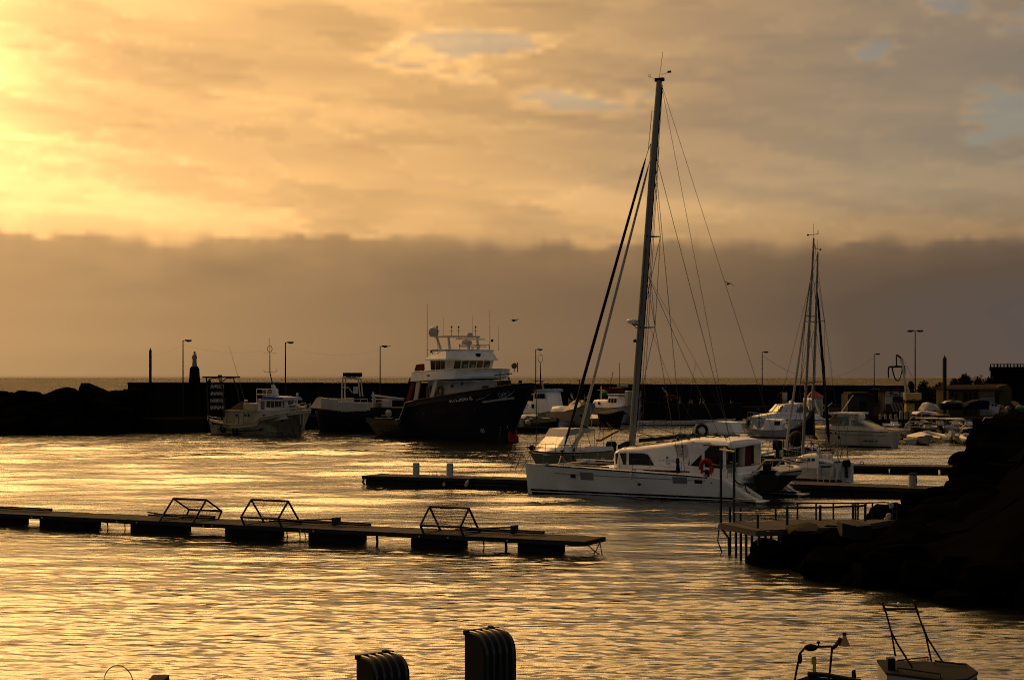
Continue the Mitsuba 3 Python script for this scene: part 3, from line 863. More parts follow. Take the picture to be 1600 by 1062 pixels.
    for s in (1, -1):
        put(cr, 'winch', [lathe([(0, 0), (.09, 0), (.07, .08), (.075, .16), (.10, .18), (0, .2)], (x, s * yy, z), 10) for x, yy, z in ((4.6, 1.7, 3.1), (4.3, 1.3, 3.17), (5.3, 1.5, 3.0))], DSTEEL, M)
    put(cr, 'instrument_pod', [plate([(4.9, 2.345, 2.2), (4.4, 2.375, 2.15), (4.35, 2.375, 2.85), (5.15, 2.33, 2.8)], .04)], GREYP, M)
    put(cr, 'instrument_dial', [cyl((x, 2.34, z), (x, 2.41, z), r, 10) for x, z, r in ((4.62, 2.72, .055), (4.62, 2.5, .04), (4.66, 2.33, .035), (4.92, 2.72, .03))], BLACK, M)
    # writing on the cabin side: right is towards the stern as seen from the port side
    put(cr, 'emblem', ball((5.55, 2.31, 2.12), .075, 2, (1, .25, 1)), TEAL, M)
    put(cr, 'lettering', [lettering(c, 0.10, (6.03 - i * .2, 2.285 + i * .006, 1.93), (-1, 0, 0), (0, 0, 1), .012) for i, c in enumerate('LAGOON')] + [lettering('440', 0.085, (5.62, 2.30, 1.77), (-1, 0, 0), (0, 0, 1), .012)], INK, M)
    # cockpit: side windows, pillars, hard top
    bw = 2.38
    for s in (1, -1):
        y = s * bw
        put(k, 'cockpit_side', [plate([(2.05, y, 1.2), (4.2, y, 1.2), (4.2, y, 1.72), (2.05, y, 1.60)][::s], .06), plate([(4.2, y, 1.72), (4.2, y, 2.98), (3.0, y, 2.98), (3.0, y, 2.82), (4.02, y, 2.82)][::s], .06)], WHITE, M)
        put(k, 'cockpit_window', plate([(4.30, y, 1.76), (3.52, y, 1.72), (3.50, y, 2.80), (4.02, y, 2.80)][::s], .03), GLASS, M)
        [put(k, 'pillar', box(x, x + .14, y - .05, y + .05, 1.5, 2.84), WHITE, M) for x in (3.36, 2.16)]
        put(k, 'side_curtain', [plate([(3.34, y * .99, 1.70), (2.4, y * .99, 1.66), (2.4, y * .99, 2.80), (3.34, y * .99, 2.80)][::s], .015)], GLASS, M)
        put(k, 'canvas_curtain', [plate([(2.22, y * .98, 1.5), (2.22, y * .66, 1.5), (2.22, y * .66, 2.8), (2.22, y * .98, 2.8)][::s], .03)] if s < 0 else [box(2.18, 2.26, 1.05, 1.17, 1.3, 2.82)], CREAM, M)
    put(k, 'aft_bulkhead', [box(4.0, 4.1, -2.3, 2.3, 1.2, 3.0)], GLASS, M)
    put(k, 'cockpit_floor', [box(1.0, 4.1, -2.3, 2.3, 1.15, 1.25)], GREYP, M)
    put(k, 'aft_coaming', [box(1.95, 2.12, -2.3, 1.3, 1.2, 1.62, .04)], WHITE, M)
    put(k, 'cockpit_table', [box(2.9, 3.6, -1.2, .4, 1.85, 1.9, .02), box(3.2, 3.3, -.5, -.3, 1.25, 1.85)], TEAK, M)
    put(k, 'hanging_fender', [fender((6.95, 3.74, .98), .36, .085)], GREYP, M)
    put(k, 'fender_rope', tube([(6.95, 3.74, 1.36), (6.95, 3.6, 1.6), (6.95, 3.45, 2.05)], .012, 4), WIRE, M)
    put(k, 'cockpit_seat', [box(2.2, 2.75, -2.1, 1.2, 1.25, 1.62, .06)], CREAM, M)
    put(k, 'cockpit_seat', [box(2.8, 3.9, -2.25, -1.6, 1.25, 1.62, .06)], CREAM, M)
    put(k, 'rolled_blind', [cyl((2.35, -.15, 1.65), (2.3, -.15, 2.75), .17, 10)], SAILC, M)
    put(k, 'red_curtain', [box(2.34, 2.42, -1.5, -.5, 1.6, 2.78, .02)], DRED, M)
    ht = put(k, 'hard_top', house([(1.95, 2.25, 2.80, 2.88, .02), (2.06, 2.44, 2.78, 3.02, .06), (2.5, 2.46, 2.78, 3.06, .10), (3.0, 2.46, 2.80, 3.10, .11), (4.05, 2.40, 2.86, 3.13, .09), (4.12, 2.36, 2.9, 3.1, .08)]), WHITE, M, 40)
    [put(ht, 'trim_line', tube([(2.02, s * 2.44, 2.81), (3.4, s * 2.49, 2.84)], .022, 5), RUBBER, M) for s in (1, -1)]
    put(ht, 'handrail', [tube([(3.9, s * 1.9, 3.15), (3.7, s * 1.9, 3.34), (2.5, s * 1.9, 3.34), (2.3, s * 1.9, 3.08)], .022, 6) for s in (1, -1)], DSTEEL, M)
    rng = np.random.RandomState(2)
    rp = []
    for i in range(7):
        a = np.array([rng.uniform(2.4, 5.0), rng.uniform(-.5, 2.0), 3.2])
        pts = [a]
        for j in range(6):
            a = a + [rng.uniform(-.5, .4), rng.uniform(-.25, .25), 0]
            pts.append([np.clip(a[0], 2.2, 5.2), np.clip(a[1], -1.5, 2.0), 3.17 + rng.uniform(0, .14)])
        rp.append(tube(pts, .03, 5))
    put(ht, 'loose_rope', rp, RUBBER, M)
    # helm, ring buoy, pushpit, lines on deck
    put(k, 'helm_wheel', [torus((3.15, 1.6, 2.0), .36, .02, (1, 0, 0.1), 20, 6), tube([(3.15, 1.25, 2), (3.15, 1.95, 2)], .012, 5), tube([(3.15, 1.6, 1.65), (3.15, 1.6, 2.35)], .012, 5)], STEEL, M)
    th = np.linspace(math.radians(-50), math.radians(230), 18)
    put(k, 'horseshoe_lifebuoy', tube(np.stack([2.88 + .30 * np.cos(th), 0 * th + 3.22, 1.72 + .36 * np.sin(th)], 1), .115, 8), RED, M, label='red horseshoe lifebuoy')
    put(k, 'outboard_bracket', [box(2.72, 2.98, 3.12, 3.28, 1.2, 1.6, .04)], BLACK, M)
    for s in (1, -1):
        yy = s * 3.45
        base = [(x, yy, np.interp(x, prof[:, 0], prof[:, 1])) for x in (2.5, 4.2, 6.0, 7.8, 9.6, 11.2)] + [(12.6, s * 3.2, 1.58)]
        put(k, 'stanchion', [tube([p, np.array(p) + [0, 0, .62]], .014, 5) for p in base], STEEL, M)
        put(k, 'lifeline', [tube([np.array(p) + [0, 0, hh] for p in base], .006, 4) for hh in (.34, .62)], WIRE, M)
        put(k, 'pulpit', [tube([(12.6, s * 3.2, 2.2), (13.4, s * 3.05, 2.22), (13.55, s * 2.9, 2.15), (13.6, s * 2.9, 1.65)], .018, 6), tube([(12.6, s * 3.2, 1.6), (12.6, s * 3.2, 2.2)], .018, 6)], STEEL, M)
        put(k, 'pushpit', [tube([(2.5, yy, 1.9), (1.95, yy, 1.86), (1.7, s * 3.2, 1.84), (1.7, s * 2.6, 1.84)], .018, 6), tube([(1.75, s * 3.1, 1.2), (1.75, s * 3.1, 1.84)], .018, 6), tube([(1.72, s * 2.7, 1.2), (1.72, s * 2.7, 1.84)], .018, 6)], STEEL, M)
        put(k, 'deck_cleat', [box(x - .12, x + .12, s * 3.3 - .03, s * 3.3 + .03, np.interp(x, prof[:, 0], prof[:, 1]) + .0, np.interp(x, prof[:, 0], prof[:, 1]) + .09, .02) for x in (2.9, 7.0, 12.3)], STEEL, M)
    put(k, 'deck_line', [tube([(6.5, 3.2, 1.47), (5.5, 3.3, 1.44), (4.6, 3.25, 1.42), (4.4, 3.4, 1.40)], .03, 5), tube([(10.6, 3.1, 1.60), (9.6, 3.2, 1.58), (8.6, 3.1, 1.56)], .03, 5), tube([(1.6, 2.7, 1.2), (1.3, 2.9, .95), (.9, 2.8, .8), (.7, 3.1, .55), (.6, 2.9, .45)], .035, 5)], RUBBER, M)
    put(k, 'coiled_fender', [lathe([(0, 0), (.10, .05), (.07, .5), (.12, .62), (.08, .8), (0, .84)], (4.42, 3.42, 1.36), 8), tube([(4.5, 3.44, 1.4), (4.42, 3.44, 2.1), (4.28, 3.44, 1.4)], .05, 6)], RUBBER, M)
    # mast and rigging
    b, t = np.array([8.8, 0, 2.55]), np.array([7.12, 0, 22.6])
    ax = (t - b) / np.linalg.norm(t - b)
    at = lambda z: b + (t - b) * (z - b[2]) / (t[2] - b[2])
    th = np.arange(14) * 2 * PI / 14
    secs = []
    for z, w in ((2.5, 1), (12, 1), (19, .95), (22.6, .82)):
        c = at(z)
        secs.append(np.stack([c[0] + .21 * w * np.cos(th), .115 * w * np.sin(th) + 0 * th, c[2] + 0 * th], 1))
    ms = put(k, 'mast', loft(secs), DMAST, M)
    put(ms, 'sail_track', [tube([at(3.6) - [.225, 0, 0], at(22.2) - [.19, 0, 0]], .03, 5)], BLACK, M)
    put(ms, 'masthead', [box(t[0] - .3, t[0] + .26, -.09, .09, 22.55, 22.75, .03)], DSTEEL, M)
    put(ms, 'antenna', [tube([t + [0, 0, .1], t + [-.22, 0, 1.55]], .012, 4)], WIRE, M)
    put(ms, 'wind_vane', [tube([t + [.2, 0, .1], t + [.55, .0, .25]], .012, 4), torus(t + [.6, 0, .32], .07, .012, (0, 1, 0), 10, 4), tube([t + [-.1, 0, .3], t + [-.6, 0, .42]], .012, 4), box(t[0] - .72, t[0] - .5, -.01, .01, t[2] + .36, t[2] + .48)], WIRE, M)
    rd = put(ms, 'radar', lathe([(0, -.13), (.26, -.13), (.31, -.04), (.31, .06), (.24, .13), (0, .15)], at(9.45) + [.55, 0, .0], 16), WHITE, M)
    put(rd, 'bracket', [tube([at(9.25), at(9.25) + [.55, 0, .05]], .04, 6), tube([at(8.9), at(9.25) + [.5, 0, .05]], .025, 6)], DSTEEL, M)
    put(ms, 'deck_light', [lathe([(0, 0), (.09, 0), (.11, .1), (.05, .18), (0, .18)], at(8.3) + [.28, 0, 0], 8)], DSTEEL, M)
    sp = {}
    for z, wd, sw in ((14.1, .62, .12), (9.1, .75, .15)):
        c = at(z)
        for s in (1, -1):
            e = c + [-sw - .25, s * (wd + .25), .05]
            sp[(z, s)] = e
            put(ms, 'spreader', tube([c, e], [.05, .03], 6), DSTEEL, M)
    wires = []
    hound = at(18.9)
    for s in (1, -1):
        wires += [[at(18.2), sp[(14.1, s)], sp[(9.1, s)], at(3.2)], [at(14.0), sp[(9.1, s)]], [sp[(14.1, s)], at(9.2)]]
        wires += [[at(18.9), (4.0, s * 3.45, 1.45)], [at(12.3), (4.25, s * 3.45, 1.45)]]
    put(k, 'shroud', tubes(wires, .016, 4), WIRE, M)
    put(k, 'shroud', tubes([[t - [.1, 0, .1], (1.1, 3.35, 1.2)], [t - [.1, 0, .1], (1.1, -3.35, 1.2)]], .012, 4), WIRE, M)
    put(k, 'halyard', tubes([[t - [.22, 0, .2], at(3.6) - [.36, 0.05, 0]], [at(19.0) - [.3, 0, 0], at(3.2) - [.62, -.1, 0]], [at(21.0) + [.3, 0, 0], at(18.9) + [.35, 0, 0]]], .016, 4), WIRE, M)
    lj = [[at(9.9) - [.2, 0, 0], (6.4, .1, 6.1)], [(6.4, .1, 6.1), (6.7, .1, 3.2)], [(6.4, .1, 6.1), (4.6, .1, 3.3)], [at(12.0) - [.2, 0, 0], (4.9, .1, 7.2)], [(4.9, .1, 7.2), (5.6, .1, 3.2)], [(4.9, .1, 7.2), (2.6, .1, 3.3)]]
    put(k, 'lazy_jack', tubes(lj, .009, 4), WIRE, M)
    put(k, 'topping_line', tubes([[at(3.4) - [.2, 0, 0], (6.2, .9, 2.86)], [at(3.9) - [.2, 0, 0], (4.7, 1.2, 3.14)]], .02, 4), RUBBER, M)
    # two furled headsails on their stays
    for nm, a, e, mt, r in (('furled_genoa', hound + [.35, .12, -.2], np.array([13.2, 0.0, 2.0]), BLACK, .085), ('furled_staysail', hound + [.3, -.1, -.6], np.array([12.3, 0.35, 1.75]), SAILC, .075)):
        d = e - a
        fs = put(k, nm, tube([a + d * u for u in (.02, .06, .4, .78, .93, .97)], [.03, r * .8, r, r * 1.1, r * .8, .04], 8), mt, M)
        put(fs, 'forestay', tubes([[hound + [.2, 0, .3], a], [a, e]], .016, 5), WIRE, M)
        put(fs, 'furling_drum', lathe([(0, -.12), (.11, -.12), (.13, -.08), (.05, -.02), (.05, .05), (.13, .1), (.1, .14), (0, .14)], e + [0, 0, .1], 10), BLACK, M)
    put(k, 'mainsail_cover', [hull_of([(x, y, z) for x, w, z0, z1 in ((8.3, .12, 2.78, 3.0), (5.0, .2, 3.15, 3.34)) for y in (-w, w) for z in (z0, z1)])], RUBBER, M)
    put(k, 'furler_pod', [hull_of([(x, y, z) for x, w, z0, z1 in ((9.6, .15, 2.4, 2.6), (9.0, .35, 2.45, 2.85), (8.9, .35, 2.45, 2.85)) for y in (-w, w) for z in (z0, z1)])], RUBBER, M)
    # davits and the inflatable hanging from them
    for s in (1, -1):
        put(k, 'davit', tube([(1.0, s * 1.3, 1.4), (.4, s * 1.3, 2.05), (-.5, s * 1.3, 2.1), (-.95, s * 1.3, 2.0)], .06, 8), ALU, M)
        put(k, 'davit_fall', tubes([[(-.9, s * 1.3, 2.0), (-.9, s * 1.3, 1.45)]], .012, 4), WIRE, M)
    d = thing('dinghy', 'grey inflatable dinghy hanging across the catamaran\'s stern', 'dinghy')
    MD = M @ trimesh.transformations.translation_matrix((1.15, 0, 0))
    ring = [(-.35, 1.75, 1.42), (-.35, -1.1, 1.40)] + [(-.35 - .62 + .62 * math.cos(q), -1.1 - .62 * math.sin(q) - .0, 1.40 + .10 * math.sin(q)) for q in np.linspace(0, PI, 12)][1:-1] + [(-1.59, -1.1, 1.40), (-1.59, 1.75, 1.42)]
    put(d, 'buoyancy_tube', tube(ring, [.12] + [.225] * (len(ring) - 2) + [.12], 10), GREYP, MD)
    put(d, 'rubbing_strip', tube([(-.15 if i < 2 else None, 0, 0) for i in ()] or [(-.13, 1.6, 1.45), (-.13, -1.1, 1.43)], .035, 5), BLACK, MD)
    put(d, 'rubbing_strip', tube([(-1.82, 1.6, 1.47), (-1.82, -1.1, 1.45)], .04, 5), BLACK, MD)
    put(d, 'hull', hull_of([(-.25, 1.75, 1.32), (-1.7, 1.75, 1.32), (-.25, -1.4, 1.32), (-1.7, -1.4, 1.32), (-.5, 1.9, .66), (-1.45, 1.9, .66), (-.97, 1.9, .38), (-.97, -.3, .42), (-.97, -2.0, 1.3)]), BLACK, MD)
    put(d, 'transom', [box(-1.5, -.45, 1.35, 1.42, 1.1, 1.55, .02)], BLACK, MD)
    put(d, 'outboard', [box(-1.15, -.8, 1.45, 1.85, 1.45, 1.95, .07), box(-1.05, -.9, 1.5, 1.65, .8, 1.45, .03)], BLACK, MD)
    put(d, 'cover', [hull_of([(-.5, 1.3, 1.5), (-1.45, 1.3, 1.5), (-.5, -1.2, 1.5), (-1.45, -1.2, 1.5), (-.97, 1.1, 1.72), (-.97, -.9, 1.7)])], GREYP, MD)


build_catamaran()

# ------------------------------------------------------------------ the dark blue ship
def build_ship():
    hd = -56.0
    M = frame(-15.29, 178.55, 0, hd)
    k = thing('fishing_ship', 'large dark blue fishing ship with stacked white bridge and white name on its bow', 'fishing ship')
    O4 = np.eye(4); O4[0, 3] = 4.0
    Mh = M @ O4
    h = Hull(26.4, 7.6, 2.0, 2.6, 5.9, draft=0.6, rake=0.13, transom=0.88, full=0.55, flare=0.35, bowpow=2.3, ns=44, nv=12)
    sh = np.array([(0, 2.0), (4.5, 1.9), (7.8, 1.95), (8.2, 2.3), (9.2, 3.75), (10.5, 3.95), (16.5, 4.55), (22, 5.15), (26.4, 5.8)])
    h.sheer = lambda t: np.interp(np.asarray(t) * 26.4, sh[:, 0], sh[:, 1])
    hl = put(k, 'hull', h.shell(0.5), NAVY, Mh, 30)
    put(hl, 'gunwale', [tube(h.point(np.linspace(.32, 1, 40), np.ones(40), s, -.02) + [0, 0, .02], .06, 5) for s in (1, -1)], DSTEEL, Mh)
    put(hl, 'gunwale_edge', tube([h.point(np.array([t]), np.array([1.]), -1, .03)[0] for t in (.27, .30, .33, .352, .38, .41)], .05, 5), GREYP, Mh)
    for s in (-1, 1):
        put(hl, 'white_stripe', h.band(s, .83, .975, .78, .81, .02, 40), GREYP, Mh)
        put(hl, 'white_stripe', h.band(s, .87, .985, .93, .955, .02, 40), GREYP, Mh)
    # scroll emblem near the stem: ring, star and flourish
    def on(t, v, s=-1, out=.04):
        return h.point(np.array([t]), np.array([v]), s, out)[0]
    ring = [on(.935 + .022 * math.cos(q), .875 + .055 * math.sin(q)) for q in np.linspace(0, 2 * PI, 22)[:-1]]
    put(hl, 'emblem_ring', tube(ring, .035, 5, close=True), GREYP, Mh)
    star = []
    for i in range(5):
        a, b = PI / 2 + i * 4 * PI / 5, PI / 2 + (i + 1) * 4 * PI / 5
        star.append([on(.935 + .015 * math.cos(a), .875 + .036 * math.sin(a)), on(.935 + .015 * math.cos(b), .875 + .036 * math.sin(b))])
    put(hl, 'emblem_star', tubes(star, .022, 4), GREYP, Mh)
    put(hl, 'scroll', tube([on(t, v) for t, v in ((.80, .845), (.84, .86), (.87, .90), (.90, .925), (.92, .93))], .03, 5), GREYP, Mh)
    put(hl, 'scroll', tube([on(t, v) for t, v in ((.955, .84), (.97, .88), (.975, .93), (.965, .95))], .03, 5), GREYP, Mh)
    # the name, painted letters along the bow
    x = 17.1
    for c in 'ATLANTE':
        a, b = on(x / 26.4, .86, -1, .03), on((x + .5) / 26.4, .86, -1, .03)
        up = on(x / 26.4, .95, -1, .03) - a
        put(hl, 'letter', lettering(c, .56, a, b - a, up, .02, True), LETTER, Mh, False)
        x += .53
    # draught marks, anchor, freeing ports, bow fender
    put(hl, 'draught_mark', [box(-.01, .1, -.02, .02, -.06, .06)], GREYP, Mh @ np.array([[1, 0, 0, on(.955, .35)[0]], [0, 1, 0, on(.955, .35)[1]], [0, 0, 1, on(.955, .35)[2]], [0, 0, 0, 1.]]))
    fp = []
    for i in range(10):
        t = .34 + i * .048
        a, b = on(t, .70 - .004 * i, -1, .02), on(t + .006, .74 - .004 * i, -1, .02)
        fp.append(tube([a, b], .035, 4))
    put(hl, 'freeing_port', fp, DMAST, Mh)
    put(hl, 'thruster_mark', [tube([on(.78, .28), on(.80, .34)], .04, 4), tube([on(.80, .28), on(.78, .34)], .04, 4), torus(on(.79, .31), .22, .03, (0.75, -.65, 0), 14, 4)], GREYP, Mh)
    put(hl, 'draught_mark', [tube([on(.90 + .003 * i, .14 + .05 * i), on(.904 + .003 * i, .16 + .05 * i)], .05, 4) for i in range(5)], DMAST, Mh)
    # deck house: lower tier with open side gallery, boat-deck bulwark, bridge
    L = lambda pts, mt, nm, par=k, **a: put(par, nm, pts, mt, M, **a)
    lower = [(15.6, 2.5), (19.6, 2.7), (21.5, 2.6), (23.2, 1.6), (23.6, 0)]
    pl = [(x, -y) for x, y in lower] + [(x, y) for x, y in lower[::-1]]
    L(slab(sg.Polygon(pl).buffer(0), 3.6, 6.1), PALEP, 'lower_house')
    rim = [(13.6, 3.25), (17.5, 3.55), (20.6, 3.6), (22.2, 3.2), (23.4, 2.0), (23.8, 0)]
    rp = sg.Polygon([(x, -y) for x, y in rim] + [(x, y) for x, y in rim[::-1]]).buffer(0)
    up_ = [np.array([(x, -y, z) for x, y in rim] + [(x, y, z) for x, y in rim[::-1]]) for z in (5.98, 6.9)]
    up_[0][:, 0] -= 0.25
    for q in up_:                                    # the bulwark rises towards the front
        q[:, 2] += (q[:, 0] - 13.6) * 0.030
    n = len(up_[0])
    v = np.vstack([up_[0], up_[1], up_[1] * [1, .975, 1] - [.08, 0, 0], up_[1] * [1, .975, 1] - [.08, 0, .75]])
    f = []
    for lay in range(3):
        for i in range(n - 1):
            a, b = lay * n + i, lay * n + i + 1
            f += [[a, b, b + n], [a, b + n, a + n]]
    f += [[0, n - 1, n], [n, n - 1, 2 * n - 1]]
    f += [[0, i, i + 1] for i in range(1, n - 1)]
    f += [[3 * n, 3 * n + i + 1, 3 * n + i] for i in range(1, n - 1)]
    bd = L(trimesh.Trimesh(v, f, process=False), WHITE, 'bridge_deck_bulwark', smooth=25)
    L([tube(up_[1] + [0, 0, .03], .06, 5)], CREAM, 'capping_rail', bd)
    L(slab(rp.buffer(-.15), 5.94, 6.0), PALEP, 'bridge_deck_underside', bd)
    L([box(17.2 + .22 * i, 17.34 + .22 * i, -3.60, -3.55, 6.48, 6.66) for i in range(3)], INK, 'small_marking', bd)
    for s in (-1, 1):                                # raking gallery posts and the rust-red gear in the gallery
        L(hull_of([(x, s * y, z) for x, z in ((13.9, 3.85), (14.5, 3.85), (14.5, 6.0), (15.3, 6.02)) for y in (3.05, 3.2)]), PALEP, 'gallery_post')
        L(hull_of([(x, s * y, z) for x, z in ((17.3, 4.2), (18.0, 4.2), (18.3, 6.15), (19.0, 6.2)) for y in (3.2, 3.35)]), PALEP, 'gallery_post')
        L(tube([(12.4, s * 3.05, 2.9), (13.2, s * 3.1, 3.9), (14.2, s * 3.15, 4.0)], .06, 6), GREYP, 'bulwark_brace')
    L([box(15.7 + .5 * i, 15.95 + .5 * i, -2.75, -2.55, 4.3, 5.4 + .2 * (i % 2), .05) for i in range(4)], TEAK, 'stored_gear')
    L([tyre((18.6, -2.85, 5.0), .42, .13, (0, 1, 0))], TEAK, 'lifebuoy')
    for (x, y, z) in ((20.6, -2.72, 5.5), (21.9, -2.35, 5.75)):
        L(cyl((x, y - .06, z), (x, y + .05, z), .17, 12), GLASS, 'porthole')
    for y in (-.6, .9):
        L(hull_of([(23.48 + d, y + a, 5.45 + b) for d in (0, .12) for a in (-.35, .35) for b in (-.09, .09)]), GLASS, 'forward_vent')
    # bridge with five front windows and three side windows
    br0, br1 = 16.6, 19.9
    def ring(z, x0, x1, hw, nose):
        return [(x0, -hw, z), (x1 - nose, -hw, z), (x1, -hw + nose * .9, z), (x1 + .15, 0, z), (x1, hw - nose * .9, z), (x1 - nose, hw, z), (x0, hw, z)]
    brm = L(loft([ring(6.4, 16.6, 19.9, 2.75, .5), ring(7.05, 16.6, 19.95, 2.75, .5), ring(8.15, 16.6, 20.3, 2.85, .5)]), CREAM, 'bridge', smooth=20)
    for i in range(5):
        a, b = -2.15 + i * .88, -2.15 + i * .88 + .66
        xf = lambda y, z: 20.01 + (z - 7.05) * .33 + .15 * (1 - abs(y) / 2.4)
        w = L(plate([(xf(a, 7.18), a, 7.18), (xf(b, 7.18), b, 7.18), (xf(b, 8.02), b, 8.02), (xf(a, 8.02), a, 8.02)], .05), GLASS, 'front_window', brm)
        if i in (1, 2, 4):
            L(plate([(xf(a + .1, 7.3) + .04, a + .14, 7.25), (xf(b, 7.3) + .04, b - .12, 7.25), (xf(b, 7.7) + .04, b - .12, 7.72), (xf(a, 7.7) + .04, a + .14, 7.66)], .01), GLASSG, 'see_through_pane', w)
    for s in (-1, 1):
        for a, b in ((16.75, 17.5), (17.7, 18.45), (18.65, 19.35)):
            L(plate([(a, s * 2.80, 7.1), (b, s * 2.80, 7.1), (b + .1, s * 2.86, 8.02), (a + .1, s * 2.86, 8.02)][::-s], .05), GLASS, 'side_window', brm)
    rf = L(loft([ring(8.12, 16.2, 20.75, 3.15, .6), ring(8.25, 16.2, 20.75, 3.15, .6), ring(9.0, 17.2, 20.35, 2.85, .6), ring(9.12, 17.2, 20.35, 2.85, .6)]), WHITE, 'bridge_roof', smooth=20)
    L([tube(ring(9.15, 17.2, 20.35, 2.85, .6), .06, 5)], CREAM, 'roof_edge', rf)
    L(hull_of([(20.62 + a, .35 + b, 8.62 + c) for a in (0, .16) for b, c in ((-.3, .05), (-.22, .18), (.22, .18), (.3, .05), (.18, -.16), (-.18, -.16))]), BLACK, 'roof_emblem', rf)
    L(rail_line([(16.3, -3.0, 8.25), (17.2, -2.95, 8.25), (18.3, -2.95, 8.25)], .95, .03, mid=True) + rail_line([(16.3, -3.0, 8.25), (16.3, 0, 8.25), (16.3, 3.0, 8.25)], .95, .03, mid=True), CREAM, 'roof_railing', rf)
    # mast arch with domes, radars and aerials
    for s in (-1, 1):
        L(tube([(16.9, s * 1.7, 9.1), (16.1, s * 1.75, 10.55)], [.17, .13], 8), CREAM, 'mast_leg')
        L(tube([(18.6, s * 1.7, 9.1), (18.4, s * 1.75, 10.45)], [.15, .12], 8), CREAM, 'mast_leg')
    L(hull_of([(x, y, z) for x, y in ((15.9, -1.95), (15.9, 1.95), (18.7, 1.9), (18.7, -1.9)) for z in (10.45, 10.62)]), CREAM, 'mast_platform')
    L(lathe([(0, -.5), (.36, -.5), (.52, -.2), (.55, .12), (.42, .42), (.2, .55), (0, .58)], (15.5, -1.75, 11.05), 16), GREYP, 'satellite_dome')
    L(lathe([(0, 0), (.28, 0), (.32, .15), (.25, .3), (0, .34)], (18.3, .9, 10.65), 14), GREYP, 'satellite_dome')
    L(lathe([(0, -.1), (.5, -.1), (.55, .1), (.4, .3), (0, .34)], (19.0, .1, 9.85), 14), CREAM, 'radar_drum')
    L(box(19.3, 19.5, -1.5, 2.0, 10.2, 10.34, .04), WHITE, 'radar_scanner')
    L([box(19.2, 19.45, -1.0, 2.2, 9.45, 9.6, .04), cyl((19.3, .6, 9.1), (19.3, .6, 9.5), .12, 8)], WHITE, 'radar_scanner')
    L(rail_line([(19.6, y, 9.1) for y in (-1.2, 0, 1.2, 2.4)], .6, .03), DSTEEL, 'rail')
    for (x, y, z0, z1, r) in ((16.3, -3.0, 8.3, 13.9, .035), (15.5, -.6, 10.6, 12.6, .02), (17.8, 1.5, 10.6, 12.8, .02), (20.2, 2.1, 9.1, 13.2, .025), (20.3, 3.1, 9.1, 11.6, .025), (17.0, -2.2, 8.3, 11.2, .018)):
        L(tube([(x, y, z0), (x, y, z1)], [r, r * .5], 5), WIRE, 'whip_aerial')
    for (x, y, z) in ((17.0, -.5, 10.6), (17.4, .1, 10.6), (18.3, 1.6, 10.6), (16.6, -2.0, 10.6)):
        L([tube([(x, y, z), (x, y, z + .9)], .03, 5), ball((x, y, z + .95), .10, 1), tube([(x, y - .25, z + .5), (x, y + .25, z + .55)], .025, 4)], DSTEEL, 'mast_light')
    L([ball((16.5, -2.6, 9.0), .16, 1), ball((19.4, 2.9, 10.15), .15, 1)], BLACK, 'floodlight')
    L(cyl((23.2, 3.0, 7.55), (23.35, 3.0, 7.55), .30, 14), TEAK, 'round_lamp')
    L([tube([(23.3, 3.0, 6.9), (23.3, 3.0, 7.3)], .04, 5), tube([(23.5, 3.25, 6.9), (23.5, 3.25, 7.9)], .05, 5)], DSTEEL, 'lamp_stand')
    # foredeck gear and the deck crane behind the bridge
    L([tube([(26.0, -.5, 5.4), (26.0, -.5, 6.9)], .04, 5), tube([(26.0, -1.2, 6.6), (26.0, .9, 6.75)], .06, 5), box(25.5, 26.4, -.6, .6, 5.3, 6.1, .1), tube([(27.4, -.4, 5.6), (27.4, -.4, 6.4)], .08, 6), ball((29.2, -.3, 5.95), .2, 1)], DSTEEL, 'windlass')
    L([hull_of([(x, y, z) for x, z in ((9.6, 3.0), (10.4, 3.0), (12.9, 7.5), (12.2, 7.7)) for y in (-1.9, -1.5)])], DRED, 'crane_jib')
    L([hull_of([(x, y, z) for x, z in ((12.1, 7.7), (12.8, 7.5), (13.6, 6.7), (13.4, 7.8)) for y in (-1.9, -1.6)]), hull_of([(x, y, z) for x, z in ((11.5, 6.3), (13.6, 6.8), (13.7, 6.5), (11.2, 5.8)) for y in (-2.3, -2.0)])], DRED, 'crane_knuckle')
    L([cyl((9.9, -1.7, 1.5), (9.9, -1.7, 4.2), .35, 10)], DRED, 'crane_post')
    L([ball((13.9, -2.6, 6.25), .14, 1), ball((15.2, -2.6, 7.05), .12, 1)], WHITE, 'deck_lamp')
    L([tube([(4.6, -2.6, 2.0), (8.6, -2.6, 2.0)], .06, 5), box(6.0, 9.6, -2.6, 2.4, 1.0, 1.6, .1), box(9.8, 11.8, -1.8, 1.8, 1.4, 3.4, .1)], DSTEEL, 'winch_house')
    k2 = thing('red_mooring_float', 'red cylindrical float at the waterline under the dark blue ship\'s bow', 'float')
    c = px(804, 668, 156)
    put(None, k2, lathe([(0, -.6), (.3, -.55), (.42, -.3), (.42, .5), (.28, .68), (0, .7)], (c[0] - .2, 156, .62), 14), RED)
    k2 = thing('black_pontoon_float', 'black boxy float lying between the blue ship\'s bow and the red float', 'float')
    put(None, k2, box(c[0] - 1.6, c[0] + .4, 156.7, 158.4, -.3, .7, .15), RUBBER)


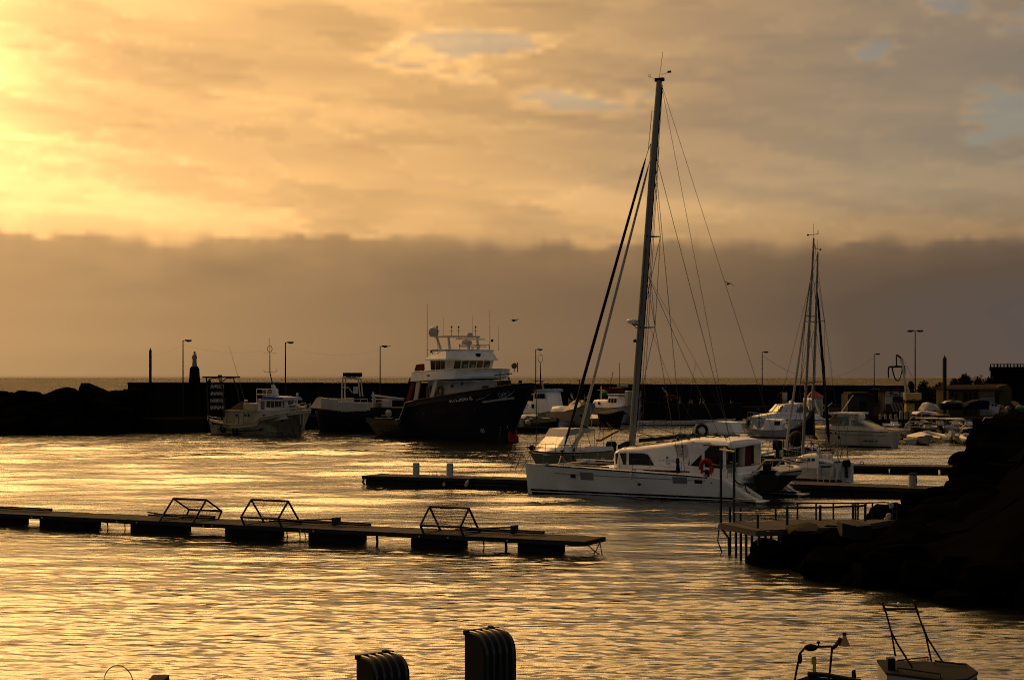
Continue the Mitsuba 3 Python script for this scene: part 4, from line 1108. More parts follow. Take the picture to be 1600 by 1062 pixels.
# ------------------------------------------------------------------ the rusty fishing boat at left
def build_fishing_boat():
    M = frame(-34.40, 183.0, 0, -35.0)
    k = thing('fishing_boat', 'rust-streaked cream fishing boat with blue wheelhouse awning at left', 'fishing boat')
    O = np.eye(4); O[0, 3] = .8
    Mh = M @ O
    h = Hull(14.2, 4.4, 1.4, 1.25, 2.9, draft=.5, rake=.09, transom=.55, full=.52, flare=.28, bowpow=2.4, ns=34, nv=10)
    sh = np.array([(0, 1.55), (2, 1.25), (5, 1.1), (8.3, 1.35), (9.0, 2.0), (11, 2.35), (14.2, 2.85)])
    h.sheer = lambda t: np.interp(np.asarray(t) * 14.2, sh[:, 0], sh[:, 1])
    hl = put(k, 'hull', h.shell(.35), RUSTY, Mh, 30)
    for s in (1, -1):
        put(hl, 'bow_plating', h.band(s, .63, .985, .12, .93, .02, 26), RUSTD, Mh)
        put(hl, 'rubbing_band', h.band(s, .05, .62, .82, .93, .06, 30), BLACK, Mh)
        put(hl, 'rubbing_band', h.band(s, .10, .62, .54, .60, .05, 30), BLACK, Mh)
        put(hl, 'bottom_paint', h.band(s, .0, .97, .0, .30, .02, 30), NAVY, Mh)
        put(hl, 'bow_rail', h.rail(s, .72, .99, .75, .03, 6, inset=.1) + h.rail(s, .72, .99, .4, .025, 6, inset=.1), GREYP, Mh)
        put(hl, 'bulwark_cap', tube(h.point(np.linspace(.64, 1, 20), np.ones(20), s, -.03), .06, 5), GREYP, Mh)
        put(hl, 'stern_rail', [tube(h.point(np.linspace(.0, .2, 8), np.ones(8), s, -.05) + [0, 0, .12], .05, 5)], GREYP, Mh)
    put(hl, 'hawse_hole', [ball(h.point(np.array([.82]), np.array([.75]), -1, .02)[0], .2, 1, (1, .4, 1))], BLACK, Mh)
    for t in (.18, .33):
        p = h.point(np.array([t]), np.array([.62]), -1, .14)[0]
        put(hl, 'tyre_fender', tyre(p, .34, .13, (0, 1, .2)), RUBBER, Mh)
    put(hl, 'anchor', [tube([h.point(np.array([.97]), np.array([.9]), -1, .15)[0] + d for d in ([0, 0, 0], [.1, 0, -.5], [.05, 0, -1.2])], .04, 5), tube([h.point(np.array([.985]), np.array([.95]), -1, .1)[0], h.point(np.array([.985]), np.array([.95]), -1, .1)[0] + [.25, -.1, -2.2]], .03, 4)], GREYP, Mh)
    L = lambda m, mt, nm, par=k, **a: put(par, nm, m, mt, M, **a)
    # after house with portholes, wheelhouse
    ah = L(hull_of([(x, y, z) for x, z in ((3.5, 1.2), (9.0, 1.2), (9.3, 2.6), (3.9, 2.6)) for y in (-1.55, 1.55)]), RUSTY, 'after_house')
    L([hull_of([(x, y, z) for x, z in ((3.8, 2.6), (9.3, 2.6), (9.3, 2.7), (3.8, 2.7)) for y in (-1.65, 1.65)])], RUSTY, 'house_roof', ah)
    for x, z in ((5.6, 2.15), (6.95, 2.2), (7.45, 2.2)):
        L(cyl((x, -1.54, z), (x, -1.60, z), .16, 12), GLASS, 'porthole', ah)
    L([tube([(5.9 + .02 * i, -1.6, 1.25), (5.9 + .02 * i, -1.6, 2.55)], .03, 4) for i in (0, 40)], RUSTD, 'pipe', ah)
    L(hull_of([(x, y, z) for x, z in ((8.9, 1.3), (13.2, 1.9), (12.6, 2.75), (9.0, 2.75)) for y in (-1.6, 1.6)]), PALEP, 'fore_house')
    L([box(9.6, 10.0, -1.66, -1.55, 2.0, 2.35, .03)], GLASS, 'fore_house_window')
    wh = L(loft([[(8.6, -1.35, z), (12.0 + d, -1.35, z), (12.35 + d, -.5, z), (12.35 + d, .5, z), (12.0 + d, 1.35, z), (8.6, 1.35, z)] for z, d in ((2.7, 0), (2.95, .05), (3.95, -.1))]), HULLW, 'wheelhouse', smooth=20)
    for a, b in ((9.1, 9.65), ):
        L(plate([(a, -1.37, 2.85), (b, -1.37, 2.85), (b, -1.37, 3.75), (a, -1.37, 3.75)], .05), TEAK, 'door', wh)
    for a in (9.95, 10.62, 11.2, 11.72):
        L(plate([(a, -1.38, 3.10), (a + (.55 if a < 10 else .44), -1.38, 3.10), (a + (.58 if a < 10 else .46), -1.38, 3.78), (a + .04, -1.38, 3.78)], .05), GLASS, 'window', wh)
    for y0, y1 in ((-1.05, -.55), (-.42, .42), (.55, 1.05)):
        L(plate([(12.38 - abs(y0 + y1) * .12, y0, 3.1), (12.38 - abs(y0 + y1) * .12, y1, 3.1), (12.3 - abs(y0 + y1) * .12, y1, 3.78), (12.3 - abs(y0 + y1) * .12, y0, 3.78)], .05), GLASS, 'front_window', wh)
    L(hull_of([(x, y, z) for x, z in ((9.2, 3.96), (12.7, 3.96), (12.4, 4.2), (9.6, 4.35)) for y in (-1.5, 1.5)]), BLUE, 'awning', wh)
    L(box(8.5, 12.6, -1.5, 1.5, 3.88, 3.96), HULLW, 'wheelhouse_roof', wh)
    L(box(6.2, 8.6, -1.2, 1.2, 2.7, 3.5, .05), RUSTY, 'engine_casing')
    L([tube([(6.3, -1.0, 3.5), (6.3, -1.0, 3.75), (6.7, -1.0, 3.8)], .12, 6)], PALEP, 'vent')
    # upper steering stand and mast
    us = L([tube([(8.0, s * .9, 3.6), (8.0, s * .9, 5.1)], .05, 5) for s in (-1, 1)] + [tube([(9.5, s * .9, 4.2), (9.5, s * .9, 5.1)], .05, 5) for s in (-1, 1)] + [tube([(8.0, -.9, z), (9.5, -.9, z), (9.5, .9, z), (8.0, .9, z)], .04, 5, close=True) for z in (4.5, 5.1)], HULLW, 'upper_steering_frame')
    L([box(8.3, 8.6, -.4, .4, 4.2, 5.0, .05), box(8.9, 9.3, -.5, .1, 4.2, 4.9, .05)], TEAK, 'steering_console')
    ms = L(hull_of([(x, y, z) for x, z in ((9.7, 4.1), (10.6, 4.1), (9.75, 5.6), (9.45, 5.6)) for y in (-.16, .16)]), HULLW, 'mast_foot')
    L(tube([(9.6, 0, 5.5), (9.15, 0, 7.0), (9.15, 0, 9.0)], [.08, .06, .045], 6), DSTEEL, 'mast', ms)
    L(box(8.9, 9.3, -1.3, 1.5, 5.82, 5.95, .03), WHITE, 'radar_scanner', ms)
    L([torus((9.15, 0, 9.55), .36, .03, (1, 0, 0), 18, 5), torus((9.15, 0, 9.55), .36, .03, (0, 1, 0), 18, 5), tube([(9.15, 0, 9.0), (9.15, 0, 10.8)], .02, 4), tube([(8.7, -.55, 9.05), (9.6, .55, 9.05)], .02, 4)], WIRE, 'loop_aerial', ms)
    L([tube([(8.7, -.5, 7.2), (8.7, -.4, 7.0), (9.15, 0, 6.95), (9.6, .5, 7.0), (9.65, .6, 7.3)], .03, 4)], WIRE, 'yardarm', ms)
    L(tube([(5.9, -.5, 3.5), (4.6, -.4, 6.6), (3.1, -.3, 10.0)], [.035, .022, .01], 5), WIRE, 'whip_aerial')
    # foredeck gear
    L([box(12.9, 13.4, -.7, .3, 2.5, 3.5, .06), box(13.7, 14.2, -.5, .5, 2.6, 3.3, .06)], DMAST, 'deck_box')
    L([tube([(13.0, .3, 2.6), (13.0, .3, 4.4)], .06, 6), ball((13.0, .3, 4.45), .16, 1, (1, 1, 1.6))], GREYP, 'bow_lamp')
    rng = np.random.RandomState(12)
    L([tube([np.array([12.8 + rng.uniform(0, 1.6), rng.uniform(-1, 0), 2.6 + rng.uniform(0, .5)]) + d for d in ([0, 0, 0], [.3, .1, .3], [.6, 0, .1])], .05, 5) for _ in range(8)], GREYP, 'coiled_line', kind=None)
    # stern gallows with a net drum
    for y in (-1.15, 1.15):
        L(tube([(.9, y * 1.15, 1.4), (.55, y, 4.0), (.4, y, 6.4)], [.11, .09, .08], 6), DSTEEL, 'gallows_leg')
        L(tube([(3.4, y * 1.1, 2.7), (3.0, y, 5.0), (2.3, y, 6.4)], [.08, .07, .06], 6), DSTEEL, 'gallows_leg')
        L(tube([(.45, y, 5.8), (1.3, y, 6.3), (2.6, y, 6.35)], .06, 5), DSTEEL, 'gallows_brace')
        L(box(-.2, 3.4, y - .07, y + .07, 6.35, 6.5, .02), DSTEEL, 'gallows_beam')
    L([box(.25, .45, -1.2, 1.2, 6.32, 6.46), cyl((1.4, -.2, 6.55), (1.4, .2, 6.55), .14, 8)], DSTEEL, 'gallows_crossbar')
    # folded net hanging in bundles on the gallows, seen as pale crumpled rows
    rows = []
    for z in (5.35, 4.55, 3.75, 2.98):
        pts = []
        for i in range(46):
            q = i / 45
            pts.append((.9 + 2.1 * q + rng.normal(0, .03), -1.0 + rng.normal(0, .05), z + .22 * (1 if i % 2 else -1) * rng.uniform(.5, 1) + rng.normal(0, .03)))
        rows.append(tube(pts, .026, 4))
    for i, r in enumerate(rows):
        L(r, GREYP, 'hung_net')
    L([hull_of([(3.6, -1, 2.7), (3.6, 1, 2.7), (7.2, -1, 2.7), (7.2, 1, 2.7), (5.2, 0, 3.7), (4.6, 0, 3.6), (6.4, .3, 3.4)])], RUBBER, 'net_pile')
    L(rail_line([(.9, -1.5, 1.5), (2.0, -1.7, 1.35), (3.3, -1.8, 1.25)], .55, .03, mid=True), GREYP, 'stern_railing')


# ------------------------------------------------------------------ the low workboat between them
def build_workboat():
    M = frame(-12.0, 186.5, 0, 177.0)               # bow to the left, nearly broadside
    k = thing('workboat', 'dark low workboat with pale raised bow panels and floodlight frame', 'workboat')
    h = Hull(11.0, 4.2, 2.1, 2.2, 2.6, draft=.4, rake=.05, transom=.9, full=.35, flare=.1, bowpow=2.4)
    hl = put(k, 'hull', h.shell(.4), NAVY, M, 30)
    L = lambda m, mt, nm, par=k, **a: put(par, nm, m, mt, M, **a)
    for s in (1, -1):
        b = [(4.6, 2.2, 2.5, 3.45), (8.0, 2.15, 2.55, 3.55), (8.0, 2.15, 2.55, 3.9), (10.0, 1.4, 2.75, 4.0), (11.1, .15, 2.8, 4.05)]
        L([plate([(b[i][0], s * b[i][1], b[i][2]), (b[i + 1][0], s * b[i + 1][1], b[i + 1][2]), (b[i + 1][0] - (.75 if i == 3 else 0), s * (b[i + 1][1] + .1), b[i + 1][3]), (b[i][0], s * (b[i][1] + .1), b[i][3])][::s], .06) for i in (0,)], PALEP, 'bulwark_panel')
        L([plate([(8.02, s * 2.16, 2.55), (10.0, s * 1.6, 2.75), (10.0, s * 1.8, 3.98), (8.02, s * 2.3, 3.9)][::s], .06)], PALEP, 'bulwark_panel')
        L([plate([(10.0, s * 1.6, 2.75), (11.6, s * .1, 2.85), (10.7, s * .6, 4.05), (10.0, s * 1.8, 3.98)][::s], .06)], PALEP, 'bulwark_panel')
    fr = L([tube([(7.7, s * 1.1, 2.4), (7.7, s * 1.1, 5.0), (7.6, s * 1.1, 6.35)], .10, 6) for s in (-1, 1)] + [tube([(5.6, s * 1.1, 4.2), (5.8, s * 1.1, 6.2)], .08, 6) for s in (-1, 1)] + [tube([(7.6, s * 1.1, 6.35), (5.8, s * 1.1, 6.2)], .08, 6) for s in (-1, 1)] + [tube([(7.6, -1.1, 6.35), (7.6, 1.1, 6.35)], .07, 6)], GREYP, 'wheel_frame')
    L([box(5.9, 7.7, -1.2, 1.2, 6.35, 6.45)], GREYP, 'canopy', fr)
    for x in (7.3, 6.65, 6.0):
        L(box(x - .28, x + .28, -1.5, -1.1, 6.45, 6.95, .04), BLACK, 'floodlight', fr)
        L(plate([(x - .25, 1.22, 6.5), (x + .25, 1.22, 6.5), (x + .25, 1.22, 6.93), (x - .25, 1.22, 6.93)], .2), BLACK, 'floodlight', fr)
    L([box(6.4, 7.5, .5, 1.3, 2.4, 4.0, .05)], PALEP, 'console')
    L([tube([(7.7, 1.1, 5.2), (6.9, 1.1, 5.2), (6.5, 1.1, 4.6)], .06, 5), box(5.9, 6.4, .6, 1.1, 4.5, 5.3, .05)], GREYP, 'seat_frame')
    L(rail_line([(6.2, 1.9, 2.6), (5.4, 1.9, 2.6), (4.6, 1.9, 2.6)], 1.3, .04, mid=True), GREYP, 'railing')
    cr = L([cyl((4.0, .8, 2.2), (4.0, .8, 4.0), .22, 10)], PALEP, 'crane_post')
    L([tube([(4.3, .8, 4.3), (1.2, .9, 3.95), (-.6, .9, 3.85)], [.13, .10, .08], 6)], GREYP, 'crane_jib', cr)
    L([tube([(4.3, .8, 3.85), (.5, .9, 3.8)], .08, 6), tube([(4.1, .8, 4.7), (4.1, .8, 3.8)], .12, 6), box(-.9, -.2, .75, 1.05, 3.75, 3.98, .03)], GREYP, 'crane_ram', cr)
    L([box(1.9, 3.0, .6, 1.7, 2.9, 3.75, .06)], PALEP, 'engine_box')
    L([box(3.1, 3.7, .6, 1.5, 2.9, 3.5, .06)], TEAK, 'winch')
    L([hull_of([(x, y, z) for x in (4.3, -.2) for y in (-1.6, 1.9) for z in (1.8, 2.9)])], BLACK, 'deck_house')
    L([box(1.8, 3.0, 2.0, 2.1, 1.95, 2.05)], PALEP, 'rubbing_strip')
    L([torus(h.point(np.array([.62]), np.array([.55]), 1, .05)[0], .25, .08, (0, 1, 0), 14, 6)], DSTEEL, 'tyre_fender')
    k2 = thing('lantern', 'pale round deck lantern right of the workboat crane', 'lantern')
    c = px(607, 640, 184)
    put(k2, 'lamp', lathe([(0, -.1), (.15, 0), (.34, .25), (.38, .6), (.22, .85), (0, .9)], (c[0], 184, c[2] - .9), 10), PALEP)
    put(k2, 'stand', lathe([(.12, -1.8), (.16, -.4), (.3, -.1), (.1, 0)], (c[0], 184, c[2] - .9), 8), DSTEEL)


build_ship()
build_fishing_boat()
build_workboat()

# ------------------------------------------------------------------ smaller boats


def moor(xs, xb, y_wl, L, away):
    """Frame of a boat of length L whose stern lies at image column xs, its bow at xb, stern waterline at image row y_wl; bow turned away (1) or towards us (-1)."""
    Y = H * F / (y_wl - HORIZON)
    S = np.array([(xs - 800) / F * Y, Y])
    best = None
    for a in np.linspace(0, 89, 357):
        t = math.radians(a) * away
        th = t if xb > xs else PI - t
        q = S + L * np.array([math.cos(th), math.sin(th)])
        e = abs(800 + F * q[0] / q[1] - xb)
        if best is None or e < best[0]:
            best = (e, math.degrees(th))
    return frame(S[0], S[1], 0, best[1])


def add_outboard(k, M, x=-.25, y=0.0, z=.75, s=1.0, mt=None):
    o = put(k, 'outboard', hull_of([(x + a * s, y + b * s, z + c * s) for a, c in ((-.38, .05), (-.42, .42), (-.30, .58), (.02, .55), (.12, .38), (.10, .02)) for b in (-.17, .17)]), mt or BLACK, M)
    put(o, 'leg', hull_of([(x + a * s, y + b * s, z + c * s) for a, c in ((-.22, .05), (.02, .05), (-.06, -.8), (-.26, -.8)) for b in (-.06, .06)]), DSTEEL, M)


def fit_hull(k, M, L, B, zs, zm, zb, mt, stripe=None, **kw):
    h = Hull(L, B, zs, zm, zb, **{**dict(draft=.35, rake=.12, transom=.85, full=.6, flare=.22, ns=24, nv=8), **kw})
    hl = put(k, 'hull', h.shell(kw.get('deck', .10) if False else .12), mt, M, 30)
    put(hl, 'rub_rail', [tube(h.point(np.linspace(0, 1, 22), np.full(22, .985), s, .01), .035, 5) for s in (1, -1)], RUBBER, M)
    if stripe:
        put(hl, 'stripe', [h.band(s, .02, .97, .62, .70, .012, 24) for s in (1, -1)], stripe, M)
    put(hl, 'bottom_paint', [h.band(s, 0, .97, -.1, .10, .012, 24, True) for s in (1, -1)], BLACK, M)
    return h, hl


def open_boat(label, M, L, B, mt, group=None, free=(.6, .55, .85), console=False, arch=False, cover=None, engines=1, rib=False, shade=None, rails=False, name='open_boat', catg='boat', estripe=None, emat=None):
    k = thing(name, label, catg, group)
    if rib:
        h, hl = fit_hull(k, M, L * .97, B * .7, .45, .42, .7, GREYP, rake=.1)
        pts = [(0.0, B * .42, .55), (L * .55, B * .42, .58), (L * .82, B * .33, .68), (L * .95, B * .14, .80), (L * .99, 0, .85), (L * .95, -B * .14, .80), (L * .82, -B * .33, .68), (L * .55, -B * .42, .58), (0.0, -B * .42, .55)]
        put(k, 'buoyancy_tube', tube(pts, [.12] + [.24] * 7 + [.12], 9), mt, M)
        for s in (1, -1):
            put(k, 'rubbing_strip', tube([(q[0], q[1] * 1.0 + s * .235, q[2]) for q in (pts if s > 0 else pts)[0 if s > 0 else 6:3 if s > 0 else 9]], .03, 4), BLACK, M)
    else:
        h, hl = fit_hull(k, M, L, B, *free, mt, estripe)
        for x in (L * .3, L * .55):
            put(k, 'thwart', box(x, x + .28, -B * .38, B * .38, free[1] - .18, free[1] - .12), TEAK, M)
    if engines:
        for i in range(engines):
            add_outboard(k, M, -.22, (i - (engines - 1) / 2) * .5, .62, 1.15 if L > 5 else .9, emat)
    if console:
        c = put(k, 'console', hull_of([(x, y, z) for x, z in ((L * .38, .4), (L * .5, .4), (L * .48, 1.15), (L * .40, 1.3)) for y in (-.4, .4)]), WHITE, M)
        put(c, 'windscreen', plate([(L * .50, -.4, 1.1), (L * .50, .4, 1.1), (L * .45, .36, 1.55), (L * .45, -.36, 1.55)], .02), GLASSG, M)
        put(k, 'seat', box(L * .22, L * .30, -.45, .45, .4, 1.0, .06), WHITE, M)
        put(k, 'console_rail', [tube([(L * .46, s * .42, .5), (L * .46, s * .42, 1.7), (L * .40, s * .42, 1.7)], .02, 5) for s in (1, -1)], STEEL, M)
    if arch:
        put(k, 'roll_bar', tube([(.5, B * .40, .6), (.25, B * .36, 1.5), (.15, B * .22, 1.85), (.15, -B * .22, 1.85), (.25, -B * .36, 1.5), (.5, -B * .40, .6)], .055, 6), GREYP, M)
    if shade:
        put(k, 'sun_canopy', hull_of([(x, y, z) for x, z in ((L * .2, 1.95), (L * .62, 1.95), (L * .58, 2.05), (L * .25, 2.05)) for y in (-B * .42, B * .42)]), shade, M)
        put(k, 'canopy_pole', tubes([[(x, s * B * .4, .6), (x2, s * B * .4, 1.97)] for x, x2 in ((L * .3, L * .22), (L * .45, L * .6)) for s in (1, -1)], .02, 5), STEEL, M)
    if cover is not None:
        rg = np.random.RandomState(int(L * 100) + len(label))
        secs = []
        for x, c in ((.1, .15), (L * .25, .42), (L * .5, .55), (L * .72, .40), (L * .95, .12)):
            w = float(h.half(np.array([x / L]), np.array([1.]))[0]) if not rib else B * .4
            z = float(h.sheer(np.array([x / L]))[0])
            secs.append([(x, -w - .04, z - .06), (x, -w * .9, z + .10), (x, -w * .4, z + c * .8 + rg.uniform(-.04, .04)), (x, 0, z + c), (x, w * .4, z + c * .8 + rg.uniform(-.04, .04)), (x, w * .9, z + .10), (x, w + .04, z - .06)])
        put(k, 'cover', loft(secs), cover, M, 40)
    if rails:
        for s in (1, -1):
            put(k, 'bow_rail', h.rail(s, .55, .97, .5, .018, 5), STEEL, M)
    return k, h


def cabin_boat(label, M, L, B, free, mt, prof, wins, name='motor_cruiser', catg='motorboat', group=None, stripe=None, glass=None, screen=None, bw=.40, rails=True, cab=None, **kw):
    """prof: the cabin's side outline as (x/L, z); wins: polygons of (x/L, z) on the cabin side."""
    k = thing(name, label, catg, group)
    h, hl = fit_hull(k, M, L, B, *free, mt, stripe, **kw)
    xs = np.array([p[0] for p in prof]) * L
    top = prof
    w = B * bw
    zb = min(free) - .1
    secs = []
    for x, z, t in [(p[0] * L, p[1], p[2] if len(p) > 2 else 1.0) for p in prof]:
        ww = min(w * t, float(h.half(np.array([min(x / L, 1)]), np.array([1.]))[0]) * .88 + .02)
        zz = max(z, zb + .15)
        secs.append([(x, -ww, zb), (x, -ww * .97, zb + (zz - zb) * .6), (x, -ww * .85, zz - .06), (x, -ww * .5, zz), (x, ww * .5, zz), (x, ww * .85, zz - .06), (x, ww * .97, zb + (zz - zb) * .6), (x, ww, zb)])
    cb = put(k, 'cabin', loft(secs), cab or WHITE, M, 40)
    for poly in wins:
        for s in (1, -1):
            yy = lambda x, z: s * (min(w * np.interp(x * L, xs, [p[2] if len(p) > 2 else 1 for p in prof]), float(h.half(np.array([min(x, 1)]), np.array([1.]))[0]) * .88 + .02) * 1.0 + .012)
            put(cb, 'side_window', plate([(x * L, yy(x, z), z) for x, z in poly][::s], .03), glass or GLASS, M)
    if rails:
        for s in (1, -1):
            put(k, 'bow_rail', h.rail(s, .50, .98, .55, .018, 6), STEEL, M)
    return k, h, hl, cb


def build_marina():
    P = lambda k, nm, m, mt, M, **a: put(k, nm, m, mt, M, **a)
    # --- sport-fishing cruiser moored beyond the catamaran's bow
    M = moor(944, 826, 727, 7.6, -1)
    k, h, hl, cb = cabin_boat('small olive-sided cabin cruiser with sloping windscreen beyond the catamaran\'s bow', M, 7.6, 2.7, (1.15, 1.1, 1.3), OLIVE,
                              [(.25, 1.35, .95), (.30, 1.5), (.55, 1.55), (.62, 1.62), (.72, 1.5, .95), (.90, 1.25, .7)], [], rake=.16, glass=GLASSG)
    P(k, 'windscreen', [plate([(5.9, -1.0, 1.5), (5.9, 1.0, 1.5), (5.0, .9, 2.25), (5.0, -.9, 2.25)], .03)], CLEAR, M)
    P(k, 'side_screen', plate([(5.85, 1.05, 1.5), (3.9, 1.1, 1.55), (4.2, .95, 2.25), (5.0, .92, 2.25)], .03), CLEAR, M)
    P(k, 'side_screen', plate([(5.85, -1.05, 1.5), (3.9, -1.1, 1.55), (4.2, -.95, 2.25), (5.0, -.92, 2.25)], .03), CLEAR, M)
    P(k, 'hard_top', hull_of([(x, y, z) for x, z in ((5.05, 2.25), (4.6, 2.75), (3.4, 2.82), (2.0, 2.68), (1.95, 2.6), (3.2, 2.55)) for y in (-1.0, 1.0)]), GREYP, M)
    for s in (1, -1):
        P(k, 'roof_strut', [hull_of([(x, s * 1.0 + d, z) for d in (-.03, .03) for x, z in ((4.1, 1.5), (4.5, 1.5), (3.4, 2.6), (3.0, 2.6))])], GREYP, M)
        P(k, 'canopy_pole', tubes([[(2.0, s * .95, 1.2), (2.0, s * .95, 2.62)], [(2.9, s * .95, 2.6), (2.3, s * 1.0, 1.2)]], .02, 5), STEEL, M)
        P(k, 'porthole', [cyl((4.2, s * 1.09, 1.32), (4.2, s * 1.14, 1.32), .14, 12)], GLASS, M)
    P(k, 'cockpit_coaming', [plate([(.2, s * 1.15, 1.05), (3.2, s * 1.2, 1.05), (3.2, s * 1.15, 1.5), (.3, s * 1.12, 1.42)][::s], .05) for s in (1, -1)], WHITE, M)
    P(k, 'bowsprit', [box(6.9, 8.9, -.25, .25, 1.25, 1.32), tube([(8.9, -.25, 1.32), (8.9, -.2, 1.8), (7.4, -.3, 1.85)], .02, 5), tube([(8.9, .25, 1.32), (8.9, .2, 1.8), (7.4, .3, 1.85)], .02, 5)], GREYP, M)
    P(k, 'anchor', [ball((7.3, 0, 1.5), .2, 1, (1.4, .8, 1)), tube([(7.0, 0, 1.4), (7.7, 0, 1.55)], .05, 5)], BLACK, M)
    P(k, 'bow_line', tubes([[(8.6, .2, 1.25), (8.0, .8, .0)], [(8.6, -.2, 1.25), (8.9, -.5, .0)], [(8.2, 0, 1.25), (9.4, .5, 0)], [(7.4, 0, 1.2), (8.5, .2, 0)]], .02, 4), WIRE, M)
    P(k, 'gangway', [hull_of([(x, y, z) for x, z in ((.6, 1.75), (-1.3, 2.45), (-1.3, 2.58), (.6, 1.92)) for y in (-.25, .25)])], TEAK, M)
    P(k, 'stern_frame', [tube([(.1, s * .8, 1.1), (-.2, s * .5, 2.7)], .025, 5) for s in (1, -1)] + [tube([(-.2, -.5, 2.7), (-.2, .5, 2.7)], .025, 5), tube([(.7, .6, 1.2), (.7, .6, 2.95)], .02, 5), tube([(-.2, .5, 2.6), (.4, .6, 3.15), (-1.2, 0, 2.5)], .02, 4)], STEEL, M)
    P(k, 'searchlight', [ball((3.6, .3, 2.95), .12, 1), tube([(3.6, .3, 2.8), (3.6, .3, 2.95)], .03, 5), tube([(2.9, -.2, 2.8), (2.85, -.2, 3.3)], .015, 4)], BLACK, M)
    add_outboard(k, M, -.35, .2, 1.0, 1.3)
    # --- white day boat seen over the catamaran's stern
    M = moor(1080, 1192, 719, 5.9, -1)
    k, h, hl, cb = cabin_boat('white motorboat with raised cockpit and red lettering, seen over the catamaran\'s stern', M, 5.6, 2.3, (1.35, 1.3, 1.5), WHITE,
                              [(.02, 1.75, .9), (.06, 2.25), (.35, 2.35), (.68, 2.3), (.74, 2.1), (.95, 1.6, .6)], [], name='motorboat', rake=.14, bw=.43)
    P(k, 'flying_bridge', hull_of([(x, y, z) for x, z in ((.5, 2.2), (3.8, 2.2), (3.6, 2.95), (2.5, 3.02), (.8, 2.8)) for y in (-.95, .95)]), WHITE, M)
    P(k, 'canvas_dodger', hull_of([(x, y, z) for x, z in ((2.4, 2.2), (3.95, 2.2), (3.65, 2.98), (2.5, 3.05)) for y in (-.97, .97)]), WHITE, M)
    P(k, 'tyre', torus((1.35, -1.02, 2.35), .42, .12, (0, 1, 0), 20, 8), RUBBER, M)
    P(k, 'grab_rail', tube([(.5, -.9, 2.1), (.8, -.9, 2.75), (2.1, -.9, 2.8), (2.4, -.9, 2.15)], .035, 5), DSTEEL, M)
    P(k, 'red_marking', [hull_of([(x + a, -1.01 - .01 * b, 1.72 + z) for a, z in ((0, 0), (.22, 0), (.26, .13), (.05, .16)) for b in (0, 1)]) for x in (.7, .98, 1.26, 1.5)], DRED, M)
    P(k, 'red_trim', [tube([(2.9, -1.02, 1.9), (5.2, -.55, 1.62)], .03, 4)], DRED, M)
    P(k, 'side_port', [cyl((x, -.98, z), (x, -1.04, z), .07, 8) for x, z in ((2.2, 1.75), (2.0, 1.45), (2.7, 1.62), (3.6, 1.7), (2.1, 2.02))], BLACK, M)
    add_outboard(k, M, -.45, 0, 1.25, 1.5, OLIVE)
    # --- white cruiser lying behind the twin masts
    M = moor(1296, 1168, 676, 10.5, -1)
    k, h, hl, cb = cabin_boat('white motor cruiser with raked windscreen behind the twin yacht masts', M, 10.5, 3.3, (1.6, 1.6, 1.95), WHITE,
                              [(.12, 1.75, .9), (.2, 2.2), (.45, 2.35), (.52, 2.75), (.62, 2.75), (.66, 2.45), (.92, 2.05, .6)], [], rake=.2, stripe=None)
    P(k, 'flying_bridge', hull_of([(x, y, z) for x, z in ((3.2, 2.3), (7.0, 2.3), (6.4, 3.3), (3.9, 3.45)) for y in (-1.2, 1.2)]), WHITE, M)
    P(k, 'windscreen', [plate([(7.3, -1.0, 2.5), (7.3, 1.0, 2.5), (6.6, .9, 3.2), (6.6, -.9, 3.2)], .03), plate([(7.25, 1.05, 2.5), (6.2, 1.22, 2.5), (6.2, 1.15, 3.2), (6.6, .95, 3.2)], .03)], GLASSG, M)
    P(k, 'lit_pane', plate([(7.2, 1.07, 2.55), (6.95, 1.11, 2.55), (6.75, 1.08, 3.1), (6.85, 1.0, 3.1)], .03), ORANGE, M)
    P(k, 'screen_frame', tubes([[(8.1, 1.05, 2.4), (7.2, 1.0, 3.3), (5.6, 1.1, 3.35)], [(5.1, 1.25, 2.5), (4.3, 1.22, 3.3)], [(4.2, 1.25, 3.35), (2.6, 1.2, 3.2), (1.6, 1.2, 2.4)], [(.2, 1.3, 1.8), (2.0, 1.3, 3.7), (2.5, 1.2, 3.75)], [(.4, 1.3, 3.5), (1.6, 1.3, 2.6)]], .06, 5), PALEP, M)
    P(k, 'canvas_screen', plate([(5.0, 1.26, 2.45), (3.2, 1.26, 2.4), (3.6, 1.22, 3.1), (4.5, 1.22, 3.15)], .03), TEAK, M)
    P(k, 'radar_dome', lathe([(0, 0), (.3, 0), (.34, .15), (.2, .3), (0, .32)], (4.9, 0, 3.45), 12), WHITE, M)
    P(k, 'radar_arch', [tube([(1.9, s * 1.3, 1.8), (2.7, s * 1.2, 3.9)], .09, 6) for s in (1, -1)] + [tube([(2.7, -1.2, 3.9), (2.7, 1.2, 3.9)], .09, 6)], WHITE, M)
    # --- small half-decked boat in front of it
    M = moor(1236, 1163, 684, 5.2, 1)
    k, h, hl, cb = cabin_boat('small white boat with a square black window, in front of the white cruiser', M, 5.2, 2.0, (.85, .8, 1.0), GREYP, [(.1, 1.2, .8), (.15, 1.95), (.5, 2.0), (.55, 1.2, .9), (.6, 1.0, .8)], [[(.18, 1.35), (.3, 1.35), (.3, 1.75), (.18, 1.75)]], name='motorboat', rails=False)
    P(k, 'cabin_top_rail', tube([(2.6, .5, 1.0), (3.2, .5, 2.1), (4.3, .3, 2.15), (4.6, .3, 1.1)], .03, 5), DSTEEL, M)
    P(k, 'rowlock_post', [tube([(3.4, .4, 1.0), (3.4, .4, 2.9)], .05, 5), ball((3.4, .4, 2.95), .15, 1)], BLACK, M)
    P(k, 'coiled_rope', [torus((.2, .8, 1.3), .35, .08, (0, 1, .2), 16, 6)], PALEP, M)
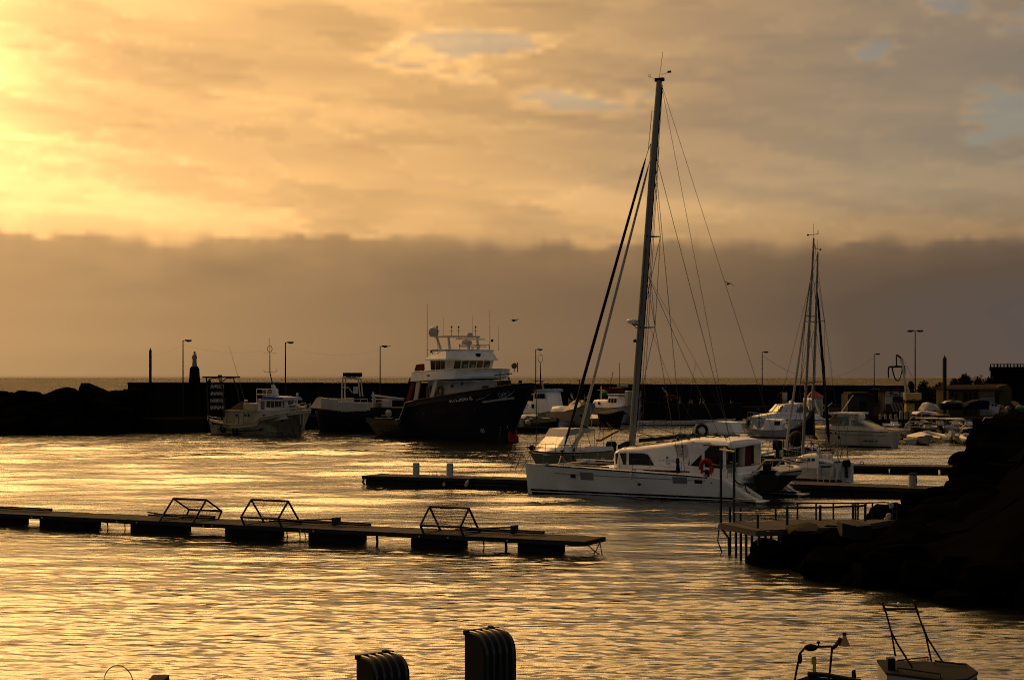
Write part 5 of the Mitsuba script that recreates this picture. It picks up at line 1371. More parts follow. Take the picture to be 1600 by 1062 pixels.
    # --- beige cruiser at right
    M = moor(1398, 1266, 699, 8.6, 1)
    k, h, hl, cb = cabin_boat('cream cabin cruiser with large slanted windows, broadside at right', M, 8.6, 3.0, (1.45, 1.5, 1.7), CREAM,
                              [(.17, 1.6, .9), (.22, 1.95), (.40, 2.45), (.42, 3.0), (.60, 3.0), (.68, 2.2), (.74, 1.95, .95), (.93, 1.8, .6)],
                              [[(.24, 1.95), (.43, 1.95), (.43, 2.45), (.38, 2.45)], [(.46, 1.95), (.66, 1.95), (.62, 2.75), (.46, 2.85)]], name='motor_cruiser', glass=GLASSG, rake=.18, bw=.42, cab=CREAM)
    P(k, 'roof', hull_of([(x, y, z) for x, z in ((3.2, 3.0), (6.2, 3.0), (6.0, 3.12), (3.2, 3.14)) for y in (-1.25, 1.25)]), WHITE, M)
    P(k, 'windscreen', plate([(6.35, -1.0, 2.1), (6.35, 1.0, 2.1), (5.5, .9, 2.95), (5.5, -.9, 2.95)], .03), GLASSG, M)
    P(k, 'window_frame', tubes([[(x0, 1.27, z0), (x1, 1.25, z1)] for x0, z0, x1, z1 in ((6.3, 2.0, 5.4, 3.0), (4.6, 2.0, 4.0, 3.0), (2.0, 1.95, 3.5, 2.95), (3.6, 1.9, 3.5, 3.0))], .035, 4), CREAM, M)
    P(k, 'canvas_hood', hull_of([(x, y, z) for x, z in ((4.6, 2.0), (6.2, 2.05), (5.4, 2.9), (4.7, 2.6)) for y in (1.24, 1.3)]), TEAK, M)
    for t in (.62, .68, .745):
        P(k, 'porthole', [cyl(h.point(np.array([t]), np.array([.86]), 1, -.05)[0], h.point(np.array([t]), np.array([.86]), 1, .03)[0], .10, 10)], GLASS, M)
    P(k, 'fender', fender(h.point(np.array([.60]), np.array([.55]), 1, .12)[0], .55, .11), RUBBER, M)
    P(k, 'dark_stripe', h.band(1, .03, .95, .78, .81, .015, 26), TEAK, M)
    P(k, 'lettering', [lettering('BLUE 1', .30, h.point(np.array([.30]), np.array([.48]), 1, .05)[0], (-1, 0, 0), (0, 0, 1), .02, True)], BLACK, M)
    P(k, 'lifebuoy', lathe([(0, 0), (.32, .0), (.36, .2), (.3, .4), (0, .42)], (3.0, .6, 2.6), 12), WHITE, M)
    # --- the long slender white boat against the quay
    M = moor(996, 1150, 664.5, 13.5, 1)
    k = thing('rowing_gig', 'long slender white rowing boat lying under the black-hulled vessel', 'rowing boat')
    h, hl = fit_hull(k, M, 13.5, 1.7, .75, .6, .9, HULLW, DMAST, rake=.06, transom=.3, full=.5)
    for i in range(6):
        P(k, 'thwart', box(2 + i * 1.6, 2.25 + i * 1.6, -.65, .65, .45, .52), TEAK, M)
    # --- black-hulled vessel along the quay behind it
    Y = 222.0
    M = frame((1160 - 800) / F * Y, Y, 0, 172)
    k = thing('black_vessel', 'long black-hulled vessel along the quay behind the slender white boat', 'vessel')
    h, hl = fit_hull(k, M, 15.5, 4.4, 2.9, 2.7, 3.4, BLACK, None, rake=.05, full=.35, draft=.6)
    rng = np.random.RandomState(31)
    P(k, 'bulwark_board', [box(14.6, 15.1, 2.0, 2.25, 2.6, 3.3, .03)], BOARD, M)
    P(k, 'jib_boom', tube([(11.1, .5, 5.0), (9.7, .8, 3.2)], .06, 5), GREYP, M)
    P(k, 'red_canvas', hull_of([(x, y, z) for x, z in ((8.9, 3.4), (11.0, 3.5), (10.8, 3.95), (9.3, 3.9)) for y in (.3, 1.2)]), DRED, M)
    for i, x in enumerate((8.6, 7.2, 6.9, 5.8, 5.3, 1.5)):
        P(k, 'stanchion', [tube([(x, 1.6, 2.7), (x + rng.normal(0, .1), 1.6, 3.3 + rng.uniform(0, .5))], .05, 5), ball((x, 1.6, 2.9), .12, 1, (1.3, 1, .7))], DMAST, M)
    P(k, 'derrick', tubes([[(14.5, .3, 3.0), (14.0, .2, 5.3)], [(13.2, .3, 3.0), (13.5, 0, 4.7)], [(11.6, .3, 3.0), (11.0, 0, 5.2)], [(8.3, .3, 2.8), (8.5, 0, 5.6)], [(5.9, .3, 2.8), (6.7, 0, 5.5)], [(3.5, 0, 2.8), (3.6, 0, 5.0)]], .04, 4), DSTEEL, M)
    # --- cluster right of the blue ship's bow
    M = moor(812, 886, 661, 11.0, -1)
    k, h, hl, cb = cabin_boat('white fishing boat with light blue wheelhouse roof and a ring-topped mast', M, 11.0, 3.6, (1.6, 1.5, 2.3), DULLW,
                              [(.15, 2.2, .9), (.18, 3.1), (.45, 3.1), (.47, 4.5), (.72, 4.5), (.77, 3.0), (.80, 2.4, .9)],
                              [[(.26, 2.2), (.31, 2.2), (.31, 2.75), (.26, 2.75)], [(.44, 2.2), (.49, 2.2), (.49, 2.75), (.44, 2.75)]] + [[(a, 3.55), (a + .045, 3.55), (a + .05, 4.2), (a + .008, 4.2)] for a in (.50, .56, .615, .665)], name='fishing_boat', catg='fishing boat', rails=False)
    P(k, 'wheelhouse_roof', hull_of([(x, y, z) for x, z in ((3.4, 4.5), (8.2, 4.5), (8.0, 4.75), (6.0, 4.8)) for y in (-1.55, 1.55)]), LBLUE, M)
    P(k, 'mast', [tube([(5.0, 0, 4.5), (4.9, 0, 8.4)], [.10, .05], 6), tube([(4.6, -.9, 5.9), (4.6, .9, 5.9)], .05, 5)], DRED, M)
    P(k, 'ring_aerial', torus((4.9, 0, 9.0), .55, .035, (.9, .3, 0), 20, 5), WIRE, M)
    P(k, 'radar_stand', [tube([(5.7, 0, 4.6), (5.3, 0, 5.8)], .13, 6), lathe([(0, 0), (.5, 0), (.5, .18), (0, .24)], (6.2, 0, 5.5), 10)], DULLW, M)
    P(k, 'awning', [box(1.2, 4.0, -1.5, 1.5, 4.0, 4.08), *[tube([(x, s * 1.4, 1.6), (x, s * 1.4, 4.0)], .04, 5) for x in (1.4, 3.8) for s in (1, -1)]], GREYP, M)
    for i in range(7):
        P(k, 'net_float', ball((rng.uniform(1.0, 3.6), rng.uniform(-1.5, -.4), rng.uniform(2.4, 3.2)), rng.uniform(.22, .34), 1), RED, M)
    P(k, 'red_band', [h.band(s, .55, .8, .42, .47, .02, 12) for s in (1, -1)], DRED, M)
    M = moor(868, 925, 664, 10.0, -1)
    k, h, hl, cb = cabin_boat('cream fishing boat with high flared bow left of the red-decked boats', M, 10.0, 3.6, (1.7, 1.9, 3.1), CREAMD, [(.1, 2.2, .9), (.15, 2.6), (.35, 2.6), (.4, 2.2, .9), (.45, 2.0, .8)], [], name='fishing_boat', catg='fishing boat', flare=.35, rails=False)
    P(k, 'deck_gear', [tube([np.array([rng.uniform(4.5, 8.5), rng.uniform(-1.2, 1.2), 2.2]) + d for d in ([0, 0, 0], [rng.normal(0, .3), 0, rng.uniform(.8, 2.2)])], .06, 5) for _ in range(14)], OLIVE, M)
    P(k, 'net_heap', hull_of([(4.5, -1.2, 2.0), (4.5, 1.2, 2.0), (8.2, -1, 2.4), (8.2, 1, 2.4), (6, 0, 3.5), (7.2, .3, 3.4), (5.2, -.4, 3.2)]), OLIVE, M)
    P(k, 'mast', [tube([(6.6, 0, 2.6), (6.6, 0, 6.1)], .06, 6), tube([(6.6, -.7, 6.0), (6.6, .7, 6.0)], .035, 5)], DSTEEL, M)
    P(k, 'hawse_hole', [ball(h.point(np.array([.86]), np.array([.62]), -1, .02)[0], .16, 1)], BLACK, M)
    P(k, 'mooring_line', tube([(9.6, 0, 3.1), (10.6, -.5, 1.6), (11.3, -.8, .1)], .05, 4), GREYP, M)
    open_boat('grey covered skiff under the dark blue ship\'s bow, heaped with white floats', moor(800, 838, 668, 6.0, 1), 6.0, 2.1, GREYP, 'small boats right of the blue ship', (1.2, 1.1, 1.6), cover=GREYP, engines=0, name='skiff')
    open_boat('cream double-ended skiff right of the grey covered skiff', moor(858, 824, 666, 5.4, -1), 5.4, 2.1, OLIVE, 'small boats right of the blue ship', (1.25, 1.1, 1.5), engines=1, name='skiff')
    open_boat('pale flat punt below the cream fishing boat\'s bow', moor(873, 892, 667, 4.0, 1), 4.0, 1.7, GREYP, 'small boats right of the blue ship', (.7, .6, .8), engines=1, name='skiff')
    open_boat('long black skiff lying below the white fishing boat', moor(826, 872, 669, 6.5, -1), 6.5, 2.0, BLACK, 'small boats right of the blue ship', (.9, .8, 1.1), engines=1, name='skiff')
    for i in range(16):                                  # floats and bundles heaped on the skiffs and the landing stage
        x, y = ((rng.uniform(806, 824), rng.uniform(621, 634)) if i < 8 else (rng.uniform(798, 832), rng.uniform(654, 670)))
        Y = 192 if i < 8 else 185
        c = px(x, y, Y)
        q = thing('net_float', 'white net float heaped under the dark blue ship\'s bow' if i < 8 else 'pale float in the heap on the landing stage right of the red float', 'float', 'floats heaped on the grey skiff' if i < 8 else 'floats heaped on the landing stage')
        put(None, q, ball(c, rng.uniform(.2, .32), 1, (1, 1, .8)), (GREYP, GREYP, CREAMD)[i % 3])
    c = px(826, 672, 183)
    q = thing('landing_stage', 'low dark landing stage heaped with floats right of the red float', 'landing stage')
    put(q, 'deck', box(c[0] - 2.8, c[0] + 4.6, 183.5, 188, .35, .6, .05), CONC)
    put(q, 'float_tank', box(c[0] - 2.6, c[0] + 4.4, 183.6, 187.8, -.3, .35), RUBBER)
    M = moor(930, 1000, 660, 11.5, -1)
    k, h, hl, cb = cabin_boat('white trawler with light blue roof and small square windows left of the catamaran mast', M, 11.5, 3.6, (2.3, 2.2, 2.7), DULLW,
                              [(.12, 2.9, .95), (.15, 3.3), (.45, 3.3), (.48, 3.9), (.70, 3.9), (.74, 3.0), (.78, 2.7, .9)], [[(a, 2.95), (a + .04, 2.95), (a + .055, 3.55), (a + .015, 3.55)] for a in (.50, .565, .63)], name='fishing_boat', catg='fishing boat', rails=False)
    P(k, 'wheelhouse_roof', box(5.4, 8.4, -1.4, 1.4, 3.9, 4.1, .04), LBLUE, M)
    P(k, 'porthole', [cyl((3.4, -1.4, 2.8), (3.4, -1.55, 2.8), .2, 10)], GLASS, M)
    P(k, 'mast', [tube([(1.6, 0, 3.0), (1.6, 0, 5.2)], .08, 6), tube([(1.6, -.6, 4.6), (1.6, .6, 4.6)], .05, 5)], GREYP, M)
    P(k, 'cabin_front', [box(9.2, 10.2, -1.0, 1.0, 2.4, 4.6, .1)], DULLW, M)
    M = moor(942, 986, 657, 8.5, 1)
    k, h, hl, cb = cabin_boat('red-housed workboat behind the white trawler left of the catamaran mast', M, 8.5, 3.2, (2.9, 2.9, 3.2), DRED, [(.1, 3.6, .9), (.14, 4.9), (.5, 4.9), (.54, 4.2), (.9, 4.1, .8)], [], name='workboat', catg='workboat', rails=False, cab=DRED)
    P(k, 'roof_box', [box(5.2, 6.6, -.6, .6, 4.9, 5.3, .05)], BOARD, M)
    P(k, 'derrick', [tube([(2.0, 0, 4.9), (3.0, 0, 7.2)], .05, 5), tube([(5.0, 0, 4.9), (4.9, 0, 8.6)], .05, 5)], DSTEEL, M)
    P(k, 'green_net', ball((.6, 0, 4.0), .55, 1, (1.2, 1, .8)), GREEN, M)
    open_boat('small white open boat with dark tarpaulin below the white trawler', moor(948, 906, 665, 6.0, 1), 6.0, 2.1, DULLW, None, (1.0, .9, 1.2), cover=GREYP, engines=1, name='open_boat')
    k, h = open_boat('white boat under a blue cover just left of the catamaran mast', moor(962, 1002, 663, 7.5, 1), 7.5, 2.3, DULLW, None, (1.5, 1.3, 1.7), cover=BLUE, engines=0, name='open_boat')
    open_boat('black tarred boat between the white open boat and the blue-covered one', moor(944, 972, 666, 5.5, -1), 5.5, 2.3, BLACK, None, (1.8, 1.7, 2.1), cover=RUBBER, engines=0, name='open_boat')
    k = thing('mooring_pole', 'thin pole standing in the water right of the blue ship\'s bow', 'pole')
    Y = H * F / (688 - HORIZON)
    c = px(838, 688, Y)
    put(k, 'shaft', tube([(c[0], Y, -1), (c[0], Y, 5.2)], [.05, .035], 6), WIRE)
    put(k, 'collar', lathe([(0, -.1), (.07, -.08), (.07, .08), (0, .1)], (c[0], Y, 2.4), 8), DSTEEL)


build_marina()

# ------------------------------------------------------------------ the two yachts


def yacht(label, M, L, B, mt, mast_x, mast_top, rake, furl, furl_mt, boom_back=True, cover=None, free=(1.05, .95, 1.25)):
    k = thing('sailing_yacht', label, 'sailing yacht')
    h, hl = fit_hull(k, M, L, B, *free, mt, None, rake=.16, transom=.62, full=.66, draft=.45)
    P = lambda nm, m, mt_, par=k: put(par, nm, m, mt_, M)
    put(hl, 'sheer_stripe', [h.band(s, .12, .9, .80, .86, .012, 24) for s in (1, -1)], BLACK, M)
    cb = P('coachroof', house([(L * .30, .95, .8, 1.5, .05), (L * .34, 1.0, .8, 1.62, .08), (L * .55, .9, .8, 1.6, .08), (L * .70, .65, .8, 1.42, .06), (L * .76, .4, .8, 1.2, .03)]), WHITE)
    for a in (.36, .44, .52):
        for s in (1, -1):
            P('cabin_window', plate([(L * a, s * .985, 1.22), (L * (a + .055), s * (.97 - .03), 1.22), (L * (a + .055), s * .94, 1.42), (L * a, s * .965, 1.42)][::s], .03), GLASS, cb)
    [P('cockpit_coaming', tube([(L * .08, s * .8, 1.15), (L * .3, s * .85, 1.3)], .10, 6), WHITE) for s in (1, -1)]
    P('spray_hood', hull_of([(x, y, z) for x, z in ((L * .30, 1.5), (L * .40, 1.55), (L * .36, 1.5 + L * .06), (L * .31, 1.5 + L * .06)) for y in (-.7, .7)]), GREYP)
    for s in (1, -1):
        P('guard_rail', h.rail(s, .03, .97, .6, .014, 8) + [tube(h.point(np.linspace(.03, .97, 16), np.ones(16), s, -.06) + [0, 0, .32], .008, 4)], STEEL)
    b, t = np.array([L * mast_x, 0, 1.55]), np.array([L * mast_x - rake, 0, mast_top])
    at = lambda q: b + (t - b) * q
    ms = P('mast', tube([b, at(.5), at(.9), t], [.09, .085, .075, .055], 8), DMAST)
    P('mast_aerials', [tube([t, t + [0, 0, .9]], .012, 4), tube([t + [-.3, 0, .25], t + [.35, 0, .2]], .02, 4), ball(t + [.4, 0, .22], .07, 1), tube([t + [-.3, 0, .2], t + [-.3, 0, .5]], .02, 4)], WIRE, ms)
    wires = []
    for q, w in ((.33, .95), (.64, .75)):
        c = at(q)
        for s in (1, -1):
            P('spreader', tube([c, c + [-.1, s * w, .04]], [.035, .022], 5), DSTEEL, ms)
    for s in (1, -1):
        wires += [[at(.88), at(.64) + [-.1, s * .75, 0], at(.33) + [-.1, s * .95, 0], (L * mast_x - .3, s * B * .46, 1.1)], [at(.62), at(.33) + [-.1, s * .95, 0]], [at(.33), (L * mast_x + .5, s * B * .46, 1.1)]]
    P('shroud', tubes(wires, .014, 4), WIRE)
    P('backstay', tubes([[t, (.1, 0, 1.2)]], .012, 4), WIRE)
    a, e = at(.80) + [.1, 0, 0], np.array([L * .97, 0, free[2] + .25])
    P('furled_genoa', tube([a + (e - a) * u for u in (.0, .05, .5, .93, .98)], [.03, furl * .7, furl, furl * 1.1, .04], 7), furl_mt)
    P('forestay', tubes([[at(.84), e]], .014, 4), WIRE)
    g = at(.07)
    P('boom', tube([g, g + [-L * .36, 0, -.05]], .06, 6), ALU)
    if cover:
        P('sail_cover', loft([[(g[0] + x, -w, g[2] + z0), (g[0] + x, -w * .7, g[2] + z1), (g[0] + x, w * .7, g[2] + z1), (g[0] + x, w, g[2] + z0)] for x, w, z0, z1 in ((.22, .16, -.2, 1.7), (-.3, .22, -.15, 1.2), (-L * .18, .2, -.12, .55), (-L * .35, .12, -.08, .25))]), cover)
    return k, h, hl


def build_yachts():
    M = moor(1320, 1224, 752, 4.25, 1)
    k, h, hl = yacht('white sailing yacht with fenders along its side, nearest of the two with twin masts', M, 4.25, 1.8, HULLW, .68, 15.0, .77, .075, SAILC, free=(1.25, 1.15, 1.35))
    P = lambda nm, m, mt, par=k: put(par, nm, m, mt, M)
    for t, z in ((.30, .3), (.10, .25), (.03, .1)):
        p = h.point(np.array([t]), np.array([.75]), 1, .14)[0]
        P('fender', fender((p[0], p[1], z), .7, .13), GREYP)
        p = h.point(np.array([t]), np.array([.75]), -1, .14)[0]
        P('fender', fender((p[0], p[1], z), .7, .13), GREYP)
    add_outboard(k, M, -.2, .4, .9, .8)
    P('rudder', [box(-.55, -.15, -.12, .12, -.3, 1.2, .05)], HULLW)
    [P('stern_pole', tube(q, .025, 5), STEEL) for q in ([(.1, .7, 1.1), (.2, .6, 2.4)], [(.1, -.7, 1.1), (.2, -.6, 2.4)], [(.2, .4, 1.1), (-.3, .2, 3.3)])]
    P('water_can', [box(.6 + .34 * i, .85 + .34 * i, .4, .7, 1.25, 1.7, .06) for i in range(3)], WHITE)
    P('bicycle_frame', [torus((1.4, .2, 2.0), .30, .02, (.3, 1, 0), 18, 4), torus((2.2, .25, 2.0), .30, .02, (.3, 1, 0), 18, 4), tubes([[(1.4, .2, 2.0), (1.7, .2, 2.3), (2.1, .2, 2.28), (2.2, .25, 2.0)], [(1.7, .2, 2.3), (1.75, .2, 1.98), (2.1, .2, 2.28)]], .02, 4)], BLACK)
    P('mooring_line', tubes([[(4.4, .9, 1.2), (3.9, 2.2, .7), (3.2, 3.6, .55)]], .025, 4), RUBBER)
    M = moor(1197, 1298, 738, 9.4, 1)
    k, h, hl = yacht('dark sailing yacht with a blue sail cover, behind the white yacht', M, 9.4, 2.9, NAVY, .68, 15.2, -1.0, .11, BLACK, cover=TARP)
    P = lambda nm, m, mt, par=k: put(par, nm, m, mt, M)
    add_outboard(k, M, .1, -.9, 1.5, 1.2)
    P('rolled_dinghy', [tube([(.1, -1.45, 1.35), (3.2, -1.45, 1.35)], .26, 10)], TARP)
    P('white_roll', [tube([(.3, -1.5, 1.62), (2.9, -1.5, 1.62)], .06, 6)], GREYP)
    P('barbecue', [ball((2.6, -.9, 2.2), .55, 2)], BLACK)
    P('stern_post', tubes([[(.2 + .35 * i, -1.2, 1.0), (.2 + .35 * i, -1.2, 2.2 + .25 * (i % 2))] for i in range(5)], .03, 5) , DSTEEL)
    P('fender', [fender((.4 + .6 * i, -1.5, .2), .6, .12) for i in range(1)], GREYP)
    q = thing('orange_dinghy', 'small boat with glowing orange trim between the twin masts and the cream cruiser', 'dinghy')
    M = moor(1272, 1300, 686, 4.2, -1)
    h, hl = fit_hull(q, M, 4.2, 1.8, .8, .7, .95, DRED)
    put(q, 'orange_cover', hull_of([(x, y, z) for x, z in ((.5, .9), (3.6, 1.0), (3.0, 1.7), (1.2, 1.5)) for y in (-.6, .6)]), ORANGE, M)


# ------------------------------------------------------------------ small craft and shore buildings at the right
def build_right():
    g = 'small boats moored at the right-hand quay'
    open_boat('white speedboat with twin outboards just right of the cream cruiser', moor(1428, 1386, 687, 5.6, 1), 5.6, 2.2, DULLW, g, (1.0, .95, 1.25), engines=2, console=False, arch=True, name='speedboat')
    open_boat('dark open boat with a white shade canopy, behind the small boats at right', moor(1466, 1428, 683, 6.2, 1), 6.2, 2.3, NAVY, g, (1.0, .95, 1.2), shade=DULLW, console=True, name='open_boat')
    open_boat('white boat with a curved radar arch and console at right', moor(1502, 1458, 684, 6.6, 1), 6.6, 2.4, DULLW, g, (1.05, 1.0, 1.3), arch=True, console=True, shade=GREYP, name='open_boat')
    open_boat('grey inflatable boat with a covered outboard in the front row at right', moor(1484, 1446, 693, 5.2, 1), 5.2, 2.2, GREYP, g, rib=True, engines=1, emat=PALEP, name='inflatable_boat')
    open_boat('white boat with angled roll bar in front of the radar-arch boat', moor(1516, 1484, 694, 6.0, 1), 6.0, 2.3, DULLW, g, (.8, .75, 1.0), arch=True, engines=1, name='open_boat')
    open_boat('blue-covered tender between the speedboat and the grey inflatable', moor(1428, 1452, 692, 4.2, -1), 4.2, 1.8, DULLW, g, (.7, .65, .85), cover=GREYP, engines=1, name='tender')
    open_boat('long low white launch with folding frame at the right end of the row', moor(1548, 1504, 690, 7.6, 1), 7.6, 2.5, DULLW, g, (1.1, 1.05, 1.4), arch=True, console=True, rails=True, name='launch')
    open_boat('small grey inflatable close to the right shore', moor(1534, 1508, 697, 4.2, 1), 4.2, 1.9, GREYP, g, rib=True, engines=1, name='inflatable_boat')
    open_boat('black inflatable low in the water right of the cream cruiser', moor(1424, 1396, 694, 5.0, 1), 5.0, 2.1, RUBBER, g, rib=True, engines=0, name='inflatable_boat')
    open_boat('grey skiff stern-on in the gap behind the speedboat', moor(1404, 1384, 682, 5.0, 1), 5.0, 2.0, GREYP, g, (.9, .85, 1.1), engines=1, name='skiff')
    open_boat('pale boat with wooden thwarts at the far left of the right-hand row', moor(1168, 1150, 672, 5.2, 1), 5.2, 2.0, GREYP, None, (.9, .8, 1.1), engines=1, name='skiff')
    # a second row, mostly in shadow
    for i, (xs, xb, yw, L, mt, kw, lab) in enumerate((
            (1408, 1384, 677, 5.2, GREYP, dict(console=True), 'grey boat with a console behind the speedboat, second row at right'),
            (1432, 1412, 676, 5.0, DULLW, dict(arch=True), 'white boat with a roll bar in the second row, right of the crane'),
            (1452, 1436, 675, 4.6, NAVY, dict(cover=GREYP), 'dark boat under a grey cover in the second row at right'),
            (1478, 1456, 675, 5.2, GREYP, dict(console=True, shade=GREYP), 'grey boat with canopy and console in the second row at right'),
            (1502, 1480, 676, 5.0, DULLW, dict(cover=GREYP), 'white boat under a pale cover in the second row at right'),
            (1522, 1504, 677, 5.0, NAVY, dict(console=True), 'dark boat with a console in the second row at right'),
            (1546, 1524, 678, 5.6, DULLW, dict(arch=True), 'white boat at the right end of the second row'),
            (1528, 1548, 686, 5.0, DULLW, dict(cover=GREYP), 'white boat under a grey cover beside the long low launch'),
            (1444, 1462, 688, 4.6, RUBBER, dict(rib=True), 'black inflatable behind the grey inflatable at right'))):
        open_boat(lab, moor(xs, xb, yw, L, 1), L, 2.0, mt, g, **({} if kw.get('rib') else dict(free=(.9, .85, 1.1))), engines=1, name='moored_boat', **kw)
    k = thing('floating_pontoon', 'dark low pontoon between the cream cruiser and the small boats', 'pontoon')
    a = px(1420, 691, 163)
    put(k, 'deck', box(a[0] - 7.5, a[0] + 9, 163.8, 166, .35, .55, .04), WOOD)
    put(k, 'float_tank', box(a[0] - 7.0, a[0] + 8.6, 163.9, 165.9, -.3, .35), RUBBER)
    for i in range(9):
        k = thing('mooring_post', 'short pale post in the row along the quay edge under the notice-board kiosk', 'bollard', 'short posts along the quay edge')
        c = px(1376 + i * 8.2, 645, 187)
        r, hh = (.16, .55) if i not in (4, 5, 6) else (.22, .95)
        put(None, k, lathe([(0, 0), (r, 0), (r, hh - .1), (r * .7, hh), (0, hh + .02)], (c[0], 187.2, 1.5), 10), DMAST)
    # kiosk with notice boards
    Y = 196.0
    c = lambda x, y, yy=Y: px(x, y, yy)
    k = thing('kiosk', 'low kiosk with a red-edged roof and pale notice boards behind the moored boats', 'kiosk')
    a, b = c(1384, 640), c(1420, 640)
    wl = put(k, 'wall', box(a[0], b[0], Y, Y + 4, 1.5, 4.9), WALLG)
    put(k, 'roof', hull_of([(x, y, z) for x in (a[0] - .9, b[0] + .3) for y in (Y - .8, Y + 4.4) for z in (4.9, 5.0)]), TILE)
    put(k, 'roof_edge', box(a[0] - .9, b[0] + .3, Y - .86, Y - .8, 4.86, 5.06), DRED)
    for x0, x1, y0, y1 in ((1384, 1391, 611, 618.5), (1392.5, 1405, 611, 618.5), (1383, 1394.5, 619.5, 631), (1407, 1413, 612, 620)):
        p, q = c(x0, y1, Y - .05), c(x1, y0, Y - .05)
        put(wl, 'notice_board', box(p[0], q[0], Y - .10, Y - .03, p[2], q[2], .01), BOARD)
    for i in range(4):
        p = c(1396 + i * 5, 635, Y - .9)
        put(k, 'striped_board', hull_of([(p[0] + d + w, Y - .9 + e, z) for d, z, e in ((-.35, 3.3, .3), (.25, 1.6, 0)) for w in (0, .22) for e in (e, e + .04)]), DMAST)
    for x, y in ((1393, 614.5), (1399, 616.5), (1408, 626), (1401, 623)):
        p = c(x, y, Y - .12)
        put(wl, 'posted_sheet', box(p[0] - .25, p[0] + .25, Y - .14, Y - .105, p[2] - .08, p[2] + .08), NAVY)
    k = thing('shed', 'small grey flat-roofed shed left of the kiosk', 'shed')
    a, b = c(1325, 640, 200), c(1366, 640, 200)
    put(k, 'wall', box(a[0], b[0], 200, 204, 1.5, 4.3), WALLG)
    put(k, 'roof', box(a[0] + .3, b[0] - .6, 199.6, 204.3, 4.3, 4.55, .04), WALLG)
    put(k, 'door', box(a[0] + 1.4, a[0] + 2.3, 199.94, 200.0, 1.5, 3.5), BLACK)
    put(k, 'strut', tube([(a[0] - 1.2, 199.7, 1.6), (a[0] + .6, 199.7, 4.2)], .07, 5), GREYP)
    k = thing('hut', 'small hut with a pointed red roof and a coloured sign, behind the twin masts', 'hut')
    a, b = c(1264, 640, 205), c(1286, 640, 205)
    wl = put(k, 'wall', box(a[0], b[0], 205, 207, 1.5, 3.9), CREAM)
    put(k, 'roof', hull_of([(a[0] - .2, 204.7, 3.9), (b[0] + .2, 204.7, 3.9), (b[0] + .2, 207.3, 3.9), (a[0] - .2, 207.3, 3.9), ((a[0] + b[0]) / 2 - .2, 206, 4.75), ((a[0] + b[0]) / 2 - .1, 206.1, 4.75)]), RED)
    put(wl, 'sign', box(a[0] + .2, b[0] - .1, 204.9, 205, 2.05, 2.7), YELLOW)
    put(wl, 'red_panel', box(a[0] + .3, a[0] + .8, 204.86, 204.9, 2.2, 2.6), DRED)
    put(wl, 'board', box(a[0] + .3, b[0] - .15, 204.92, 205, 2.9, 3.7), BOARD)
    k = thing('signboard', 'upright pale signboard on posts left of the twin masts', 'sign')
    a = c(1226.5, 640, 210)
    for i in range(4):
        put(k, 'panel', box(a[0] - .28, a[0] + .28, 209.9, 210, 4.05 - i * .42 - .38 + (.0 if i else -.2), 4.05 - i * .42 + (0 if i else .38)), (BOARD, DMAST, DMAST, DSTEEL)[i])
    for s in (-1, 1):
        put(k, 'post', tube([(a[0] + s * .26, 210.05, 1.5), (a[0] + s * .26, 210.05, 4.4)], .05, 6), DSTEEL)
    k = thing('sign_frame', 'thin bent pole left of the upright signboard', 'pole')
    a = c(1215.5, 640, 211)
    put(None, k, tube([(a[0], 211, 1.5), (a[0], 211, 4.0), (a[0] + .2, 211, 4.3), (a[0] + .6, 211, 4.4)], .035, 5), WIRE)
    # boat crane
    Y = 192.0
    k = thing('boat_crane', 'cream boat crane with lattice mast, spreader bar and hanging slings', 'crane')
    bs = put(k, 'counterweight', box(c(1416, 0, Y)[0], c(1440, 0, Y)[0], Y, Y + 1.6, c(0, 625, Y)[2], c(0, 613.5, Y)[2], .06), YELLOW)
    put(bs, 'machine_deck', box(c(1415, 0, Y)[0], c(1440, 0, Y)[0], Y - .2, Y + 1.8, c(0, 629.5, Y)[2], c(0, 626, Y)[2]), NAVY)
    put(bs, 'sign_plate', box(c(1425, 0, Y)[0], c(1430, 0, Y)[0], Y - .03, Y, c(0, 624, Y)[2], c(0, 623, Y)[2]), BLACK)
    put(k, 'pedestal', box(c(1417, 0, Y)[0], c(1430, 0, Y)[0], Y + .2, Y + 1.4, 1.5, c(0, 629.5, Y)[2], .05), YELLOW)
    rails_ = []
    for (x0, y0, x1, y1) in ((1416.5, 632, 1411, 572), (1421, 616, 1412, 586)):
        for d in (.2, 1.2):
            rails_.append(tube([px(x0, y0, Y + d), px(x1, y1, Y + d)], .13, 5))
    ms = put(k, 'mast', rails_, CREAM)
    for i in range(4):
        q = i / 4
        put(ms, 'rung', tube([px(1415.5 - 3.5 * q, 617 - 38 * q, Y + .2), px(1420.6 - 6.5 * q, 612 - 26 * q, Y + .2)], .08, 4), CREAM)
    put(k, 'mast_head', hull_of([px(x, y, Y + d) for x, y in ((1410, 572), (1413, 572), (1411.5, 562), (1408, 559.5), (1405.5, 563)) for d in (.2, 1.1)]), CREAM)
    put(k, 'gooseneck', tube([px(x, y, Y + .6) for x, y in ((1411, 563), (1406, 558), (1402, 554.5), (1400.5, 555), (1400.5, 558))], .12, 6), DSTEEL)
    put(k, 'hook_block', [tube([px(1400.8, 558, Y + .6), px(1400.8, 571, Y + .6)], .09, 5)], DSTEEL)
    sb = put(k, 'spreader_bar', [tube([px(1389, 573, Y + .6), px(1414, 572.5, Y + .6)], .12, 6), hull_of([px(x, y, Y + d) for x, y in ((1397, 572.5), (1405, 572.5), (1401, 569.5)) for d in (.4, .8)])], DSTEEL)
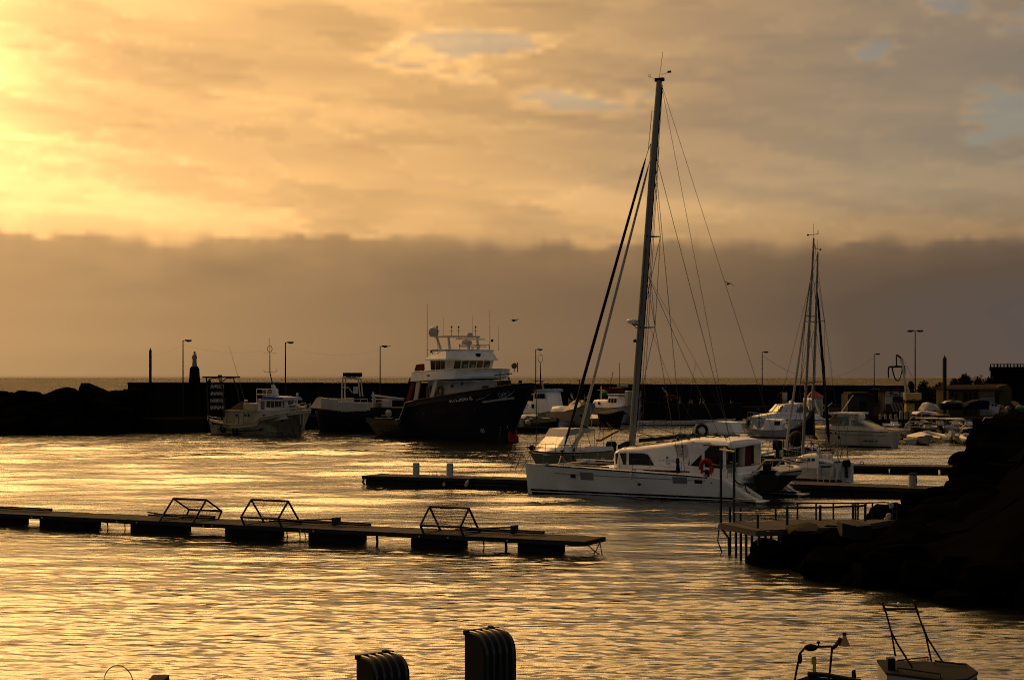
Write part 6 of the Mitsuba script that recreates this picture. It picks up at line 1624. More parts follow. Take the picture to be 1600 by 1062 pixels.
    for pts in (((1388.5, 573), (1388, 580), (1388.5, 590)), ((1394, 574), (1396.5, 586), (1399.5, 593), (1403, 595), (1406, 592), (1409, 582), (1410, 574)), ((1413.5, 574), (1414, 580), (1413, 590))):
        put(sb, 'sling', tube([px(x, y, Y + .6) for x, y in pts], .09, 5), RUBBER)
    put(k, 'guy_wire', tube([px(1413, 566, Y + .6), px(1431, 598, Y + 1)], .02, 4), WIRE)
    # ochre boathouse, hall with roof railing, covers and gear
    Y = 205.0
    k = thing('boathouse', 'low ochre building with a dark tiled roof at right', 'building')
    a, b = c(1482, 0, Y), c(1581, 0, Y)
    za = lambda y: c(0, y, Y)[2]
    wl = put(k, 'wall', box(a[0], b[0] - 1.7, Y, Y + 6, 1.5, za(606.5)), WALLY)
    put(k, 'gable_wall', hull_of([(x, y, z) for y in (Y + .1, Y + 6) for x, z in ((b[0] - 1.7, 1.5), (b[0], 1.5), (b[0], za(607)), (b[0] - .5, za(600.5)), (b[0] - 1.7, za(603.5)))]), WALLY)
    put(k, 'roof', hull_of([(x, y, z) for x, y, z in ((a[0] - .2, Y - .5, za(608)), (b[0] - 1.2, Y - .5, za(609)), (b[0] - .4, Y + 3, za(600)), (a[0] - .2, Y + 3, za(602)), (a[0] - .2, Y + 6.3, za(608)), (b[0] - .5, Y + 6.3, za(608)))]), TILE)
    for x0, x1 in ((1505, 1512), (1514, 1519), (1522, 1527), (1555, 1560)):
        put(wl, 'doorway', box(c(x0, 0, Y)[0], c(x1, 0, Y)[0], Y - .05, Y + .02, 1.5, za(613)), BLACK)
    for x0, y0, y1 in ((1487.5, 613, 619), (1494, 617, 620.5)):
        put(wl, 'dark_emblem', ball(c(x0, (y0 + y1) / 2, Y - .02), .25, 1, (.8, .2, 1.2)), BLACK)
    put(wl, 'terracotta_panel', box(c(1529, 0, Y)[0], c(1554, 0, Y)[0], Y - .04, Y + .01, za(618.5), za(610.5)), TEAK)
    put(wl, 'grey_shutter', box(c(1531, 0, Y)[0], c(1554, 0, Y)[0], Y - .05, Y + .01, 1.5, za(620)), DMAST)
    Y = 225.0
    k = thing('hall', 'tall dark flat-roofed building with a roof railing at the right edge', 'building')
    a = px(1548, 0, Y); b = px(1680, 0, Y)
    q2 = (Y + 20) / Y
    put(k, 'wall', slab([(a[0], Y), (b[0], Y), (b[0] * q2, Y + 20), (a[0] * q2 + 1, Y + 20)], 1.5, px(0, 578, Y)[2]), CONC)
    x3 = px(1543, 0, Y)[0]
    put(k, 'roof_slab', slab([(x3, Y - .8), (b[0], Y - .8), (b[0] * q2, Y + 20.5), (x3 * q2 + 1, Y + 20.5)], px(0, 579, Y)[2], px(0, 573, Y)[2]), CONC)
    put(k, 'corner_post', box(px(1547, 0, Y)[0], px(1548, 0, Y)[0], Y - .1, Y, px(0, 592, Y)[2], px(0, 579, Y)[2]), DMAST)
    z0, z1 = px(0, 573, Y)[2], px(0, 568.5, Y)[2]
    put(k, 'railing', [tube([(px(1546, 0, Y)[0], Y - .5, z1), (b[0], Y - .5, z1)], .05, 4), tube([(px(1546, 0, Y)[0], Y - .5, (z0 + z1) / 2), (b[0], Y - .5, (z0 + z1) / 2)], .03, 4)], DSTEEL)
    for i in range(26):
        x = px(1546 + i * 5.2, 0, Y)[0]
        put(k, 'baluster', box(x - .06, x + .06 + .06 * (i % 3), Y - .53, Y - .47, z0, z1), DSTEEL)
    # covers and boats laid up on the hard
    rng = np.random.RandomState(8)
    def heap(x0, x1, ytop, ybot, Y, mt, label, name, catg, peak=.4, d=3.0):
        a, b = px(x0, ybot, Y), px(x1, ybot, Y)
        zt = px(0, ytop, Y)[2]
        w = b[0] - a[0]
        pts = []
        for i in range(22):
            q = rng.uniform(0, 1)
            hh = a[2] + (zt - a[2]) * (1 - abs(q - peak) * rng.uniform(.5, 1.1))
            pts.append((a[0] + w * q, Y + rng.uniform(0, d), max(hh, a[2] + .1)))
        pts += [(a[0] + w * peak, Y + d / 2, zt), (a[0], Y, a[2]), (b[0], Y, a[2]), (a[0], Y + d, a[2]), (b[0], Y + d, a[2]), (a[0] + w * .1, Y + d / 2, a[2] + .6 * (zt - a[2])), (b[0] - w * .1, Y + d / 2, a[2] + .5 * (zt - a[2]))]
        m = hull_of(pts).subdivide().subdivide()
        v = np.asarray(m.vertices)
        m = trimesh.Trimesh(v + .10 * (meshkit.fbm(v * 1.4, 3, 4) - .5)[:, None], m.faces, process=False)
        k = thing(name, label, catg)
        put(None, k, m, mt, smooth=35)
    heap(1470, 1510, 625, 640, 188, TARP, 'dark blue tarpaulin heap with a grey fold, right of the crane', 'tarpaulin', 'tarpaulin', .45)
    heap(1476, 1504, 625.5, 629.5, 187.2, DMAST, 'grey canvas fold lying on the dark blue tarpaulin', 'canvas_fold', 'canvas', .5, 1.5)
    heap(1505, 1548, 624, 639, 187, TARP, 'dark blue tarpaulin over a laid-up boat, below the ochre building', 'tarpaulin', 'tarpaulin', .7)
    heap(1444, 1470, 628.5, 641, 186, PALEP, 'crumpled grey boat cover right of the crane pedestal', 'boat_cover', 'boat cover', .35)
    heap(1432, 1468, 642, 647, 184, PALEP, 'flat pale board-shaped cover in front of the crumpled boat cover', 'boat_cover', 'boat cover', .5)
    k, h = open_boat('small boat laid up on the hard beside the crumpled cover', frame(px(1437, 0, 189)[0], 189, 1.55, 150), 4.6, 1.8, NAVY, None, (.8, .7, 1.0), engines=0, name='laid_up_boat')
    # pots, box and net in warm colours on the outcrop at the right edge
    Y = 121.0
    c2 = px(1556, 640, Y)
    k = thing('fish_box', 'pale ribbed box with two dark holes on the outcrop at the right edge', 'box')
    put(k, 'body', hull_of([px(x, y, Y + d) for x, y in ((1546, 634), (1549, 630), (1557, 630), (1562, 636), (1560, 646), (1552, 647), (1546, 641)) for d in (0, 1.0)]), GREYP)
    for i in range(3):
        put(k, 'rib', tube([px(1546.5 + i * 1.6, 635 + i * 2.5, Y - .03), px(1553 + i * 3, 646.5 - i * .2, Y - .03)], .05, 5), PALEP)
    for x in (1551, 1556):
        put(k, 'hole', cyl(px(x, 632.5, Y - .05), px(x, 632.5, Y + .05), .10, 10), BLACK)
    k = thing('net_bundle', 'rust-coloured net bundle beside the pale ribbed box', 'net')
    m = [ball(px(rng.uniform(1559, 1575), rng.uniform(636, 646), Y + rng.uniform(0, .6)), rng.uniform(.12, .26), 1) for _ in range(22)]
    put(None, k, m, TEAK)
    k = thing('orange_basket', 'glossy orange basket catching the light above the net bundle', 'basket')
    put(None, k, hull_of([px(x, y, Y + .8 + d) for x, y in ((1579, 627), (1584, 626), (1592, 629), (1594, 634), (1590, 636), (1584, 633)) for d in (0, .5)]).subdivide(), ORANGE)
    k = thing('green_net', 'small green net at the right edge of the outcrop', 'net')
    put(None, k, [ball(px(rng.uniform(1590, 1600), rng.uniform(636, 641), Y + rng.uniform(0, .5)), rng.uniform(.1, .2), 1) for _ in range(10)], GREEN)


def tree(name, label, catg, x_px, y_top, w_px, Y, z0, seed, group=None):
    rng = np.random.RandomState(seed)
    top = px(x_px, y_top, Y)
    r = w_px / 2 / F * Y
    hgt = top[2] - z0
    k = thing(name, label, catg, group)
    limbs = [tube([(top[0], Y, z0), (top[0] + rng.normal(0, .1), Y, z0 + hgt * .5), (top[0] + rng.normal(0, .2), Y, z0 + hgt * .85)], [.22, .15, .05], 6)]
    for i in range(6):
        a = rng.uniform(0, 2 * PI)
        limbs.append(tube([(top[0], Y, z0 + hgt * rng.uniform(.2, .5)), (top[0] + math.cos(a) * r * .7, Y + math.sin(a) * r * .7, z0 + hgt * rng.uniform(.5, .8))], [.1, .03], 5))
    put(k, 'trunk', limbs, DSTEEL)
    n = int(2600 + 700 * r * hgt)
    cl = rng.normal(0, 1, (14, 3)); cl /= np.linalg.norm(cl, axis=1, keepdims=True)
    cl *= rng.uniform(.35, .8, (14, 1))
    c = cl[rng.randint(0, 14, n)] + rng.normal(0, .22, (n, 3))
    c = c[(np.linalg.norm(c, axis=1) < 1.08)]
    c[:, 2] = np.where(c[:, 2] < -.8, -.8, c[:, 2])
    P = c * [r, r * .8, hgt * .5] + [top[0], Y, z0 + hgt * .52]
    n = len(P)
    u = rng.normal(0, 1, (n, 3)); u /= np.linalg.norm(u, axis=1, keepdims=True)
    w = np.cross(u, rng.normal(0, 1, (n, 3))); w /= np.linalg.norm(w, axis=1, keepdims=True)
    s = rng.uniform(.10, .22, (n, 1))
    v = np.stack([P + u * s, P + w * s * .5, P - u * s, P - w * s * .5], 1).reshape(-1, 3)
    i = np.arange(n)[:, None] * 4
    f = np.vstack([i + [0, 1, 2], i + [0, 2, 3]])
    put(k, 'crown', trimesh.Trimesh(v, f, process=False), LEAF, smooth=False)


def build_trees():
    for i, (x, y, w, Y, lab) in enumerate(((1444, 597, 26, 216, 'round dark tree right of the boat crane'), (1468, 597, 18, 218, 'small dark tree left of the bare pole'), (1424, 598, 16, 220, 'low dark tree behind the crane mast'),
                                        (1492, 594, 26, 224, 'low dark tree right of the bare pole'), (1508, 587, 30, 226, 'tall dark tree left of the flat-roofed building'), (1530, 588, 30, 228, 'broad dark tree behind the ochre building'),
                                        (1548, 590, 22, 224, 'dark tree touching the flat-roofed building'), (1452, 603, 30, 222, 'low dark bush between the round tree and the bare pole'))):
        tree('tree', lab, 'tree', x, y, w, Y, 1.5, 60 + i, 'trees behind the quay at right')


build_yachts()
build_right()
build_trees()

# ------------------------------------------------------------------ pontoons


def on_plane(x, y, z=0.0):
    Y = (H - z) * F / (y - HORIZON)
    return px(x, y, Y)


class Deck:
    """A straight floating pontoon given by its front top edge in plan."""

    def __init__(s, a, b, width, top):
        s.a, s.b = np.array(a[:2], float), np.array(b[:2], float)
        s.L = np.linalg.norm(s.b - s.a)
        s.u = (s.b - s.a) / s.L
        s.n = np.array([-s.u[1], s.u[0]])
        if s.n[1] < 0:
            s.n = -s.n
        s.w, s.top = width, top
        s.M = np.eye(4)
        s.M[:2, 0], s.M[:2, 1], s.M[:2, 3] = s.u, s.n, s.a
        if np.linalg.det(s.M[:3, :3]) < 0:
            s.flip = True

    def at(s, x_px):
        """Distance along the front edge behind image column x_px."""
        k = (x_px - 800) / F
        return (k * s.a[1] - s.a[0]) / (s.u[0] - k * s.u[1])


def planked(k, D, x0, x1, step=.32, mt=None, edge=True):
    n = int((x1 - x0) / step)
    for i in range(n):
        a = x0 + (x1 - x0) * i / n
        b = x0 + (x1 - x0) * (i + 1) / n - .018
        dz = RES.uniform(-.006, .006)
        put(k, 'plank', box(a, b, .03, D.w - .03, D.top - .045 + dz, D.top + dz), mt or WOOD, D.M, False)


def build_pontoons():
    # --- the foreground pontoon with the wire-frame cages
    D = Deck((-22.0, 68.7), (2.5, 56.9), 2.0, .52)
    k = thing('foreground_pontoon', 'long dark floating pontoon on separate floats crossing the left foreground', 'pontoon')
    x0 = -9.0
    planked(k, D, x0, D.L, .34)
    for y in (0, D.w - .08):
        put(k, 'edge_beam', box(x0, D.L, y, y + .08, D.top - .16, D.top + .006), PONT, D.M)
    put(k, 'end_beam', box(D.L - .0, D.L + .08, .0, D.w, D.top - .16, D.top + .004), PONT, D.M)
    spans = [(-90, 28), (55, 143), (198, 287), (347, 436), (478, 568), (640, 730), (808, 886)]
    for a, b in spans:
        put(k, 'float_tank', box(D.at(a) - .22, D.at(b) - .72, .45, 1.5, -.45, D.top - .165, .05), RUBBER, D.M)
    for a in (50, 66, 183, 214, 318, 332, 470, 490, 655, 700, 793):
        put(k, 'edge_bolt', ball((D.at(a), -.02, D.top - .09), .035, 1), GREYP, D.M)
    rg = np.random.RandomState(9)
    for x, top_ in ((582, 0), (749, 0), (784, 0), (441, 0), (461, 0), (160, 0), (187, 0)):
        xx = D.at(x)
        put(k, 'chain', tube([(xx, .3, D.top - .1), (xx + .04, .3, .1), (xx - .02, .3, -.2)], .05 if x in (582, 784) else .025, 5), RUBBER, D.M)
    for x, dx in ((892, .9), (928, -.25), (937, .2), (448, .3), (465, -.25)):
        xx = D.at(min(x, 905)) + (.3 if x > 905 else 0)
        put(k, 'loose_rope', tube([(xx, 1.2, D.top - .12), (xx + dx * .5, 1.1, .08), (xx + dx, 1.0, -.1)], .022, 4), WIRE, D.M)
    # cages: prisms of tube with net on their faces; profile across the deck (y, z)
    def cage(label, xa, xb, prof, seed):
        c = thing('cage_frame', label, 'cage', None)
        a, b = D.at(xa), D.at(xb)
        fr = []
        for x in (a, b):
            q = [(x, y, D.top + z) for y, z in prof]
            for i in range(len(q)):
                put(c, 'frame_bar', tube([q[i], q[(i + 1) % len(q)]], .042, 6), DSTEEL, D.M)
        for i, (y, z) in enumerate(prof):
            put(c, 'long_bar', tube([(a, y, D.top + z), (b, y, D.top + z)], .045 if z > .1 else .03, 6), DSTEEL, D.M)
        rng = np.random.RandomState(seed)
        net = []
        for i in range(len(prof)):
            (y0, z0), (y1, z1) = prof[i], prof[(i + 1) % len(prof)]
            if z0 < .05 and z1 < .05:
                continue
            n = 9
            for j in range(1, n):
                x = a + (b - a) * j / n + rng.normal(0, .03)
                if rng.rand() < .75:
                    net.append([(x, y0, D.top + z0), (x + rng.normal(0, .05), (y0 + y1) / 2 + rng.normal(0, .03), D.top + (z0 + z1) / 2 - .04), (x, y1, D.top + z1)])
            m = 7
            for j in range(1, m):
                t = j / m
                if rng.rand() < .8:
                    net.append([(a + (b - a) * u, y0 + (y1 - y0) * t, D.top + z0 + (z1 - z0) * t - .06 * math.sin(u * PI) * rng.uniform(.3, 1.4)) for u in np.linspace(0, 1, 6)])
        put(c, 'net', tubes(net, .006, 3), WIRE, D.M, kind='stuff')
        return c
    pr1 = [(.05, 0), (.95, .86), (2.0, .33), (1.75, .0)]
    pr2 = [(.10, 0), (-.15, .34), (.55, .98), (1.45, 0)]
    cage('leftmost wire cage frame on the foreground pontoon, leaning right', 248, 300, pr1, 1)
    cage('middle wire cage frame on the foreground pontoon', 380, 438, pr2, 2)
    cage('rightmost wire cage frame on the foreground pontoon', 660, 722, pr2, 3)
    for xa, xb, lab, up in ((395, 547, 'folded mooring boom lying beside the middle cage', 1), (690, 823, 'folded mooring boom lying beside the rightmost cage', 1), (-60, 42, 'folded mooring boom lying at the left end of the foreground pontoon', 0), (205, 300, 'folded mooring boom lying beside the leftmost cage', 0)):
        m = thing('mooring_boom', lab, 'mooring boom')
        a, b = D.at(xa), D.at(xb)
        z = D.top + .05
        put(m, 'beam', box(a, b, 1.45, 1.60, z, z + .12, .02), DSTEEL, D.M)
        put(m, 'side_rail', tube([(a, 1.1, z + .05), (a + (b - a) * .7, 1.15, z + .25), (a + (b - a) * .72, 1.15, z + .02)] if up else [(a, 1.1, z + .08), (b, 1.2, z + .06)], .035, 5), DSTEEL, D.M)
        put(m, 'side_rail', tube([(a + .2, .8, z + .22), (a + (b - a) * .55, 1.0, z + .08), (b, 1.35, z + .05)], .03, 5), DSTEEL, D.M)
        if up:
            put(m, 'bracket', box(a + (b - a) * .66, a + (b - a) * .70, 1.1, 1.5, z, z + .30), DSTEEL, D.M)
    # --- the middle pontoon, left of the catamaran's bow
    def solid(label, A, B, width, top, posts=()):
        D = Deck(A, B, width, top)
        k = thing('pontoon', label, 'pontoon')
        planked(k, D, 0, D.L, .4)
        for y in (-.02, D.w - .06):
            put(k, 'edge_beam', box(-.06, D.L + .06, y, y + .08, top - .2, top + .004), PONT, D.M)
        n = max(1, int(D.L / 3.0))
        for i in range(n):
            a, b = D.L * i / n + .12, D.L * (i + 1) / n - .02
            put(k, 'float_tank', box(a, b, .10, D.w - .10, -.4, top - .2, .04), RUBBER, D.M)
        return k, D
    A, B = on_plane(567, 743, .58), px(824, 750, 90.3)
    k, D = solid('dark floating pontoon with two pale bollards, left of the catamaran\'s bow', A, B, 2.3, .58)
    put(k, 'end_chain', tube([(-.0, .2, .45), (-.12, .2, .2), (.02, .25, 0), (-.05, .2, -.2)], .07, 5), RUBBER, D.M)
    put(k, 'rub_plate', box(D.L - 4.4, D.L - 1.2, -.05, -.02, .22, .26), WIRE, D.M)
    def bollard(label, x, D, yy, h=.78, r=.20, cap=False, mt=None):
        b = thing('service_bollard', label, 'bollard', 'pale bollards on the pontoons')
        xx = D.at(x)
        put(b, 'body', lathe([(0, 0), (r * 1.05, 0), (r * 1.05, .04), (r, .06), (r, h - .06), (r * .85, h), (0, h + .01)], (xx, yy, D.top), 14), mt or PALEP, D.M)
        if cap:
            put(b, 'cap', box(xx - r, xx + r, yy - r, yy + r, D.top + h, D.top + h + .08, .03), BLACK, D.M)
        put(b, 'socket', box(xx + r * .7, xx + r * 1.06, yy - .09, yy + .05, D.top + h * .28, D.top + h * .78, .02), DMAST, D.M)
        put(b, 'lamp_strip', box(xx + r * .6, xx + r * 1.02, yy - .1, yy + .06, D.top + h * .84, D.top + h * .93, .01), BLACK, D.M)
    bollard('left of the two pale bollards on the pontoon left of the catamaran', 638.5, D, 1.0)
    bollard('right of the two pale bollards on the pontoon left of the catamaran', 691.5, D, 1.0)
    for x, tilt, lab in ((731, .42, 'pale tilted fender hanging on the pontoon left of the catamaran'), (695.5, 0, 'small pale fender under the right pale bollard')):
        f = thing('hanging_fender', lab, 'fender')
        xx = D.at(x)
        hh = .42 if tilt else .2
        m = fender((0, 0, 0), hh, .10)
        R = trimesh.transformations.rotation_matrix(tilt, (0, 1, 0))
        m = trimesh.Trimesh(np.asarray(m.vertices) @ R[:3, :3].T + [xx - tilt * .2, -.16, .10], m.faces, process=False)
        put(f, 'body', m, PALEP, D.M)
        put(f, 'rope', tube([(xx + tilt * .2, -.14, .10 + hh), (xx + tilt * .3, -.02, .56)], .014, 4), WIRE, D.M)
    g = thing('green_net', 'green net laid on the pontoon just left of the catamaran\'s bow', 'net')
    xa = D.at(733)
    put(None, g, [ball((xa + RES.uniform(0, 1.3), RES.uniform(.3, .9), .60), RES.uniform(.05, .09), 1, (1.5, 1, .5)) for _ in range(26)], GREEN, D.M)
    for x in (656, 661, 668):
        r = thing('mooring_rope', ('leftmost thin line draped between the two pale bollards', 'middle thin line draped between the two pale bollards', 'rightmost thin line draped between the two pale bollards')[(656, 661, 668).index(x)], 'rope', 'thin lines between the pale bollards')
        xx = D.at(x)
        put(None, r, tube([(xx, 1.2, .6), (xx + .1, 1.2, 1.0), (xx + .35, 1.3, .62)], .012, 4), WIRE, D.M)
    # --- behind the catamaran's stern
    A, B = px(1236, 757, 87.2), px(1522, 766.5, 82.2)
    k, D2 = solid('dark floating pontoon between the catamaran\'s stern and the right shore', A, B, 2.4, .56)
    bollard('pale bollard with a dark cap on the pontoon behind the jetty', 1413, D2, 1.5, .62, .22, True)
    for x in (1262, 1271, 1281, 1291):
        c = thing('pontoon_cleat', 'slim pale bracket on the pontoon under the white sailing yacht', 'bracket', 'pale brackets under the white sailing yacht')
        xx = D2.at(x)
        put(None, c, tube([(xx, 1.7, D2.top), (xx - .06, 1.7, D2.top + .30), (xx + .05, 1.7, D2.top + .36)], .03, 5), PALEP, D2.M)
    A, B = px(1310, 727.5, 105.5), px(1546, 729.5, 103.0)
    k, D3 = solid('far dark pontoon beyond the white sailing yacht at right', A, B, 2.4, .57)
    for x, lab in ((1345, 'small knob on the far pontoon'), ):
        c = thing('mooring_ring', lab, 'ring')
        put(None, c, torus((D3.at(x), 1.4, D3.top + .1), .12, .03, (0, 1, 0), 12, 5), DSTEEL, D3.M)
    c = thing('bent_rod', 'thin bent rods sticking up at the right end of the far pontoon', 'rod')
    put(None, c, [tube([(D3.at(1489), 1.2, D3.top), (D3.at(1491), 1.2, D3.top + .22), (D3.at(1495), 1.2, D3.top + .2)], .015, 4), tube([(D3.at(1481), 1.2, D3.top), (D3.at(1480), 1.2, D3.top + .26)], .012, 4)], WIRE, D3.M)


# ------------------------------------------------------------------ the jetty on stilts
def build_jetty():
    k = thing('jetty', 'rickety plank jetty on thin stilts with a pipe railing, right of the catamaran', 'jetty')
    z = 1.22
    A, Bc, Cc, Dd = on_plane(1123, 816.5, z), on_plane(1182, 828.5, z), on_plane(1330, 822, z), on_plane(1400, 811.5, z)
    E = on_plane(1245, 811, z)
    poly = [A[:2], Bc[:2], Cc[:2], Dd[:2], E[:2]]
    lo = sg.Polygon(poly).convex_hull
    n = 34
    u = (Dd - A)[:2] / np.linalg.norm((Dd - A)[:2])
    v = np.array([-u[1], u[0]])
    import shapely
    import shapely.affinity as sa
    s0 = -6.0
    for i in range(n):                                   # boards laid across
        a = A[:2] + u * (i * .34 - 1.0)
        strip = sg.Polygon([a - v * 8, a + u * .315 - v * 8, a + u * .315 + v * 8, a + v * 8]).intersection(lo)
        if strip.is_empty or strip.area < .02 or strip.geom_type != 'Polygon':
            continue
        d = RES.uniform(-.008, .008)
        put(k, 'board', slab(strip, z - .05 + d, z + d), WOOD, None, False)
    fasc = [A, Bc, Cc, Dd]
    for i in range(3):
        p, q = fasc[i], fasc[i + 1]
        put(k, 'edge_board', quad((p[0], p[1], z - .20), (q[0], q[1], z - .20), (q[0], q[1], z - .055), (p[0], p[1], z - .055), .05), WOOD)
    def post(x, y0, y1, Y, r=.035, nm='stilt'):
        a, b = px(x, y0, Y), px(x, y1, Y)
        put(k, nm, cyl(a, b, r, 7), DSTEEL)
    for x, Y, r in ((1141, 57.8, .04), (1150, 56.8, .045), (1157.5, 55.8, .045), (1166, 55.2, .05), (1175, 55.8, .05), (1186, 56.4, .05), (1196, 57.0, .05), (1205, 57.6, .05), (1217, 57.2, .05)):
        p = np.array([(x - 800) / F * Y, Y])
        put(k, 'stilt', cyl((p[0], p[1], -1), (p[0], p[1], z - .05), r, 7), DSTEEL)
    a = px(1126, 823, 57.6)
    put(k, 'leaning_stilt', tube([a, (a[0] + .25, 57.3, .6), (a[0] + .24, 57.0, -.4)], .045, 6), DSTEEL)
    put(k, 'hanging_rope', tube([(a[0] - .05, 57.5, 1.1), (a[0] - .12, 57.5, .5), (a[0] + .02, 57.4, .1), (a[0] - .1, 57.4, -.1)], .025, 5), RUBBER)
    # gateway of tall poles at its outer end
    for x, yt, yb, Y in ((1126.3, 699, 816.5, 57.9), (1147.0, 706, 818, 57.0)):
        post(x, yt, yb, Y, .045, 'tall_pole')
    put(k, 'top_bar', tube([px(1125, 701.5, 57.9), px(1148, 705.5, 57.0)], .035, 6), YELLOW)
    put(k, 'mid_bar', tube([px(1146, 778.5, 57.0), px(1181, 781, 56.4)], .025, 6), YELLOW)
    put(k, 'mid_bar', tube([px(1147, 800, 57.0), px(1180, 801, 55.4)], .022, 6), PALEP)
    for x, yt, yb, Y in ((1184, 803, 825, 54.3), (1140.5, 791, 815, 57.8), (1157, 792, 814, 58.2), (1212, 790, 812, 58.6)):
        post(x, yt, yb, Y, .04, 'rail_post')
    front = [(1230, 792, 820.5, 54.9), (1281.5, 791, 813, 56.9), (1333, 789, 813, 56.6), (1352, 788.5, 814, 56.4)]
    for x, yt, yb, Y in front:
        post(x, yt, yb, Y, .048, 'rail_post')
        put(k, 'post_knob', ball(px(x, yt, Y), .062, 1), DSTEEL)
    put(k, 'hand_rail', tube([px(1230, 793, 54.9), px(1281.5, 792.5, 56.9), px(1352, 789.5, 56.4)], .034, 6), DSTEEL)
    for x, Y in ((1246, 58.8), (1275, 59.0), (1302, 59.2), (1337, 59.4), (1340.5, 59.4), (1363, 59.6), (1395, 59.8), (1401.5, 59.9)):
        post(x, 784.5, 811.5, Y, .035, 'back_post')
    put(k, 'hand_rail', tube([px(1246, 785.5, 58.8), px(1337, 786, 59.4), px(1382, 784.5, 59.8), px(1403, 787, 59.9)], .026, 6), DSTEEL)
    # things on and beside the jetty
    t = thing('olive_tarpaulin', 'olive tarpaulin draped over gear beside the jetty railing', 'tarpaulin')
    pts = [px(x, y, Y) for x, y, Y in ((1228, 822, 54.0), (1262, 814, 55.2), (1278, 817, 55.0), (1277, 829, 53.6), (1232, 834, 53.2), (1255, 818, 54.0), (1275, 818, 56.0), (1240, 828, 52.6))]
    m = hull_of(pts).subdivide().subdivide()
    vv = np.asarray(m.vertices)
    put(None, t, trimesh.Trimesh(vv + .10 * (meshkit.fbm(vv * 2.2, 3, 3) - .5)[:, None], m.faces, process=False), OLIVED, smooth=35)
    t = thing('upturned_boat', 'upturned dark skiff lying against the jetty', 'boat')
    pts = [px(x, y, Y) for x, y, Y in ((1308, 813, 55.0), (1350, 816, 54.2), (1362, 820, 54.0), (1340, 822, 53.2), (1316, 817, 53.4), (1335, 811, 55.4))]
    put(None, t, hull_of(pts + [p - [0, 0, .45] for p in pts]), BLACK, smooth=35)
    for i, (x, y, r) in enumerate(((1392, 790, .09), (1388.5, 807, .10), (1383, 811.5, .06))):
        t = thing('rubbish_bag', ('white bag hanging from the jetty\'s back railing', 'white bag slumped at the right end of the jetty deck', 'small pale bag beside the slumped one')[i], 'bag')
        c = px(x, y, 59.0 if i == 0 else 58.0)
        m = ball(c, r, 2, (1, .8, 1.35))
        vv = np.asarray(m.vertices)
        put(None, t, trimesh.Trimesh(vv + .12 * (meshkit.fbm(vv * 5, 3, i) - .5)[:, None], m.faces, process=False), PALEP, smooth=40)
    t = thing('white_sack', 'crumpled white sacks on the dark rocks right of the jetty', 'sack')
    ms = []
    for x, y, r in ((1514, 831, .09), (1508, 836, .09), (1492, 841, .07), (1500, 840, .08)):
        c = px(x, y, 57.5)
        ms.append(ball(c, r, 2, (1.3, 1, .8)))
    m = cat(ms); vv = np.asarray(m.vertices)
    put(None, t, trimesh.Trimesh(vv + .10 * (meshkit.fbm(vv * 5, 3, 9) - .5)[:, None], m.faces, process=False), GREYP, smooth=40)


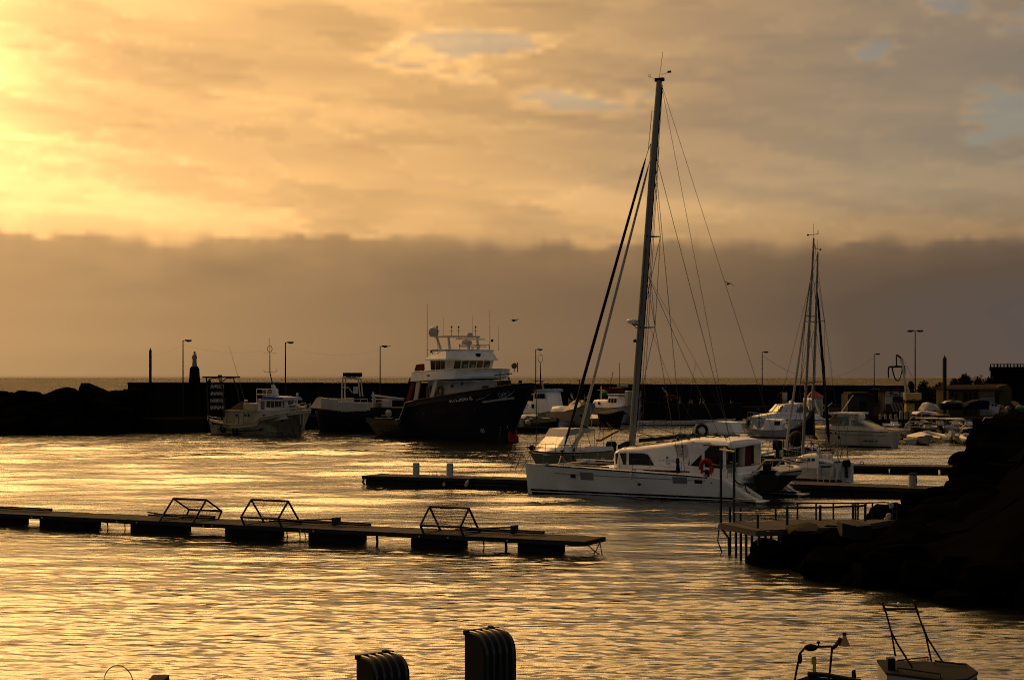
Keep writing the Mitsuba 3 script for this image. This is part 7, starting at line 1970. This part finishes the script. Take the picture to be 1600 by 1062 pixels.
# ------------------------------------------------------------------ nearest things along the bottom edge
def build_nearest():
    scene['near_quay'] = mikit.ply(slab([(-14, 12), (3.2, 12), (3.2, 26.2), (-14, 26.2)], -1, .95), CONC)
    labels['near_quay'] = {'label': 'dark quay below the viewpoint', 'category': 'quay', 'kind': 'structure'}
    def ribbed(label, x_back, y_back, Y, w=.62, d=.50):
        k = thing('ribbed_bin', label, 'bin')
        M = frame(0, Y, 0, 37)                           # front face turned to the right
        zt = px(0, y_back, Y)[2]
        c = px(x_back, 0, Y + .3)
        M[0, 3] = c[0] + .5 * math.sin(math.radians(37)); M[1, 3] = Y
        zb = .95
        arcp = [(d * .62 * (1 - math.cos(q)), zt - .30 + .30 * math.sin(q)) for q in np.linspace(0, PI / 2, 9)]
        prof = [(0, zb)] + arcp + [(d, zt), (d, zb)]
        m = trimesh.creation.extrude_polygon(sg.Polygon(prof), w, engine='earcut')
        v = np.asarray(m.vertices)
        put(k, 'body', trimesh.Trimesh(np.stack([v[:, 2], v[:, 0], v[:, 1]], 1), m.faces, process=False), BLACK, M, 30)
        for i in range(5):
            x = .06 + i * (w - .12) / 4
            put(k, 'rib', tube([(x, -.005, zb + .03)] + [(x, y, z) for y, z in arcp] + [(x, d * .96, zt + .0)], .030, 7), BINB, M)
            put(k, 'rib_foot', ball((x, -.02, zb + .42), .04, 1, (1, .6, .8)), BINB, M)
        put(k, 'hinge_bar', box(-.02, w + .02, d - .05, d + .03, zt - .04, zt + .035, .01), BLACK, M)
        put(k, 'hinge', box(w * .72, w * .84, d - .07, d + .02, zt + .03, zt + .06, .008), BLACK, M)
    ribbed('larger dark ribbed bin with a curved shoulder at the bottom centre', 726, 994, 24.5)
    ribbed('lower dark ribbed bin cut off by the bottom edge, left of the larger one', 556, 1033, 24.5, .66)
    k = thing('wire_hoop', 'thin wire hoop standing up at the bottom left edge', 'hoop')
    c = px(185, 1062, 24.0)
    put(k, 'hoop', torus(c + [0, 0, -.03], .25, .008, (.35, 1, 0), 36, 5).apply_scale([1, 1, 1]), WIRE)
    put(k, 'stem', tube([c - [0, 0, .28], (c[0], c[1], .95)], .02, 6), WIRE)
    k = thing('dark_box', 'dark box corner just showing at the bottom left edge', 'box')
    c = px(243, 1059, 24.0)
    put(None, k, hull_of([(c[0] + a, 24 + b, z) for a, b in ((-.12, 0), (.10, 0), (.10, .5), (-.12, .5)) for z in (.95, c[2] - .04)] + [(c[0] - .09, 24.2, c[2] + .01), (c[0] - .03, 24.2, c[2] + .01)]), RUBBER)
    # wheelhouse of a boat right below
    Y = 19.6
    M = np.eye(4)
    M[0, 3], M[1, 3] = px(1388, 0, Y)[0], Y
    k = thing('wheelhouse_boat', 'white-roofed small boat with raking dark pipe frame, cut off at the bottom right corner', 'boat')
    L = lambda nm, m, mt, par=k: put(par, nm, m, mt, M)
    zr = H - (1047 - 590) / F * Y
    hh = Hull(6.8, 2.5, 1.0, .95, 1.4, draft=.4, rake=.1, transom=.8, full=.6)
    Mh = frame(M[0, 3] - 1.6, Y + .9, 0, -8)
    put(k, 'hull', hh.shell(.15), DULLW, Mh, 30)
    ring = [(-.02, .0), (.70, -.10), (.95, -.02), (1.16, .25), (1.12, .62), (.02, .66)]
    zc = [zr - .02, zr - .10, zr - .09, zr - .06, zr - .02, zr + .02]
    L('cabin', loft([[(x, y, .9) for x, y in ring], [(x, y, z - .03) for (x, y), z in zip(ring, zc)]]), DULLW)
    rf = L('roof', hull_of([(x * 1.02 - .01, y * 1.03 - .01, z + dz) for (x, y), z in zip(ring, zc) for dz in (-.03, .0)]), WALLG)
    L('roof_rail', tube([(.12, .03, zr - .03), (.12, .03, zr + .03), (.62, -.06, zr - .03), (.62, -.06, zr - .08)], .012, 5), DSTEEL, rf)
    L('roof_rail', tube([(.70, .5, zr - .03), (.70, .5, zr + .03), (1.08, .45, zr - .01), (1.08, .45, zr - .06)], .012, 5), DSTEEL, rf)
    for (x0, y0), (x1, y1), za_, zb_ in (((.74, -.10), (.93, -.04), zr - .10, zr - .095), ((.97, -.02), (1.14, .22), zr - .09, zr - .07)):
        L('window', plate([(x0, y0 - .012, zr - .45), (x1, y1 - .012, zr - .45), (x1, y1 - .012, zb_ - .06), (x0, y0 - .012, za_ - .06)], .02), GLASS)
    for x in (.02, ):
        L('stack', hull_of([(x + a, .1 + b, z) for a in (0, .09) for b in (0, .1) for z in (zr - .1, zr + .13)]), BLACK)
    W = lambda x, y, dY=0: px(x, y, Y + dY) - M[:3, 3]
    for pts in (((1399, 1024), (1393, 988), (1384, 955)), ((1426, 1043), (1402, 1005), (1392, 985)), ((1456, 1036), (1447, 994), (1435, 960)), ((1477, 1040), (1450, 998), (1441, 975))):
        d = .2 if pts[0][0] < 1430 else .8
        L('frame_pole', tube([W(x, y, d) for x, y in pts], .012, 6), DSTEEL)
    L('cross_bar', tube([W(1384, 951, .2), W(1432, 951, .8)], .016, 6), DSTEEL)
    L('cross_bar', tube([W(1378, 940, .2), W(1384, 955, .2)], .016, 5), DSTEEL)
    L('cross_bar', tube([W(1428, 937, .8), W(1435, 960, .8)], .016, 5), DSTEEL)
    L('bow_light', ball(W(1404, 943, .5), .022, 1), WHITE)
    L('guard_bar', tube([W(1403, 1031, .4), W(1450, 1026, .8), W(1450, 1036, .8)], .010, 5), DSTEEL)
    # the lamp boat beside it
    Y2 = 19.0
    k = thing('lamp_boat', 'small dark boat with a fishing lamp on a bent pipe, at bottom right', 'boat')
    Q = lambda x, y, d=0: px(x, y, Y2 + d)
    put(k, 'hull', hull_of([Q(x, y, d) + [0, 0, dz] for x, y in ((1264, 1055), (1360, 1067)) for d in (0, 1.2) for dz in (0, -.6)] + [Q(1300, 1130, .5), Q(1200, 1075, .6)]), RUBBER)
    put(k, 'bent_pipe', tube([Q(1240, 1072), Q(1247, 1034), Q(1250, 1020), Q(1258, 1011), Q(1268, 1009.5), Q(1299, 1009.5), Q(1300, 1012), Q(1297, 1045), Q(1293, 1075)], .014, 7), DSTEEL)
    put(k, 'lamp_arm', tube([Q(1300, 1012), Q(1306, 1008), Q(1314, 996)], .024, 7), DSTEEL)
    put(k, 'junction_box', ball(Q(1267, 1011), .055, 2, (1.5, .8, .8)), RUBBER)
    put(k, 'clamp', [ball(Q(1250, 1028), .035, 1, (.8, .8, 2.0)), ball(Q(1279, 1003), .02, 1, (1.3, 1, .7)), tube([Q(1279, 1001), Q(1279, 1009)], .010, 5)], RUBBER)
    lp = Q(1319.5, 1000)
    put(k, 'lamp_shade', lathe([(.07, -.062), (.045, -.01), (.022, .05), (.018, .075), (0, .08), (0, .06), (.016, .045), (.038, -.012), (.066, -.062)], lp, 18), LAMPG)
    put(k, 'lamp_cap', lathe([(0, .06), (.022, .06), (.022, .095), (0, .10)], lp, 10), BLACK)
    put(k, 'yellow_bollard', [hull_of([Q(x, y, d) for x, y in ((1268, 1026), (1275, 1024.5), (1276, 1036), (1268, 1038)) for d in (0, .08)]), hull_of([Q(x, y, d) for x, y in ((1270, 1036), (1275, 1035), (1275, 1050), (1270, 1050)) for d in (0, .08)])], YELLOW)
    put(k, 'stem_post', [hull_of([Q(x, y, d) for x, y in ((1331, 1047), (1337, 1045), (1338, 1062), (1331, 1062)) for d in (.1, .25)])], RUBBER)
    put(k, 'rail_board', tube([Q(1262, 1052), Q(1290, 1054), Q(1345, 1064)], .03, 5), RUBBER)


def build_birds():
    def gull(label, x, y, Y, lw, rw, body):
        k = thing('gull', label, 'bird')
        c = px(x, y, Y)
        s = Y / F
        def P(q):
            return c + np.array([q[0] * s, q[2] if len(q) > 2 else 0, -q[1] * s])
        put(k, 'body', tube([P(q) for q in body], [.02, .09, .10, .06, .015], 7), BLACK)
        for w in (lw, rw):
            pts = [P(q) for q in w]
            n = len(pts)
            ch = np.interp(np.linspace(0, 1, n), [0, .4, 1], [.20, .22, .03])
            secs = [[p + [0, -h, 0], p + [0, -h * .3, .025], p + [0, h, 0], p + [0, 0, -.02]] for p, h in zip(pts, ch)]
            put(k, 'wing', loft(secs), BLACK)
    gull('dark gull with one wing raised, flying right of the blue ship\'s masts', 804, 500, 150, [(-1, -.5), (-2.5, -4, -.2), (-3.5, -9, -.4)], [(0, 0), (3.5, -1, .3), (7, -1.6, .6)], [(-5, 0), (-3, .5), (-.5, .8), (2, .3), (4, -.2)])
    gull('dark gull gliding with drooped wings, right of the tall catamaran mast', 1138.5, 443, 140, [(-.5, -.3), (-3, -2.8, .2), (-6, -3.8, .4)], [(.5, -.2), (4, 1.2, -.2), (7.5, 4.2, -.4)], [(-2.4, 1.2, .3), (-1.4, .8, .15), (-.4, .3), (.8, 0, -.2), (1.6, -.1, -.4)])
    gull('tiny distant gull right of the lamp left of the blue ship', 609, 540.5, 260, [(0, 0), (-1.2, -.4), (-2, -.2)], [(0, 0), (1.2, -.4), (2.2, -.3)], [(-1, .2), (-.5, .3), (0, .3), (.5, .2), (.9, .1)])


build_pontoons()
build_jetty()
build_nearest()
build_birds()
